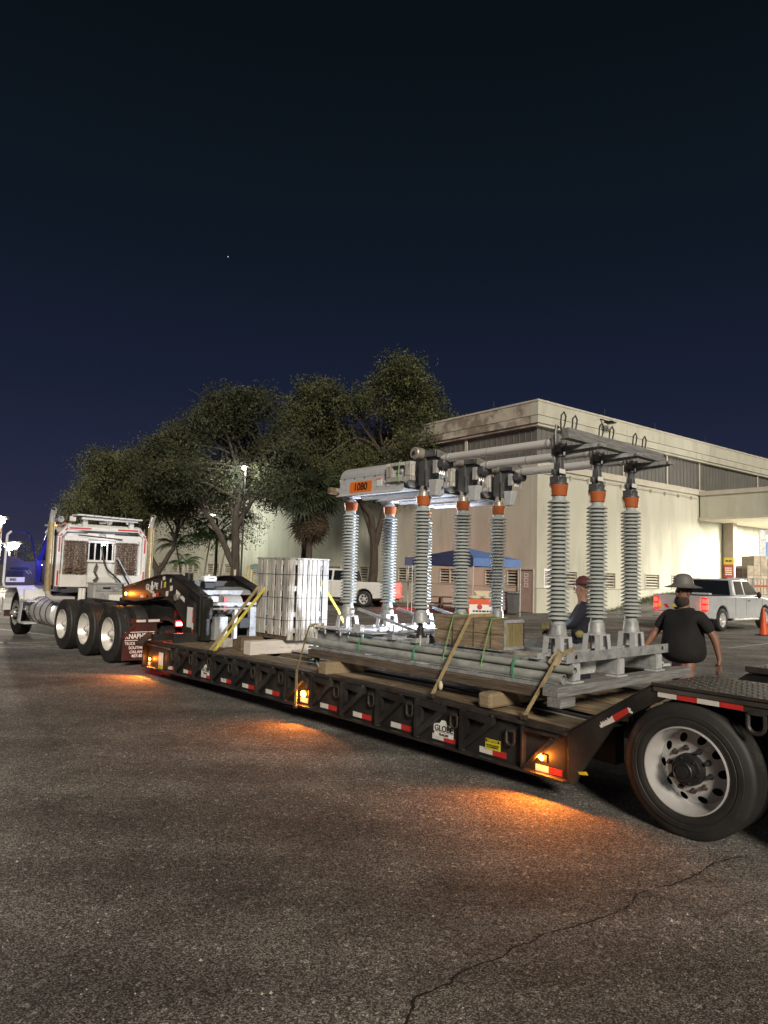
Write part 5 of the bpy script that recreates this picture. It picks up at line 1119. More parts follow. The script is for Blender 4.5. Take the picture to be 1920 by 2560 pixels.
# ratchet straps ------------------------------------------------------------
def strap(label, pts, m_, wd=.045, up=(0, 1, 0), cat='strap', extra=None):
    m = MB()
    for a, b in zip(pts[:-1], pts[1:]): m.bar(a, b, wd, .004, up=up)
    c = pts[0]; o = thing('ratchet_strap', label, cat, TR, c, 'ratchet straps over the cargo')
    m.build('webbing', m_, o, smooth=0)
    if extra:
        mm = MB(); mm.ball(extra, .038, 10, (.5, .7, 1.2)); mm.build('webbing_tail', 'strap_pale', o)
    h = MB(); q = pts[-1]; h.bx(q[0]-.02, q[0]+.02, q[1]-.03, q[1]+.03, q[2]-.02, q[2]+.02); h.build('hook', 'steel_dark', o, bevel=.004)
    return o
strap('tan strap over the far end of the cargo, hanging beside the big amber lamp', [(.62, 5.22, 1.10), (.36, 5.18, 1.10), (-.035, 4.86, .615), (-.045, 4.85, .19)], 'strap_tan', up=(1, 0, 0), extra=(.43, 5.12, 1.06))
strap('brown strap over the wooden box down to the trailer edge', [(.78, 2.56, 1.385), (.44, 2.58, 1.385), (-.01, 2.66, .63)], 'strap_tan', up=(0, 1, 0), extra=(.045, 2.60, .73))
strap('brown strap at the near end of the pipes, hooked by the outermost ring', [(.62, 1.50, 1.155), (.36, 1.50, 1.10), (.33, 1.5, 1.06), (.02, 1.60, .60)], 'strap_tan', up=(0, 1, 0))
m = MB(); m.hex([(.28, 1.44, 1.02), (.36, 1.60, 1.04), (.50, 1.60, 1.15), (.36, 1.43, 1.12)], [(.285, 1.44, 1.03), (.365, 1.60, 1.05), (.51, 1.60, 1.16), (.365, 1.43, 1.13)])
solo(m, 'edge_protector', 'strap_pale', 'pale folded cloth pad under the nearest strap at the frame corner', 'pad', TR, (.4, 1.5, 1.05), smooth=0)
strap('bright yellow strap from the slatted crate down to the ring by the third outrigger', [(.79, 6.9, 1.52), (.04, 7.02, .60)], 'strap_yellow', up=(0, 1, 0))
strap('tan-yellow strap beside the bright one, higher on the slatted crate', [(.79, 7.08, 1.54), (.035, 7.12, .60)], 'strap_tan', up=(0, 1, 0))
strap('yellow strap end coming down the right side of the slatted crate', [(1.52, 6.5, 1.62), (1.75, 6.35, 1.2), (1.9, 6.3, .9)], 'strap_yellow', up=(0, 1, 0))
m = MB(); P = [(.30+.06*math.cos(k*.5), 4.96+.05*math.sin(k*.9), .70+.14*k/26+.05*math.sin(k*.6)) for k in range(27)]; m.tube(P, .013, 7)
solo(m, 'rope_bundle', 'rope_teal', 'tangled teal rope looped at the far end of the long timber rail', 'rope', TR, (.3, 4.96, .7))
m = MB(); m.hex([(.30, 4.86, .60), (.40, 4.92, .60), (.38, 5.0, .72), (.30, 4.98, .72)], [(.31, 4.86, .61), (.41, 4.92, .61), (.39, 5.0, .73), (.31, 4.98, .73)]); solo(m, 'plastic_sheet', 'grey_box', 'small grey plastic scrap below the tangled rope', 'scrap', TR, (.33, 4.93, .6), smooth=0)
# loose clutter on the deck
for i, (x0, x1, y0, y1, z, mt, lb, ct_) in enumerate(((.62, .80, 1.9, 5.4, .63, 'galv_light', 'long pale steel strip lying inside the deck left of the rail', 'steel strip'), (.95, 1.15, 5.4, 6.4, .625, 'galv_light', 'pale flat plate on the deck just in front of the white timber', 'steel plate'), (1.3, 1.9, 5.3, 6.3, .63, 'galv_light', 'wide pale plate lying between the crate and the switch frame', 'steel plate'))):
    m = MB(); m.bx(x0, x1, y0, y1, z, z+.02); solo(m, 'steel_plate', mt, lb, ct_, TR, (x0, y0, z), smooth=0)
m = MB(); m.py([(.74, .90), (1.1, .90), (1.12, .93), (1.12, 1.01), (1.05, 1.03), (.74, 1.03), (.74, .97), (.70, .96)], 1.58, 3.2); solo(m, 'aluminium_extrusion', 'aluminium', 'pale folded metal channel lying between the frame rails at the near end', 'channel', TR, (.9, 1.6, .9), smooth=0)
m = MB(); m.tube([(2.12, 1.6, .89), (2.15, 1.5, .96), (2.22, 1.46, .93), (2.26, 1.5, .90), (2.34, 1.44, .91)], .016, 6); solo(m, 'chain_binder', 'galv_light', 'small shiny chain hook on the near timber by the last rail', 'hook', TR, (2.2, 1.5, .88))
# ================================================================== TRACTOR (frame TR)
random.seed(4)
tk = thing('semi_tractor', 'blue and white heavy tractor with its doors open, chains hung on a white headache rack', 'truck', TR, (1.2, 14, 0))
for i, y in enumerate((11.0, 12.25, 13.55)):
    wheelset(tk, 'wheel', .06, y, .52, .28, .305, full=False, rim='rim_white', hub='rim_white', nh=5, studs=False)
    dual(tk, .40, y, .52, .27, .3); dual(tk, 2.36, y, .52, .28, .3, True); dual(tk, 2.02, y, .52, .27, .3, True)
    m = MB(); m.cyl((.5, y, .52), (1.9, y, .52), .11, 10); m.ball((1.2, y, .52), .24, 12); m.build('axle', 'steel_dark', tk)
    wheelset(tk, 'wheel', .12, 17.2, .53, .30, .305, full=False, rim='polished', hub='polished', nh=10, studs=True, dish=.30)
dual(tk, 2.36, 17.2, .53, .30, .3, True)
for x in (.72, 1.55): m = MB(); m.bx(x, x+.09, 9.75, 18.8, .82, 1.05); m.build('chassis_rail', 'black_plain', tk, smooth=0)
m = MB(); m.bx(.8, 1.6, 11.0, 12.4, 1.05, 1.13); m.build('fifth_wheel', 'steel_dark', tk, smooth=0, bevel=.02)
m = MB(); m.bx(.72, 1.62, 9.70, 9.76, .78, 1.02); m.build('rear_crossmember', 'black_plain', tk, smooth=0)
m = MB(); m.bx(.18, .80, 10.27, 10.33, .76, .84); m.build('flap_bracket', 'maroon', tk, smooth=0)
for a, b in ((.25, .42), (.47, .68)): m = MB(); m.bx(a+.03, b+.03, 10.255, 10.269, .78, .825); m.build('reflective_tape', 'tape_white', tk, smooth=0)
for x0, mir in ((.05, 0), (1.75, 1)):
    m = MB(); m.py([(x0, .11), (x0+.62, .11), (x0+.62, .76), (x0+.22, .76), (x0+.01, .52)], 10.28, 10.295); f_ = m.build('mud_flap', 'maroon', tk, smooth=0)
    if not mir:
        text('KNAPHEIDE', .125, 'ink_white', f_, (.36, 10.276, .53), 'rear', name='flap_lettering', sx=.80, bold=.003)
        for z, s_ in ((.405, 'TRUCK EQUIPMENT'), (.33, 'SOUTHEAST'), (.255, 'ORLANDO')): text(s_, .070, 'ink_white', f_, (.36, 10.276, z), 'rear', name='flap_lettering', sx=.85 if 'TRUCK' in s_ else 1, bold=.001)
        text('407-857-', .075, 'ink_white', f_, (.36, 10.276, .185), 'rear', name='flap_lettering', sx=1.0, bold=.002)
        for z in (.60, .455): m = MB(); m.bx(.09, .63, 10.274, 10.279, z, z+.012); m.build('flap_rule', 'ink_white', f_, smooth=0)
m = MB(); m.bar((.04, 10.26, .50), (.25, 10.26, .75), .05, .02, up=(0, 1, 0)); m.build('flap_edge', 'maroon', tk, smooth=0)
# tail lamp
m = MB(); m.bx(.655, .80, 9.52, 9.58, .74, .86); tl_ = m.build('tail_lamp_housing', 'maroon', tk, smooth=0, bevel=.01)
m = MB(); m.bx(.675, .785, 9.505, 9.519, .765, .825); m.build('tail_lamp', 'lamp_red', tl_, smooth=0, bevel=.01)
lamp('POINT', 'tail_light', (.73, 9.40, .80), (1.0, .03, .03), 5, fr=TR, radius=.03)
for p, q in (((.75, 10.2, .95), (.95, 9.6, .62)), ((.78, 10.8, 1.02), (.72, 9.6, .80)), ((1.4, 10.4, 1.0), (1.1, 9.7, .7))):
    m = MB(); m.bar(p, q, .05); m.build('suspension_arm', 'maroon', tk, smooth=0)
m = MB(); m.cyl((.6, 9.9, .62), (1.7, 9.9, .62), .12, 14); m.build('air_tank', 'black_plain', tk)
# headache rack
YR = 14.40
m = MB(); m.py([(.22, 1.28), (.22, 2.38), (.36, 2.56), (1.98, 2.58), (2.10, 2.42), (2.10, 1.28), (1.62, 1.28), (1.62, 1.55), (.72, 1.55), (.72, 1.28)][:6]+[(1.5, 1.28), (1.5, 1.90), (1.48, 1.90), (1.48, 1.90)][:0], YR+.06, YR+.08)
def pane(x0, x1, z0, z1, y0, y1, nm, mt, par, **k): m = MB(); m.bx(x0, x1, y0, y1, z0, z1); return m.build(nm, mt, par, smooth=0, **k)
rk = pane(.22, .80, 1.55, 2.48, YR+.05, YR+.07, 'rack_panel', 'white_paint', tk)
pane(1.43, 2.08, 1.55, 2.48, YR+.05, YR+.07, 'rack_panel', 'white_paint', tk); pane(.80, 1.43, 1.30, 1.86, YR+.05, YR+.07, 'rack_panel', 'white_paint', tk)
pane(.80, 1.43, 2.31, 2.50, YR+.05, YR+.07, 'rack_panel', 'white_paint', tk); pane(.22, .80, 1.27, 1.549, YR-.06, YR+.07, 'rack_shelf', 'white_paint', tk, bevel=.01); pane(1.431, 2.10, 1.27, 1.549, YR-.06, YR+.07, 'rack_shelf', 'white_paint', tk, bevel=.01)
pane(.801, 1.43, 1.27, 1.50, YR-.03, YR+.045, 'rack_shelf', 'white_paint', tk)
loop = [(.17, 1.28), (.17, 2.40), (.33, 2.59), (1.98, 2.61), (2.13, 2.44), (2.13, 1.28)]
for (a, b), (c, d) in zip(loop[:-1], loop[1:]):
    m = MB(); m.bar((a, YR+.02, b), (c, YR+.02, d), .085, .10, up=(0, 1, 0)); m.build('rack_frame', 'white_paint', tk, smooth=0, bevel=.006)
    n_ = 3; 
    for k in range(n_):
        t0, t1 = k/n_+.02, (k+1)/n_-.02; m = MB(); m.bar((a+(c-a)*t0, YR-.034, b+(d-b)*t0), (a+(c-a)*t1, YR-.034, b+(d-b)*t1), .034, .004, up=(0, 1, 0)); m.build('reflective_tape', 'tape_red' if k % 2 == 0 else 'tape_white', tk, smooth=0)
for x in (.84, .98, 1.12, 1.26, 1.39): m = MB(); m.cyl((x, YR+.03, 1.87), (x, YR+.03, 2.30), .016, 8); m.build('window_bar', 'white_paint', tk)
pane(.80, 1.43, 2.28, 2.33, YR+.0, YR+.05, 'window_bar', 'white_paint', tk); pane(.80, 1.43, 1.84, 1.89, YR+.0, YR+.05, 'window_bar', 'white_paint', tk)
for x0, x1 in ((.27, .79), (1.44, 1.97)): pane(x0, x1, 2.30, 2.40, YR-.05, YR+.045, 'chain_hanger', 'white_paint', tk, bevel=.006)
def chainmesh(L, seed):
    r = random.Random(seed); m = MB(); z = 0; k = 0
    while z > -L:
        a = (k % 2)*PI/2+r.uniform(-.4, .4); P = []
        for j in range(8):
            t = 2*PI*j/8; u = .013*math.cos(t); v_ = .027*math.sin(t); P.append((u*math.cos(a)+r.uniform(-.003, .003), u*math.sin(a), z-.02+v_))
        m.tube(P, .0052, 4, closed=True); z -= .040; k += 1
    return m.mesh('chain', M['chain'])
cms = [chainmesh(.76, s) for s in range(3)]
for x0, n_ in ((.285, 13), (1.45, 13)):
    for rowy in (YR-.06, YR-.02):
        for k in range(n_):
            o = bpy.data.objects.new('chain', cms[(k+int(x0*3)) % 3]); col.objects.link(o); o.parent = tk
            o.location = Vector((x0+k*.040+random.uniform(-.006, .006), rowy, 2.31))-Vector(tk['org']); o.rotation_euler = (random.uniform(-.02, .02), random.uniform(-.02, .02), random.uniform(0, 3))
for x0, x1, mt in ((.30, .76, 'chain'), (1.47, 1.93, 'chain')):
    for z in (1.60, 1.68): m = MB(); m.tube([(x0+(x1-x0)*k/8, YR-.08-.01*(k % 2), z+.02*math.sin(k)) for k in range(9)], .018, 6); m.build('chain', mt, tk)
m = MB(); m.bar((.55, YR-.085, 2.44), (1.55, YR-.085, 2.38), .03); m.build('binder_bar', 'maroon', tk, smooth=0)
pane(1.06, 1.20, 2.43, 2.50, YR+.0, YR+.049, 'rack_light', 'grey_box', tk, bevel=.02)
m = MB(); m.ball((1.16, YR-.02, 2.26), .03, 10); m.build('work_light', 'lamp_white', tk); lamp('POINT', 'work_light_lamp', (1.16, YR-.25, 2.24), (.85, .9, 1.0), .8, fr=TR, radius=.05)
# roof light bar
for x in (.66, 1.74): m = MB(); m.bx(x, x+.10, YR-.02, YR+.08, 2.62, 2.84); m.build('bar_post', 'white_paint', tk, smooth=0)
m = MB(); m.bx(.60, 1.90, YR-.10, YR+.12, 2.80, 2.85); m.build('bar_frame', 'white_paint', tk, smooth=0)
for k in range(8): m = MB(); m.bx(.48+k*.19, .655+k*.19, YR-.16, YR+.22, 2.875-k*.004, 2.91-k*.004); m.build('bar_step', 'white_paint', tk, smooth=0, bevel=.004)
m = MB(); m.bx(.48, 2.0, YR-.1, YR-.06, 2.851, 2.868); m.bx(.48, 2.0, YR+.1, YR+.14, 2.851, 2.868); m.build('bar_rail', 'black_plain', tk, smooth=0)
# exhaust stacks
def stack(x, y, name, flip):
    m = MB(); m.tube([(x, y, 1.45), (x, y, 2.55), (x, y, 2.78), (x, y-.05, 2.90), (x, y-.11, 2.98)], [.055, .055, .055, .06, .062], 16, cap=False); m.build('exhaust_stack', 'polished', tk)
    m = MB(); m.lathe([(0, .075), (1.50, .075)], (x, y, 1.20), 'z', 16, PI*.9, PI*1.75); m.build('heat_shield', 'brass_shield', tk)
    m = MB(); m.tube([(x, y, 1.45), (x, y, 1.20), (x+.03*flip, y, 1.08), (x+.10*flip, y-.02, 1.02), (x+.55*flip, y-.1, 1.0)], .062, 14); m.build('exhaust_elbow', 'polished', tk)
    m = MB(); m.ball((x, y-.03, 2.965), .05, 10); m.build('exhaust_mouth', 'void_dark', tk)
stack(-.04, 14.30, 'l', 1); stack(2.24, 14.30, 'r', -1)
m = MB(); m.cyl((.12, 14.75, 1.2), (.12, 14.75, 2.55), .09, 14); m.build('air_cleaner', 'black_plain', tk)
m = MB(); m.bx(.05, .16, 14.5, 14.62, 1.3, 2.4); m.cyl((-.0, 14.55, 1.25), (-.0, 14.55, 2.2), .02, 8); m.build('grab_rail', 'polished', tk)
# cab
CX = 1.46
def cabhull(z0, z1, hw0, hw1, y0, y1, y0b, y1b, nm, mt, bev=.04):
    m = MB(); m.hex([(CX-hw0, y0, z0), (CX+hw0, y0, z0), (CX+hw0, y1, z0), (CX-hw0, y1, z0)], [(CX-hw1, y0b, z1), (CX+hw1, y0b, z1), (CX+hw1, y1b, z1), (CX-hw1, y1b, z1)]); return m.build(nm, mt, tk, smooth=20, bevel=bev)
cabhull(1.12, 1.85, .98, .98, 15.0, 15.08, 15.0, 15.08, 'cab_rear_wall', 'white_paint', .01)
cabhull(1.12, 1.22, .98, .98, 15.1, 17.1, 15.1, 17.1, 'cab_floor', 'grey_box', .02)
cabhull(2.52, 2.74, .97, .86, 14.98, 16.7, 15.1, 16.5, 'cab_roof', 'white_paint', .05)
for sx in (-1, 1):
    for (p, q, w_) in (((CX+sx*.93, 15.06, 1.2), (CX+sx*.91, 15.10, 2.54), .13), ((CX+sx*.93, 17.05, 1.2), (CX+sx*.93, 17.0, 1.85), .12), ((CX+sx*.93, 17.0, 1.85), (CX+sx*.88, 16.45, 2.54), .09), ((CX+sx*.95, 15.1, 1.25), (CX+sx*.95, 17.0, 1.25), .12), ((CX+sx*.90, 15.1, 2.50), (CX+sx*.88, 16.5, 2.50), .08)):
        m = MB(); m.bar(p, q, w_); m.build('cab_pillar', 'blue_paint', tk, smooth=0, bevel=.01)
pane(CX-.84, CX-.5, 1.85, 2.50, 15.02, 15.06, 'cab_rear_panel', 'blue_paint', tk); pane(CX+.2, CX+.88, 1.85, 2.50, 15.02, 15.06, 'cab_rear_panel', 'blue_paint', tk)
pane(CX-.499, CX+.199, 1.85, 2.50, 15.03, 15.04, 'rear_window', 'glass_dark', tk)
m = MB(); m.hex([(CX-.85, 17.0, 1.86), (CX+.85, 17.0, 1.86), (CX+.85, 17.02, 1.86), (CX-.85, 17.02, 1.86)], [(CX-.80, 16.47, 2.50), (CX+.80, 16.47, 2.50), (CX+.80, 16.49, 2.5), (CX-.80, 16.49, 2.5)]); m.build('windscreen', 'glass_dark', tk, smooth=0)
m = MB(); m.bx(CX-.85, CX+.85, 16.6, 17.0, 1.3, 1.84); m.build('dashboard', 'door_inner', tk, smooth=0, bevel=.04)
for x in (CX-.5, CX+.5): m = MB(); m.bx(x-.25, x+.25, 15.5, 15.98, 1.4, 1.6); m.bx(x-.23, x+.23, 15.35, 15.5, 1.5, 2.2); m.build('seat', 'door_inner', tk, bevel=.04)
lamp('POINT', 'cab_light', (CX-.55, 16.3, 1.95), (.10, .12, 1.0), 5, fr=TR, radius=.12)
lamp('POINT', 'cab_light', (CX-.95, 16.6, 1.75), (.10, .12, 1.0), 4, fr=TR, radius=.05)
for k, x in enumerate((-.85, -.55)): m = MB(); m.ball((CX+x, 16.35, 2.78), .05, 10, (1, 1.4, .7)); m.build('roof_marker', 'lamp_amber_big' if k == 0 else 'orange_plastic', tk)
for x in (.42, 1.55): m = MB(); m.cyl((x, 15.3, 2.82), (x, 15.75, 2.82), .035, 10); m.lathe([(0, .035), (-.12, .06), (-.14, .075)], (x, 15.3, 2.82), 'y', 12); m.build('air_horn', 'polished', tk)
for x in (.56, 1.90): pane(x, x+.13, 2.78, 2.90, 14.95, 15.02, 'flood_lamp', 'label_white', tk, bevel=.01)
pane(CX-.97, CX-.84, 2.70, 2.74, 16.2, 16.6, 'sun_visor', 'galv_light', tk)
# doors (both open)
def door(s, tname):
    hx = CX+s*.97; ang = .30
    def T_(u, z, d=0): return (hx+s*(u*math.cos(ang)+d*math.sin(ang)), 17.02-u*math.sin(ang)+d*math.cos(ang), z)
    def bar(p, q, w_, nm, mt): m = MB(); m.bar(T_(*p), T_(*q), w_, .05, up=(0, 1, 0)); m.build(nm, mt, dp, smooth=0, bevel=.01)
    m = MB(); m.hex([T_(.02, 1.20), T_(.80, 1.20), T_(.80, 1.92), T_(.30, 1.90)], [T_(.02, 1.20, .05), T_(.80, 1.20, .05), T_(.80, 1.92, .05), T_(.30, 1.90, .05)])
    m = MB(); lo = [(.02, 1.20), (.80, 1.20), (.82, 1.30), (.82, 1.95), (.50, 1.90), (.30, 1.80), (.02, 1.82)]
    m.hex([T_(a, b, 0) for a, b in lo], [T_(a, b, .05) for a, b in lo]); dp = m.build('door', 'door_inner', tk, smooth=0, bevel=.01)
    for p, q in (((.02, 1.19), (.80, 1.19)), ((.80, 1.19), (.84, 1.3)), ((.84, 1.3), (.82, 2.45)), ((.82, 2.45), (.72, 2.54)), ((.72, 2.54), (.30, 2.54)), ((.30, 2.54), (.22, 2.46)), ((.22, 2.46), (.01, 1.82)), ((.01, 1.82), (.01, 1.19))):
        bar(p, q, .05, 'door_frame', 'blue_paint' if max(p[0], q[0]) < .75 or p[1] > 2.5 else 'white_paint')
    bar((.58, 1.92), (.58, 2.50), .022, 'window_divider', 'black_plain')
    if s < 0:
        m = MB(); a = [T_(.30, 1.30, -.008), T_(.78, 1.30, -.008), T_(.78, 1.42, -.008), T_(.30, 1.42, -.008)]; b = [T_(.30, 1.30, -.004), T_(.78, 1.30, -.004), T_(.78, 1.42, -.004), T_(.30, 1.42, -.004)]
        m.hex(a, b); m.build('number_label', 'label_white', dp, smooth=0)
        Rm = Matrix(((math.cos(ang), 0, 0), (math.sin(ang), 0, 0), (0, 1, 0))); Rm = Matrix(((math.cos(ang), 0, math.sin(ang)), (math.sin(ang), 0, -math.cos(ang)), (0, 1, 0)))
        text('8082', .085, 'ink_black', dp, T_(.60, 1.36, -.011), R=Rm, name='number_lettering', bold=.002)
        m = MB(); m.hex([T_(.25, 1.62, -.03), T_(.70, 1.62, -.03), T_(.70, 1.66, -.03), T_(.25, 1.66, -.03)], [T_(.25, 1.62, -.001), T_(.70, 1.62, -.001), T_(.70, 1.66, -.001), T_(.25, 1.66, -.001)]); m.build('arm_rest', 'black_plain', dp, bevel=.01)
        m = MB(); m.hex([T_(.35, 1.44, -.02), T_(.78, 1.44, -.02), T_(.78, 1.58, -.02), T_(.35, 1.58, -.02)], [T_(.35, 1.44, -.001), T_(.78, 1.44, -.001), T_(.78, 1.58, -.001), T_(.35, 1.58, -.001)]); m.build('door_pocket', 'black_plain', dp, bevel=.01)
        bar((.12, 1.50), (.22, 1.60), .014, 'chrome_trim', 'polished'); bar((.20, 1.50), (.30, 1.60), .014, 'chrome_trim', 'polished')
        bar((.75, 2.05), (.45, 2.05), .03, 'mirror_arm', 'door_inner')
door(-1, 'l'); door(1, 'r')
# hood, fenders, tank, steps, side boxes
m = MB(); m.hex([(CX-.80, 17.1, .95), (CX+.80, 17.1, .95), (CX+.72, 19.1, .95), (CX-.72, 19.1, .95)], [(CX-.62, 17.1, 1.88), (CX+.62, 17.1, 1.88), (CX+.5, 19.0, 1.62), (CX-.5, 19.0, 1.62)]); m.build('hood', 'blue_paint', tk, bevel=.06)
def fender(x0, x1):
    m = MB(); P = []; 
    for k in range(13):
        a = PI*(-.02+1.0*k/12); P.append((17.2+.72*math.cos(a), .60+.62*math.sin(a)))
    for (a, b), (c, d) in zip(P[:-1], P[1:]): m.hex([(x0, a, b), (x1, a, b), (x1, c, d), (x0, c, d)], [(x0, a+(a-17.2)*.05, b+(b-.6)*.05), (x1, a+(a-17.2)*.05, b+(b-.6)*.05), (x1, c+(c-17.2)*.05, d+(d-.6)*.05), (x0, c+(c-17.2)*.05, d+(d-.6)*.05)])
    m.build('fender', 'white_paint', tk, smooth=40)
fender(.02, .50); fender(2.1, 2.58)
pane(.10, .60, .70, 1.14, 16.42, 16.60, 'fender_skirt', 'white_paint', tk, bevel=.02)
m = MB(); m.bx(.06, .5, 17.96, 18.0, .40, .72); m.build('front_flap', 'maroon', tk, smooth=0)
m = MB(); m.bx(.3, 2.3, 19.1, 19.25, .45, .85); m.build('bumper', 'polished', tk, bevel=.03)
m = MB(); m.bx(CX-.4, CX+.4, 19.1, 19.15, .9, 1.6); m.build('grille', 'polished', tk, bevel=.02)
m = MB(); m.lathe([(14.5, .001), (14.5, .25), (14.53, .30), (14.58, .32), (16.25, .32), (16.3, .3), (16.33, .001)], (.42, 0, .66), 'y', 32); tn = m.build('fuel_tank', 'aluminium', tk, smooth=35)
for y in (14.75, 15.15, 15.6, 16.0): m = MB(); m.lathe([(0, .321), (0, .327), (.05, .327), (.05, .321)], (.42, y, .66), 'y', 32); m.build('tank_band', 'steel_dark', tn, smooth=30)
m = MB(); m.lathe([(0, .001), (0, .25), (.02, .26), (.4, .26), (.42, .001)], (.42, 16.3, .72), 'y', 20); m.build('air_tank', 'polished', tk)
pane(.0, .45, .86, .90, 15.85, 16.35, 'step_plate', 'galv_light', tk, bevel=.005); pane(-.02, .40, .34, .38, 15.95, 16.4, 'step_plate', 'galv_light', tk, bevel=.005)
m = MB(); m.bar((.02, 16.32, .9), (.0, 16.42, .36), .16, .02, up=(1, 0, 0)); m.build('step_side', 'galv_light', tk, smooth=0)
tb = pane(.76, 1.44, .97, 1.36, 13.75, 14.15, 'toolbox', 'grey_box', tk, bevel=.01)
pane(.74, 1.46, 1.361, 1.385, 13.73, 14.17, 'toolbox_lid', 'grey_box', tb); pane(.80, 1.40, 1.20, 1.33, 13.735, 13.749, 'toolbox_door', 'galv', tb); pane(.80, 1.08, 1.00, 1.17, 13.735, 13.749, 'toolbox_door', 'galv', tb)
pane(1.10, 1.40, .99, 1.12, 13.728, 13.7485, 'toolbox_plate', 'label_white', tb); pane(.95, 1.12, 1.25, 1.29, 13.722, 13.734, 'toolbox_latch', 'black_plain', tb); pane(1.22, 1.29, 1.235, 1.29, 13.722, 13.734, 'toolbox_latch', 'polished', tb)
for x, z in ((.60, 1.1), (.66, 1.1)): m = MB(); m.cyl((x, 14.1, .92), (x, 14.1, 1.25), .05, 12); m.build('filter_canister', 'white_paint', tk)
for P, mt, nm in (([(1.10, YR-.05, 2.2), (1.12, YR-.12, 1.95), (1.2, YR-.16, 1.7), (1.35, YR-.2, 1.55), (1.40, 13.9, 1.4), (1.36, 13.2, 1.12), (1.25, 12.4, .98), (1.22, 11.9, 1.08)], 'black_plain', 'air_hose'), ([(1.02, YR-.03, 1.8), (.95, YR-.08, 1.62), (1.02, YR-.1, 1.50), (.9, YR-.12, 1.4)], 'steel_dark', 'air_hose'), ([(1.45, YR-.1, 1.9), (1.47, 13.8, 1.5), (1.40, 12.9, 1.1), (1.2, 11.9, 1.1)], 'black_plain', 'air_hose')):
    m = MB(); Q = []
    for i in range(len(P)-1):
        for k in range(4):
            t = k/4; p0, p1, p2, p3 = [Vector(P[max(0, min(len(P)-1, i+j))]) for j in (-1, 0, 1, 2)]
            Q.append(.5*((2*p1)+(p2-p0)*t+(2*p0-5*p1+4*p2-p3)*t*t+(3*p1-p0-3*p2+p3)*t**3))
    m.tube(Q, .020, 7); m.build(nm, mt, tk)
m = MB(); m.cyl((1.50, 13.0, 1.05), (1.46, YR-.12, 1.95), .012, 6); m.build('pogo_stick', 'galv_light', tk)

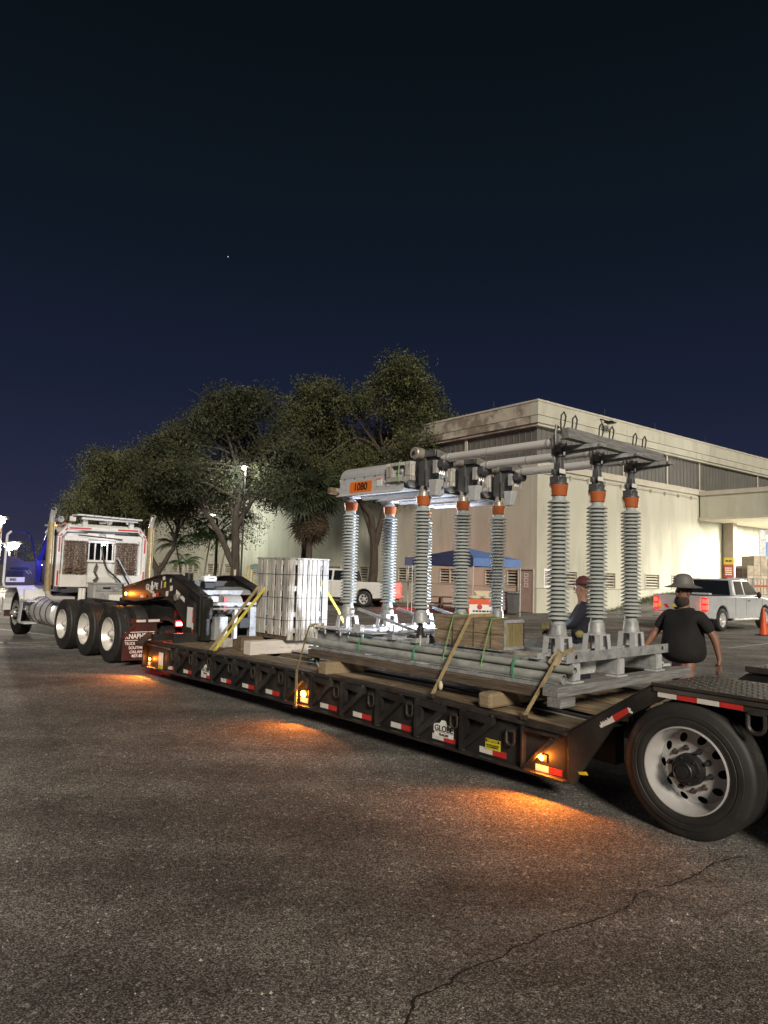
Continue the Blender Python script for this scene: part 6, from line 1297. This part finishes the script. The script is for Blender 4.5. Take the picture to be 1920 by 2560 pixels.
# ================================================================== PICKUPS
def pickup(name, label, cat, pos, yaw, body_m, lit, wheelbase=3.75, cover=True, alloy=False):
    """local X right, Y forward, origin under the rear axle centre"""
    t = thing(name, label, cat, WW, (0, 0, 0)); t.matrix_world = Matrix.Translation(Vector(pos)) @ Matrix.Rotation(yaw, 4, 'Z')
    W_ = .99; WBs = wheelbase; R = .41; yr, yf = -1.25, WBs+.95
    def arch(c, r=.50, k=9): return [(c-r*math.cos(PI*j/k), .44+r*math.sin(PI*j/k)*.98) for j in range(k+1)]
    out = [(yr, .62), (yr+.02, .50)]+[(-.62, .44)]+arch(0)+[(.62, .44), (WBs-.60, .42)]+arch(WBs)+[(WBs+.62, .42), (yf, .50), (yf+.05, .9), (yf-.05, 1.12), (WBs-.45, 1.24), (.95, 1.27), (yr, 1.27)]
    m = MB(); m.px(out, -W_, W_); b_ = m.build('body', body_m, t, smooth=25, bevel=.035)
    m = MB(); m.bx(-W_+.10, W_-.10, yr+.06, .85, 1.24, 1.275); m.build('bed_floor', 'black_plain', t, smooth=0)
    g0, g1 = .98, WBs-.35    # greenhouse
    lo = [(-W_+.03, g0, 1.262), (W_-.03, g0, 1.262), (W_-.03, g1, 1.235), (-W_+.03, g1, 1.235)]; hi = [(-W_+.20, g0+.12, 1.90), (W_-.20, g0+.12, 1.90), (W_-.20, g1-.85, 1.92), (-W_+.20, g1-.85, 1.92)]
    m = MB(); m.hex(lo, hi); m.build('cab', body_m, t, smooth=25, bevel=.05)
    def P_(y, f, sx, off=.012):   # point on the side glass; f=0 low 1 high
        x = (W_-.03)-(.17)*f+off; return (sx*x, y, 1.26+.64*f)
    for sx in (-1, 1):
        for (ya, yb, yc, yd) in ((g0+.14, g0+.80, g0+.80, g0+.22), (g0+.90, g1-.20, g1-.80, g0+.92)):
            q = [P_(ya, .10, sx), P_(yb, .10, sx), P_(yc, .88, sx), P_(yd, .88, sx)]; q2 = [(x-sx*.02, y, z) for x, y, z in q]
            m = MB(); m.hex(q2, q); m.build('side_window', 'glass_dark', t, smooth=0)
        m = MB(); m.ball((sx*(W_+.14), g1-.55, 1.32), .13, 10, (.7, .5, 1.0)); m.build('mirror', 'black_plain', t)
        m = MB(); m.bx(min(sx*W_, sx*(W_+.1)), max(sx*W_, sx*(W_+.1)), g1-.58, g1-.52, 1.24, 1.28); m.build('mirror_arm', 'black_plain', t, smooth=0)
        m = MB(); m.bx(sx*W_-.012, sx*W_+.012, g0+1.02, g0+1.20, 1.08, 1.12); m.build('door_handle', 'black_plain', t, bevel=.005)
        for y in (g0+.02, g0+.88, g1+.05): m = MB(); m.bx(sx*W_-.003, sx*W_+.003, y, y+.012, .55, 1.24); m.build('door_gap', 'void_dark', t, smooth=0)
        m = MB(); m.cyl((sx*(W_+.02), .75, .40), (sx*(W_+.02), WBs-.75, .40), .05, 10); m.build('side_step', 'polished' if not alloy else 'black_plain', t)
        x0, x1 = sx*W_-.16, sx*W_+.004
        for j, z in enumerate((.78, 1.0)):
            m = MB(); m.bx(min(sx*.84, sx*(W_+.004)), max(sx*.84, sx*(W_+.004)), yr-.014, yr+.13, z, z+.17); m.build('tail_lamp', 'lamp_red_mid' if lit else 'lamp_red_dim', t, smooth=0, bevel=.012)
        m = MB(); m.bx(min(sx*.825, sx*(W_+.002)), max(sx*.825, sx*(W_+.002)), yr-.010, yr+.14, .72, 1.22); m.build('tail_lamp_surround', 'lamp_red_dim', t, smooth=0, bevel=.01)
        m = MB(); m.bx(min(sx*.60, sx*.95), max(sx*.60, sx*.95), yf-.03, yf+.03, .82, 1.05); m.build('headlight', 'label_white', t, bevel=.02)
    m = MB(); m.hex([(-.80, g0-.012, 1.30), (.80, g0-.012, 1.30), (.68, g0+.095, 1.85), (-.68, g0+.095, 1.85)], [(-.80, g0+.01, 1.30), (.80, g0+.01, 1.30), (.68, g0+.12, 1.85), (-.68, g0+.12, 1.85)]); m.build('rear_window', 'glass_dark', t, smooth=0)
    m = MB(); m.hex([(-.86, g1+.012, 1.27), (.86, g1+.012, 1.27), (.72, g1-.80, 1.87), (-.72, g1-.80, 1.87)], [(-.86, g1-.01, 1.27), (.86, g1-.01, 1.27), (.72, g1-.82, 1.87), (-.72, g1-.82, 1.87)]); m.build('windscreen', 'glass_dark', t, smooth=0)
    m = MB(); m.bx(-.80, .80, yr-.025, yr-.005, .68, 1.26); tg = m.build('tailgate', body_m, t, smooth=0, bevel=.01)
    m = MB(); m.bx(-.16, .16, yr-.05, yr-.026, .98, 1.06); m.build('gate_handle', 'black_plain', tg, smooth=0)
    m = MB(); m.bx(-.98, .98, yr-.16, yr-.02, .46, .63); m.build('rear_bumper', 'polished', t, bevel=.03)
    m = MB(); m.bx(-.95, .95, yf-.02, yf+.14, .42, .68); m.build('front_bumper', 'polished', t, bevel=.03)
    m = MB(); m.bx(-.55, .55, yf, yf+.04, .72, 1.05); m.build('grille', 'black_plain', t, smooth=0)
    m = MB(); m.bx(-.85, .85, -.6, WBs+.6, .35, .45); m.build('chassis', 'black_plain', t, smooth=0)
    m = MB(); m.bx(-.05, .05, yr-.3, yr-.1, .38, .46); m.build('tow_hitch', 'steel_dark', t, smooth=0)
    for y in (0, WBs):
        for sx in (-1, 1):
            w_ = bpy.data.objects.new('wheel', None); col.objects.link(w_); w_.parent = t; w_['org'] = [0, 0, 0]
            f = -sx; x = sx*(W_-.01)
            m = MB(); m.lathe([(h*f, r) for h, r in [(.0, .255), (-.008, .30), (-.004, R-.05), (.02, R-.005), (.04, R), (.22, R), (.25, R-.03), (.25, .26)]], (x, y, R), 'x', 32); m.build('tyre', 'rubber', w_)
            m = MB(); m.lathe([(h*f, r) for h, r in [(.0, .258), (.0, .245), (.03, .232), (.05, .225)]], (x, y, R), 'x', 28)
            m.lathe([(h*f, r) for h, r in [(.05, .06), (.02, .055), (.015, .001)]], (x, y, R), 'x', 20)
            m.holes((x, y, R), .06, .226, 6 if alloy else 8, .155, .052 if alloy else .028, lambda r: .05*f)
            m.build('rim', 'aluminium', w_, smooth=30)
            m = MB(); m.lathe([(.09*f, .001), (.09*f, .24)], (x, y, R), 'x', 16); m.build('brake_disc', 'black_plain', w_)
    return t, tg
p1_, tg1 = pickup('pickup_truck', 'white crew pickup with lit red tail lamps and striped tailgate parked by the dock', 'pickup truck', (11.80, 26.66, 0), rad(-51.0), 'silver_paint', True, 3.55)
for k in range(5):
    m = MB(); x = -.75+k*.26; m.py([(x, .80), (x+.12, .80), (x+.02, .93), (x-.10, .93)], -1.282, -1.2765)
    m.build('hazard_stripe', 'tape_red' if k % 2 else 'label_yellow', tg1, smooth=0)
m = MB(); m.bx(-.35, .35, .3, .5, 1.28, 1.36); m.build('bed_load', 'galv_light', p1_, bevel=.02)
def wpt(t, p): return t.matrix_world @ Vector(p)
for sx in (-1, 1): q = wpt(p1_, (sx*.9, -1.45, .95)); lamp('POINT', 'tail_light', q, (1, .04, .03), 1.0, radius=.08)
p2_, tg2 = pickup('pickup_truck', 'white pickup in the middle distance seen side on, its brake lamps glowing red', 'pickup truck', (-.52, 36.95, 0), rad(66), 'white_paint', True, 3.7, alloy=True)
q = wpt(p2_, (0, -1.8, .8)); lamp('POINT', 'brake_light', q, (1, .035, .03), 50, radius=.25)
vn = pickup('parked_car', 'grey vehicle almost hidden behind the tractor and the gooseneck', 'car', (-14.6, 37.8, 0), rad(100), 'grey_box', False, 3.0)[0]
vn = pickup('parked_car', 'pale vehicle cut off by the left picture edge beyond the tractor door', 'car', (-17.6, 29.0, 0), rad(20), 'white_paint', False, 3.0)[0]

# ================================================================== TENT, PICNIC TABLE, CONES AND OTHER YARD THINGS
tt = thing('pop_up_tent', 'blue pop-up tent with dark and light valance sides against the left wall', 'tent', WL, (-3.0, 4.5, 0))
def TW(p): return WL.M.inverted() @ Vector(p)
A, B_, C_, D_ = [TW((x, y, 0)) for x, y in ((1.35, 31.8), (3.75, 29.3), (6.15, 31.6), (3.8, 34.0))]
A, B_, C_, D_ = [Vector((p.x, p.y, 0)) for p in (A, B_, C_, D_)]
ctr = (A+B_+C_+D_)/4; zl, zh, zp = 2.15, 2.50, 2.98
for p, q, mt in ((A, B_, 'tent_navy'), (B_, C_, 'tent_blue'), (C_, D_, 'tent_blue'), (D_, A, 'tent_navy')):
    up = lambda v, z: (v.x, v.y, z); n_ = (q-p).cross(Vector((0, 0, 1))).normalized()*.006
    m = MB(); m.hex([up(p, zl), up(q, zl), up(q, zh), up(p, zh)], [up(p+n_, zl), up(q+n_, zl), up(q+n_, zh), up(p+n_, zh)]); m.build('valance', mt, tt, smooth=0)
    m = MB(); m.add([up(p, zh+.001), up(q, zh+.001), (ctr.x, ctr.y, zp)], [(0, 1, 2)]); m.build('canopy_panel', mt if mt == 'tent_blue' else 'tent_navy', tt, smooth=0)
for p in (A, B_, C_, D_): m = MB(); m.cyl((p.x, p.y, 0), (p.x, p.y, zl), .022, 6); m.build('leg', 'galv_light', tt)
pn = thing('picnic_table', 'dark picnic table with attached benches under the blue tent', 'picnic table', WL, (-5, 5, 0)); pn.matrix_world = Matrix.Translation((3.5, 32.6, 0)) @ Matrix.Rotation(rad(4), 4, 'Z'); pn['org'] = [0, 0, 0]
for k in range(4): m = MB(); m.bx(-1.2, 1.2, -.36+k*.18, -.36+k*.18+.165, .72, .76); m.build('table_board', 'pic_wood', pn, smooth=0)
for y in (-.78, .55): m = MB(); m.bx(-1.2, 1.2, y, y+.24, .42, .46); m.build('bench', 'pic_wood', pn, smooth=0)
for x in (-.8, .8):
    m = MB(); m.bar((x, -.25, .72), (x, -.6, 0), .09); m.bar((x, .25, .72), (x, .6, 0), .09); m.bar((x, -.75, .40), (x, .75, .40), .08); m.build('leg_frame', 'pic_wood', pn, smooth=0)
ob = thing('sign_barrier', 'orange barrier carrying a white lettered panel under a heap of pale bags', 'barrier', WW, (3.4, 24, 0))
m = MB(); m.bx(2.92, 3.85, 23.95, 24.12, .30, .98); m.build('frame', 'orange_plastic', ob, bevel=.02)
m = MB(); m.bx(2.95, 3.80, 23.935, 23.949, .36, .80); m.build('panel', 'label_white', ob, smooth=0)
m = MB(); m.lathe([(0, .001), (0, .09)], (3.3, 23.93, .72), 'y', 16); m.build('panel_mark', 'red_sign', ob, smooth=0)
scribble(ob, 'ink_black', (3.38, 23.931, .58), .62, .06, 'rear'); scribble(ob, 'red_sign', (3.35, 23.931, .45), .70, .065, 'rear')
for x in (3.0, 3.78): m = MB(); m.bx(x-.03, x+.03, 23.8, 24.3, 0, .05); m.bx(x-.03, x+.03, 24.0, 24.07, .05, .30); m.build('foot', 'orange_plastic', ob, smooth=0)
for i, (x, z, lb) in enumerate(((3.15, 1.0, 'left pale crumpled bag on the orange barrier'), (3.62, 1.0, 'right pale crumpled bag on the orange barrier'))):
    m = MB(); m.ball((x, 24.03, z+.03), .2, 10, (1.1, .6, .38)); solo(m, 'bag', 'strap_pale', lb, 'bag', WW, (x, 24, 1))
m = MB(); m.py([(3.22, 1.08), (3.58, 1.08), (3.70, 1.26), (3.10, 1.26)], 23.95, 24.2); solo(m, 'tray', 'strap_pale', 'pale flared tray on top of the bags on the orange barrier', 'tray', WW, (3.4, 24, 1.1), smooth=0)
bn = thing('wheelie_bin', 'dark grey wheeled bin beside the service door', 'bin', WW, (6.05, 33.0, 0))
m = MB(); m.hex([(5.8, 32.75, .05), (6.3, 32.75, .05), (6.3, 33.3, .05), (5.8, 33.3, .05)], [(5.74, 32.7, 1.0), (6.36, 32.7, 1.0), (6.36, 33.38, 1.0), (5.74, 33.38, 1.0)]); m.build('body', 'bin_grey', bn, bevel=.03)
m = MB(); m.bx(5.72, 6.38, 32.66, 33.42, 1.0, 1.06); m.build('lid', 'bin_grey', bn, bevel=.02)
for x in (5.78, 6.32): m = MB(); m.cyl((x-.03, 33.3, .1), (x+.03, 33.3, .1), .1, 12); m.build('wheel', 'rubber', bn)
m = MB(); m.tube([(5.8, 32.62, .98), (5.8, 32.55, 1.02), (6.3, 32.55, 1.02), (6.3, 32.62, .98)], .015, 6); m.build('handle', 'galv', bn)
sp_ = thing('parking_sign', 'small blue sign on a thin white post left of the tent', 'sign', WW, (1.22, 34, 0))
m = MB(); m.cyl((1.25, 34, 0), (1.25, 34, 2.6), .03, 8); m.build('post', 'galv_light', sp_)
m = MB(); m.bx(1.06, 1.45, 33.955, 33.968, 2.15, 2.55); m.build('board', 'tent_navy', sp_, smooth=0)
def cone(x, y, z, label, h=.75):
    t = thing('traffic_cone', label, 'traffic cone', WW, (x, y, z), 'orange traffic cones')
    m = MB(); m.lathe([(.03, .15), (h, .022), (h+.002, .001)], (x, y, z), 'z', 16); m.build('cone_body', 'orange_plastic', t)
    m = MB(); m.lathe([(h*.45, .101), (h*.68, .070)], (x, y, z), 'z', 16); m.build('reflective_collar', 'orange_plastic', t)
    m = MB(); m.bx(x-.2, x+.2, y-.2, y+.2, z, z+.03); m.build('base', 'black_plain', t, smooth=0)
cone(.05, 37.0, 0, 'orange cone glowing red behind the side-on pickup', .9)
cone(13.2, 24.6, 0, 'tall orange cone at the right picture edge in front of the pickup', .95)
def post(name, label, x, y, h, mt, cat='post', w_=.12, grp=None): m = MB(); m.bx(x-w_/2, x+w_/2, y-w_/2, y+w_/2, 0, h); return solo(m, name, mt, label, cat, WW, (x, y, 0), grp, smooth=0, bevel=.01)
post('gate_post', 'left pale gate post beside the forked tree trunk', -8.0, 38.6, 1.7, 'trim_stone', 'post'); post('gate_post', 'right pale gate post in front of the stair railing', -7.1, 38.6, 1.75, 'trim_stone', 'post')
sg = thing('small_sign', 'small teal sign on the post between tree and slatted crate', 'sign', WW, (-6.5, 38.5, 1.6)); m = MB(); m.bx(-7.0, -6.65, 38.45, 38.47, 1.75, 2.05); m.build('board', 'rope_teal', sg, smooth=0); m = MB(); m.cyl((-6.82, 38.5, 0), (-6.82, 38.5, 2.0), .03, 6); m.build('post', 'galv', sg)
sr = thing('stair_railing', 'yellowish sloping stair handrails against the left wall', 'railing', WW, (-8.5, 42, 0))
for k, x in enumerate((-9.2, -8.2, -6.2)):
    m = MB(); m.tube([(x, 43, 1.9), (x+1.2, 42.4, .7)], .035, 6); m.tube([(x, 43, 1.45), (x+1.2, 42.4, .3)], .035, 6); m.tube([(x, 43, 0), (x, 43, 1.9)], .035, 6); m.tube([(x+1.2, 42.4, 0), (x+1.2, 42.4, .7)], .035, 6); m.build('handrail', 'yellow_paint', sr)
# dock goods
ps = thing('stacked_pallet', 'tall shrink-wrapped stack of cartons by the dock at the right edge', 'pallet stack', WW, (18.8, 36, 0))
m = MB(); m.bx(18.3, 19.7, 35.6, 36.9, .0, .14); m.build('pallet', 'wood_new', ps, smooth=0)
for l in range(6):
    for k in range(4):
        if l == 5 and k in (0, 3): continue
        m = MB(); x = 18.33+k*.34; m.bx(x+.006, x+.334, 35.62, 36.88, .14+l*.5+.006, .14+(l+1)*.5); m.build('carton', 'cardboard', ps, smooth=0, bevel=.01)
m = MB(); m.bx(18.28, 19.72, 35.57, 36.9, 1.60, 1.68); m.build('wood_frame', 'orange_plastic', ps, smooth=0)
p3_ = thing('stacked_pallet', 'white-wrapped pallet stack just right of the carton stack', 'pallet stack', WW, (20.6, 36, 0))
m = MB(); m.bx(19.9, 21.3, 35.6, 37, .0, .14); m.build('pallet', 'wood_new', p3_, smooth=0)
for l in range(3): m = MB(); m.bx(19.92, 21.28, 35.62, 36.98, .15+l*.95, 1.08+l*.95); m.build('wrapped_load', 'wrap_white', p3_, bevel=.06)
gr = thing('steel_barrier', 'grey barred crowd barrier left of the carton stack', 'barrier', WW, (17.6, 34.5, 0))
for x in (16.7, 18.0): m = MB(); m.bx(x, x+.06, 34.5, 34.56, 0, 2.0); m.build('post', 'galv', gr, smooth=0)
for z in (1.2, 1.95): m = MB(); m.bx(16.7, 18.9, 34.5, 34.55, z, z+.05); m.build('rail', 'galv', gr, smooth=0)
for k in range(14): m = MB(); m.cyl((16.85+k*.155, 34.52, 1.25), (16.85+k*.155, 34.52, 1.95), .018, 5); m.build('bar', 'galv', gr)
yr_ = MB(); yr_.bx(18.5, 22, 33.9, 34.0, .9, 1.0); yr_.bx(18.5, 18.6, 33.9, 34.0, 0, .9); solo(yr_, 'guard_rail', 'yellow_paint', 'yellow guard rail in front of the pallets', 'guard rail', WW, (19, 34, 0), smooth=0)
rt = MB(); rt.bx(18.0, 18.28, 36, 36.1, 0, 2.5); solo(rt, 'upright_post', 'maroon', 'dark brown upright behind the barred barrier', 'post', WW, (18.1, 36, 0), smooth=0)
bl = thing('blue_banner', 'blue and white banner in a grey frame at the far right edge', 'banner', WW, (22.8, 41.5, 3.5))
m = MB(); m.bx(22.1, 24.0, 41.5, 41.56, 3.1, 4.9); m.build('frame', 'galv', bl, smooth=0); m = MB(); m.bx(22.5, 24.0, 41.48, 41.498, 3.15, 4.2); m.build('print', 'blue_banner', bl, smooth=0); m = MB(); m.bx(22.5, 24.0, 41.48, 41.498, 4.202, 4.6); m.build('print', 'label_white', bl, smooth=0)
# far lot clutter at the left
m = MB(); m.bx(-18.6, -18.3, 45, 46, 0, 1.6); solo(m, 'utility_cabinet', 'grey_box', 'grey cabinet by the leftmost trunk', 'cabinet', WW, (-18.5, 45, 0), smooth=0)

# ================================================================== PEOPLE
def skinned(name, nodes, edges, root, m_, parent, sub=2):
    me = bpy.data.meshes.new(name); ks = list(nodes); me.from_pydata([nodes[k][0] for k in ks], [(ks.index(a), ks.index(b)) for a, b in edges], [])
    o = bpy.data.objects.new(name, me); col.objects.link(o)
    sk = o.modifiers.new('skin', 'SKIN'); sk.use_smooth_shade = True; sk.branch_smoothing = .6
    for i, k in enumerate(ks):
        r = nodes[k][1]; r = (r, r) if not isinstance(r, tuple) else r
        me.skin_vertices[0].data[i].radius = r; me.skin_vertices[0].data[i].use_root = (k == root)
    s = o.modifiers.new('sub', 'SUBSURF'); s.levels = sub; s.render_levels = sub
    me.materials.append(M[m_]); o.parent = parent; return o
def person(label, pos, yaw, J, clothes, hat=None, extra=None, group=None):
    """local: X right, Y forward (facing), Z up"""
    t = thing('person', label, 'person', WW, (0, 0, 0)); t.matrix_world = Matrix.Translation(Vector(pos)) @ Matrix.Rotation(yaw, 4, 'Z')
    N = {}
    N['pelvis'] = ((0, 0, .96), (.17, .13)); N['waist'] = ((0, 0, 1.10), (.165, .12)); N['chest'] = ((0, .01, 1.30), (.175, .12)); N['neckb'] = ((0, 0, 1.47), (.075, .07)); N['neck'] = ((0, .01, 1.54), .068); N['head'] = ((0, .03, 1.63), (.086, .10)); N['crown'] = ((0, .01, 1.74), (.082, .095))
    E_ = [('pelvis', 'waist'), ('waist', 'chest'), ('chest', 'neckb'), ('neckb', 'neck'), ('neck', 'head'), ('head', 'crown')]
    for s, sx in (('L', -1), ('R', 1)):
        sh, el, wr, ha = J['arm'+s]; hp = (sx*.10, 0, .90); kn, an, to = J['leg'+s]
        N['sh'+s] = (sh, .052); N['el'+s] = (el, .052); N['wr'+s] = (wr, .030); N['ha'+s] = (ha, (.042, .020))
        N['hp'+s] = (hp, .105); N['kn'+s] = (kn, .065); N['an'+s] = (an, .042); N['to'+s] = (to, (.045, .035))
        E_ += [('chest', 'sh'+s), ('sh'+s, 'el'+s), ('el'+s, 'wr'+s), ('wr'+s, 'ha'+s), ('pelvis', 'hp'+s), ('hp'+s, 'kn'+s), ('kn'+s, 'an'+s), ('an'+s, 'to'+s)]
    b_ = skinned('body', N, E_, 'pelvis', 'skin', t)
    for s, sx in (('L', -1), ('R', 1)):
        wr, ha = Vector(N['wr'+s][0]), Vector(N['ha'+s][0]); d = (ha-wr).normalized(); sd = d.cross(Vector((0, 1, .2))).normalized(); dn = d.cross(sd)
        for k in range(4):
            a = ha+sd*(.027-.018*k)+d*.02; L = (.030, .035, .033, .025)[k]; cu_ = dn*(.012)
            F_ = {'a': (a-d*.03, .010), 'b': (a+d*L, .010), 'c': (a+d*L*1.8+cu_, .009), 'd': (a+d*L*2.3+cu_*2.4, .008)}
            skinned('finger', F_, [('a', 'b'), ('b', 'c'), ('c', 'd')], 'a', clothes.get('hand', 'skin'), t, 1)
        th = ha-d*.02+sd*.035; F_ = {'a': (ha-d*.03, .012), 'b': (th+sd*.01, .011), 'c': (th+d*.035+sd*.012, .010)}; skinned('thumb', F_, [('a', 'b'), ('b', 'c')], 'a', clothes.get('hand', 'skin'), t, 1)
    # shirt
    S = {k: (N[k][0], (N[k][1][0]+.022, N[k][1][1]+.03)) for k in ('waist', 'chest')}
    fa = clothes.get('fat', 0); S['hem'] = ((0, .01, clothes['hem']), (.20+fa*.62, .165+fa*.6)); S['mid'] = ((0, .02, .98), (.20+fa*.65, .165+fa*.75)); S['belly'] = ((0, .02, 1.15), (.20+fa*.65, .165+fa*.7)); S['chest'] = ((0, .01, 1.33), (.195+fa*.45, .13+fa*.35)); S['coll'] = ((0, 0, 1.475), (.095, .088)); S.pop('waist')
    Es = [('hem', 'mid'), ('mid', 'belly'), ('belly', 'chest'), ('chest', 'coll')]
    for s in 'LR':
        sh, el, wr = [Vector(N[k+s][0]) for k in ('sh', 'el', 'wr')]; cv = sh.lerp(el, .80) if not clothes.get('long') else el
        S['s'+s] = (tuple(sh+Vector((0, 0, .01))), .098); S['c'+s] = (tuple(cv), .070); Es += [('chest', 's'+s), ('s'+s, 'c'+s)]
        if clothes.get('long'): S['w'+s] = (tuple(el.lerp(wr, .92)), .045); Es.append(('c'+s, 'w'+s))
    skinned('shirt', S, Es, 'chest', clothes['shirt'], t)
    T_ = {'w': ((0, 0, 1.02), (.165, .135)), 'p': ((0, 0, .90), (.17, .135))}; Et = [('w', 'p')]
    for s in 'LR':
        hp, kn, an = [Vector(N[k+s][0]) for k in ('hp', 'kn', 'an')]; T_['h'+s] = (tuple(hp.lerp(kn, .3)), .105); T_['k'+s] = (tuple(kn), .085); Et += [('p', 'h'+s), ('h'+s, 'k'+s)]
        if not clothes.get('shorts'): T_['a'+s] = (tuple(an+Vector((0, 0, .02))), .065); Et.append(('k'+s, 'a'+s))
        to = Vector(N['to'+s][0]); m = MB(); m.hex([(an.x-.05, an.y-.07, .0), (an.x+.05, an.y-.07, 0), (to.x+.05, to.y+.05, 0), (to.x-.05, to.y+.05, 0)], [(an.x-.045, an.y-.06, an.z+.05), (an.x+.045, an.y-.06, an.z+.05), (to.x+.04, to.y+.02, .07), (to.x-.04, to.y+.02, .07)]); m.build('boot', 'boot', t, bevel=.02)
    skinned('trousers', T_, Et, 'p', clothes['legs'], t)
    # face
    m = MB(); m.hex([(-.012, .115, 1.62), (.012, .115, 1.62), (.014, .145, 1.625), (-.014, .145, 1.625)], [(-.008, .11, 1.675), (.008, .11, 1.675), (.006, .118, 1.675), (-.006, .118, 1.675)]); m.build('nose', 'skin', t, bevel=.004)
    for sx in (-1, 1):
        m = MB(); m.ball((sx*.032, .105, 1.665), .012, 8); m.build('eye', 'label_white', t); m = MB(); m.ball((sx*.032, .115, 1.665), .006, 6); m.build('pupil', 'ink_black', t)
        m = MB(); m.ball((sx*.085, .02, 1.645), .028, 8, (.35, .7, 1.1)); m.build('ear', 'skin', t)
    m = MB(); m.bx(-.028, .028, .105, .122, 1.588, 1.598); m.build('mouth', 'maroon', t, bevel=.003)
    if clothes.get('beard'): m = MB(); m.ball((0, .040, 1.545), .098, 12, (.92, .85, .85)); m.build('beard', 'beard', t)
    m = MB(); m.ball((0, -.01, 1.70), .10, 12, (.88, 1.05, .75)); m.build('hair', 'beard', t)
    if hat == 'brim':
        m = MB(); m.lathe([(-.005, .001), (-.014, .13), (-.034, .215), (-.026, .22), (.0, .135), (.02, .118), (.09, .108), (.125, .075), (.14, .03), (.142, .001)], (0, .01, 1.745), 'z', 28); m.build('hard_hat', 'hat_grey', t, smooth=50)
    if hat == 'cap':
        m = MB(); m.lathe([(0, .105), (.05, .10), (.10, .06), (.115, .001)], (0, .0, 1.715), 'z', 20); m.build('cap', 'cap_red', t, smooth=50)
        m = MB(); m.hex([(-.07, .08, 1.715), (.07, .08, 1.715), (.05, .20, 1.70), (-.05, .20, 1.70)], [(-.07, .08, 1.723), (.07, .08, 1.723), (.05, .20, 1.708), (-.05, .20, 1.708)]); m.build('cap_brim', 'tent_navy', t, smooth=0)
    return t
JA = dict(armL=((-.22, 0, 1.38), (-.35, -.10, 1.12), (-.41, -.10, .88), (-.42, -.07, .80)), armR=((.22, 0, 1.38), (.36, .12, 1.12), (.30, .36, .96), (.27, .44, .93)),
          legL=((-.10, .16, .50), (-.11, .22, .09), (-.11, .36, .04)), legR=((.10, -.04, .50), (.11, -.28, .12), (.11, -.16, .05)))
person('bearded man in a wide-brimmed hard hat and black t-shirt striding behind the trailer', (3.72, 8.75, 0), rad(118), JA, dict(shirt='shirt_black', legs='shorts', hem=.78, fat=.15, beard=1, shorts=1), 'brim')
JB = dict(armL=((-.20, 0, 1.40), (-.24, .16, 1.16), (-.14, .42, 1.12), (-.10, .50, 1.12)), armR=((.20, 0, 1.40), (.25, .14, 1.15), (.12, .40, 1.05), (.08, .48, 1.04)),
          legL=((-.10, .05, .50), (-.12, .02, .09), (-.12, .16, .04)), legR=((.10, -.02, .50), (.12, -.10, .09), (.12, .04, .04)))
pb_ = person('person in navy clothes, red cap and yellow gloves holding a light behind the insulators', (2.78, 9.80, 0), rad(78), JB, dict(shirt='navy_cloth', legs='navy_cloth', hem=.88, fat=.0, long=1, hand='glove'), 'cap')
gi = pb_.matrix_world.inverted(); gv = gi @ Vector((2.68, 9.62, 1.04)); m = MB(); m.ball(tuple(gv), .055, 12, (.8, 1.1, 1.0)); m.build('glove', 'glove', pb_)
fh = thing('flashlight', 'bright twin-lens work light held out by the person in navy', 'flashlight', WW, (2.40, 9.72, 1.2))
m = MB(); m.bx(2.36, 2.50, 9.66, 9.76, 1.10, 1.30); m.build('housing', 'black_plain', fh, bevel=.01)
m = MB(); m.ball((2.40, 9.63, 1.255), .034, 10); m.build('lens', 'lamp_white', fh); m = MB(); m.ball((2.385, 9.63, 1.175), .026, 10); m.build('lens', 'lamp_white', fh)
lamp('SPOT', 'work_light_lamp', (2.15, 9.66, 1.25), (.80, .86, 1.0), 430, radius=.05, spot=125, aim=(-1.6, 10.2, 1.5))

for o in bpy.data.objects:
    if 'org' in o: del o['org']
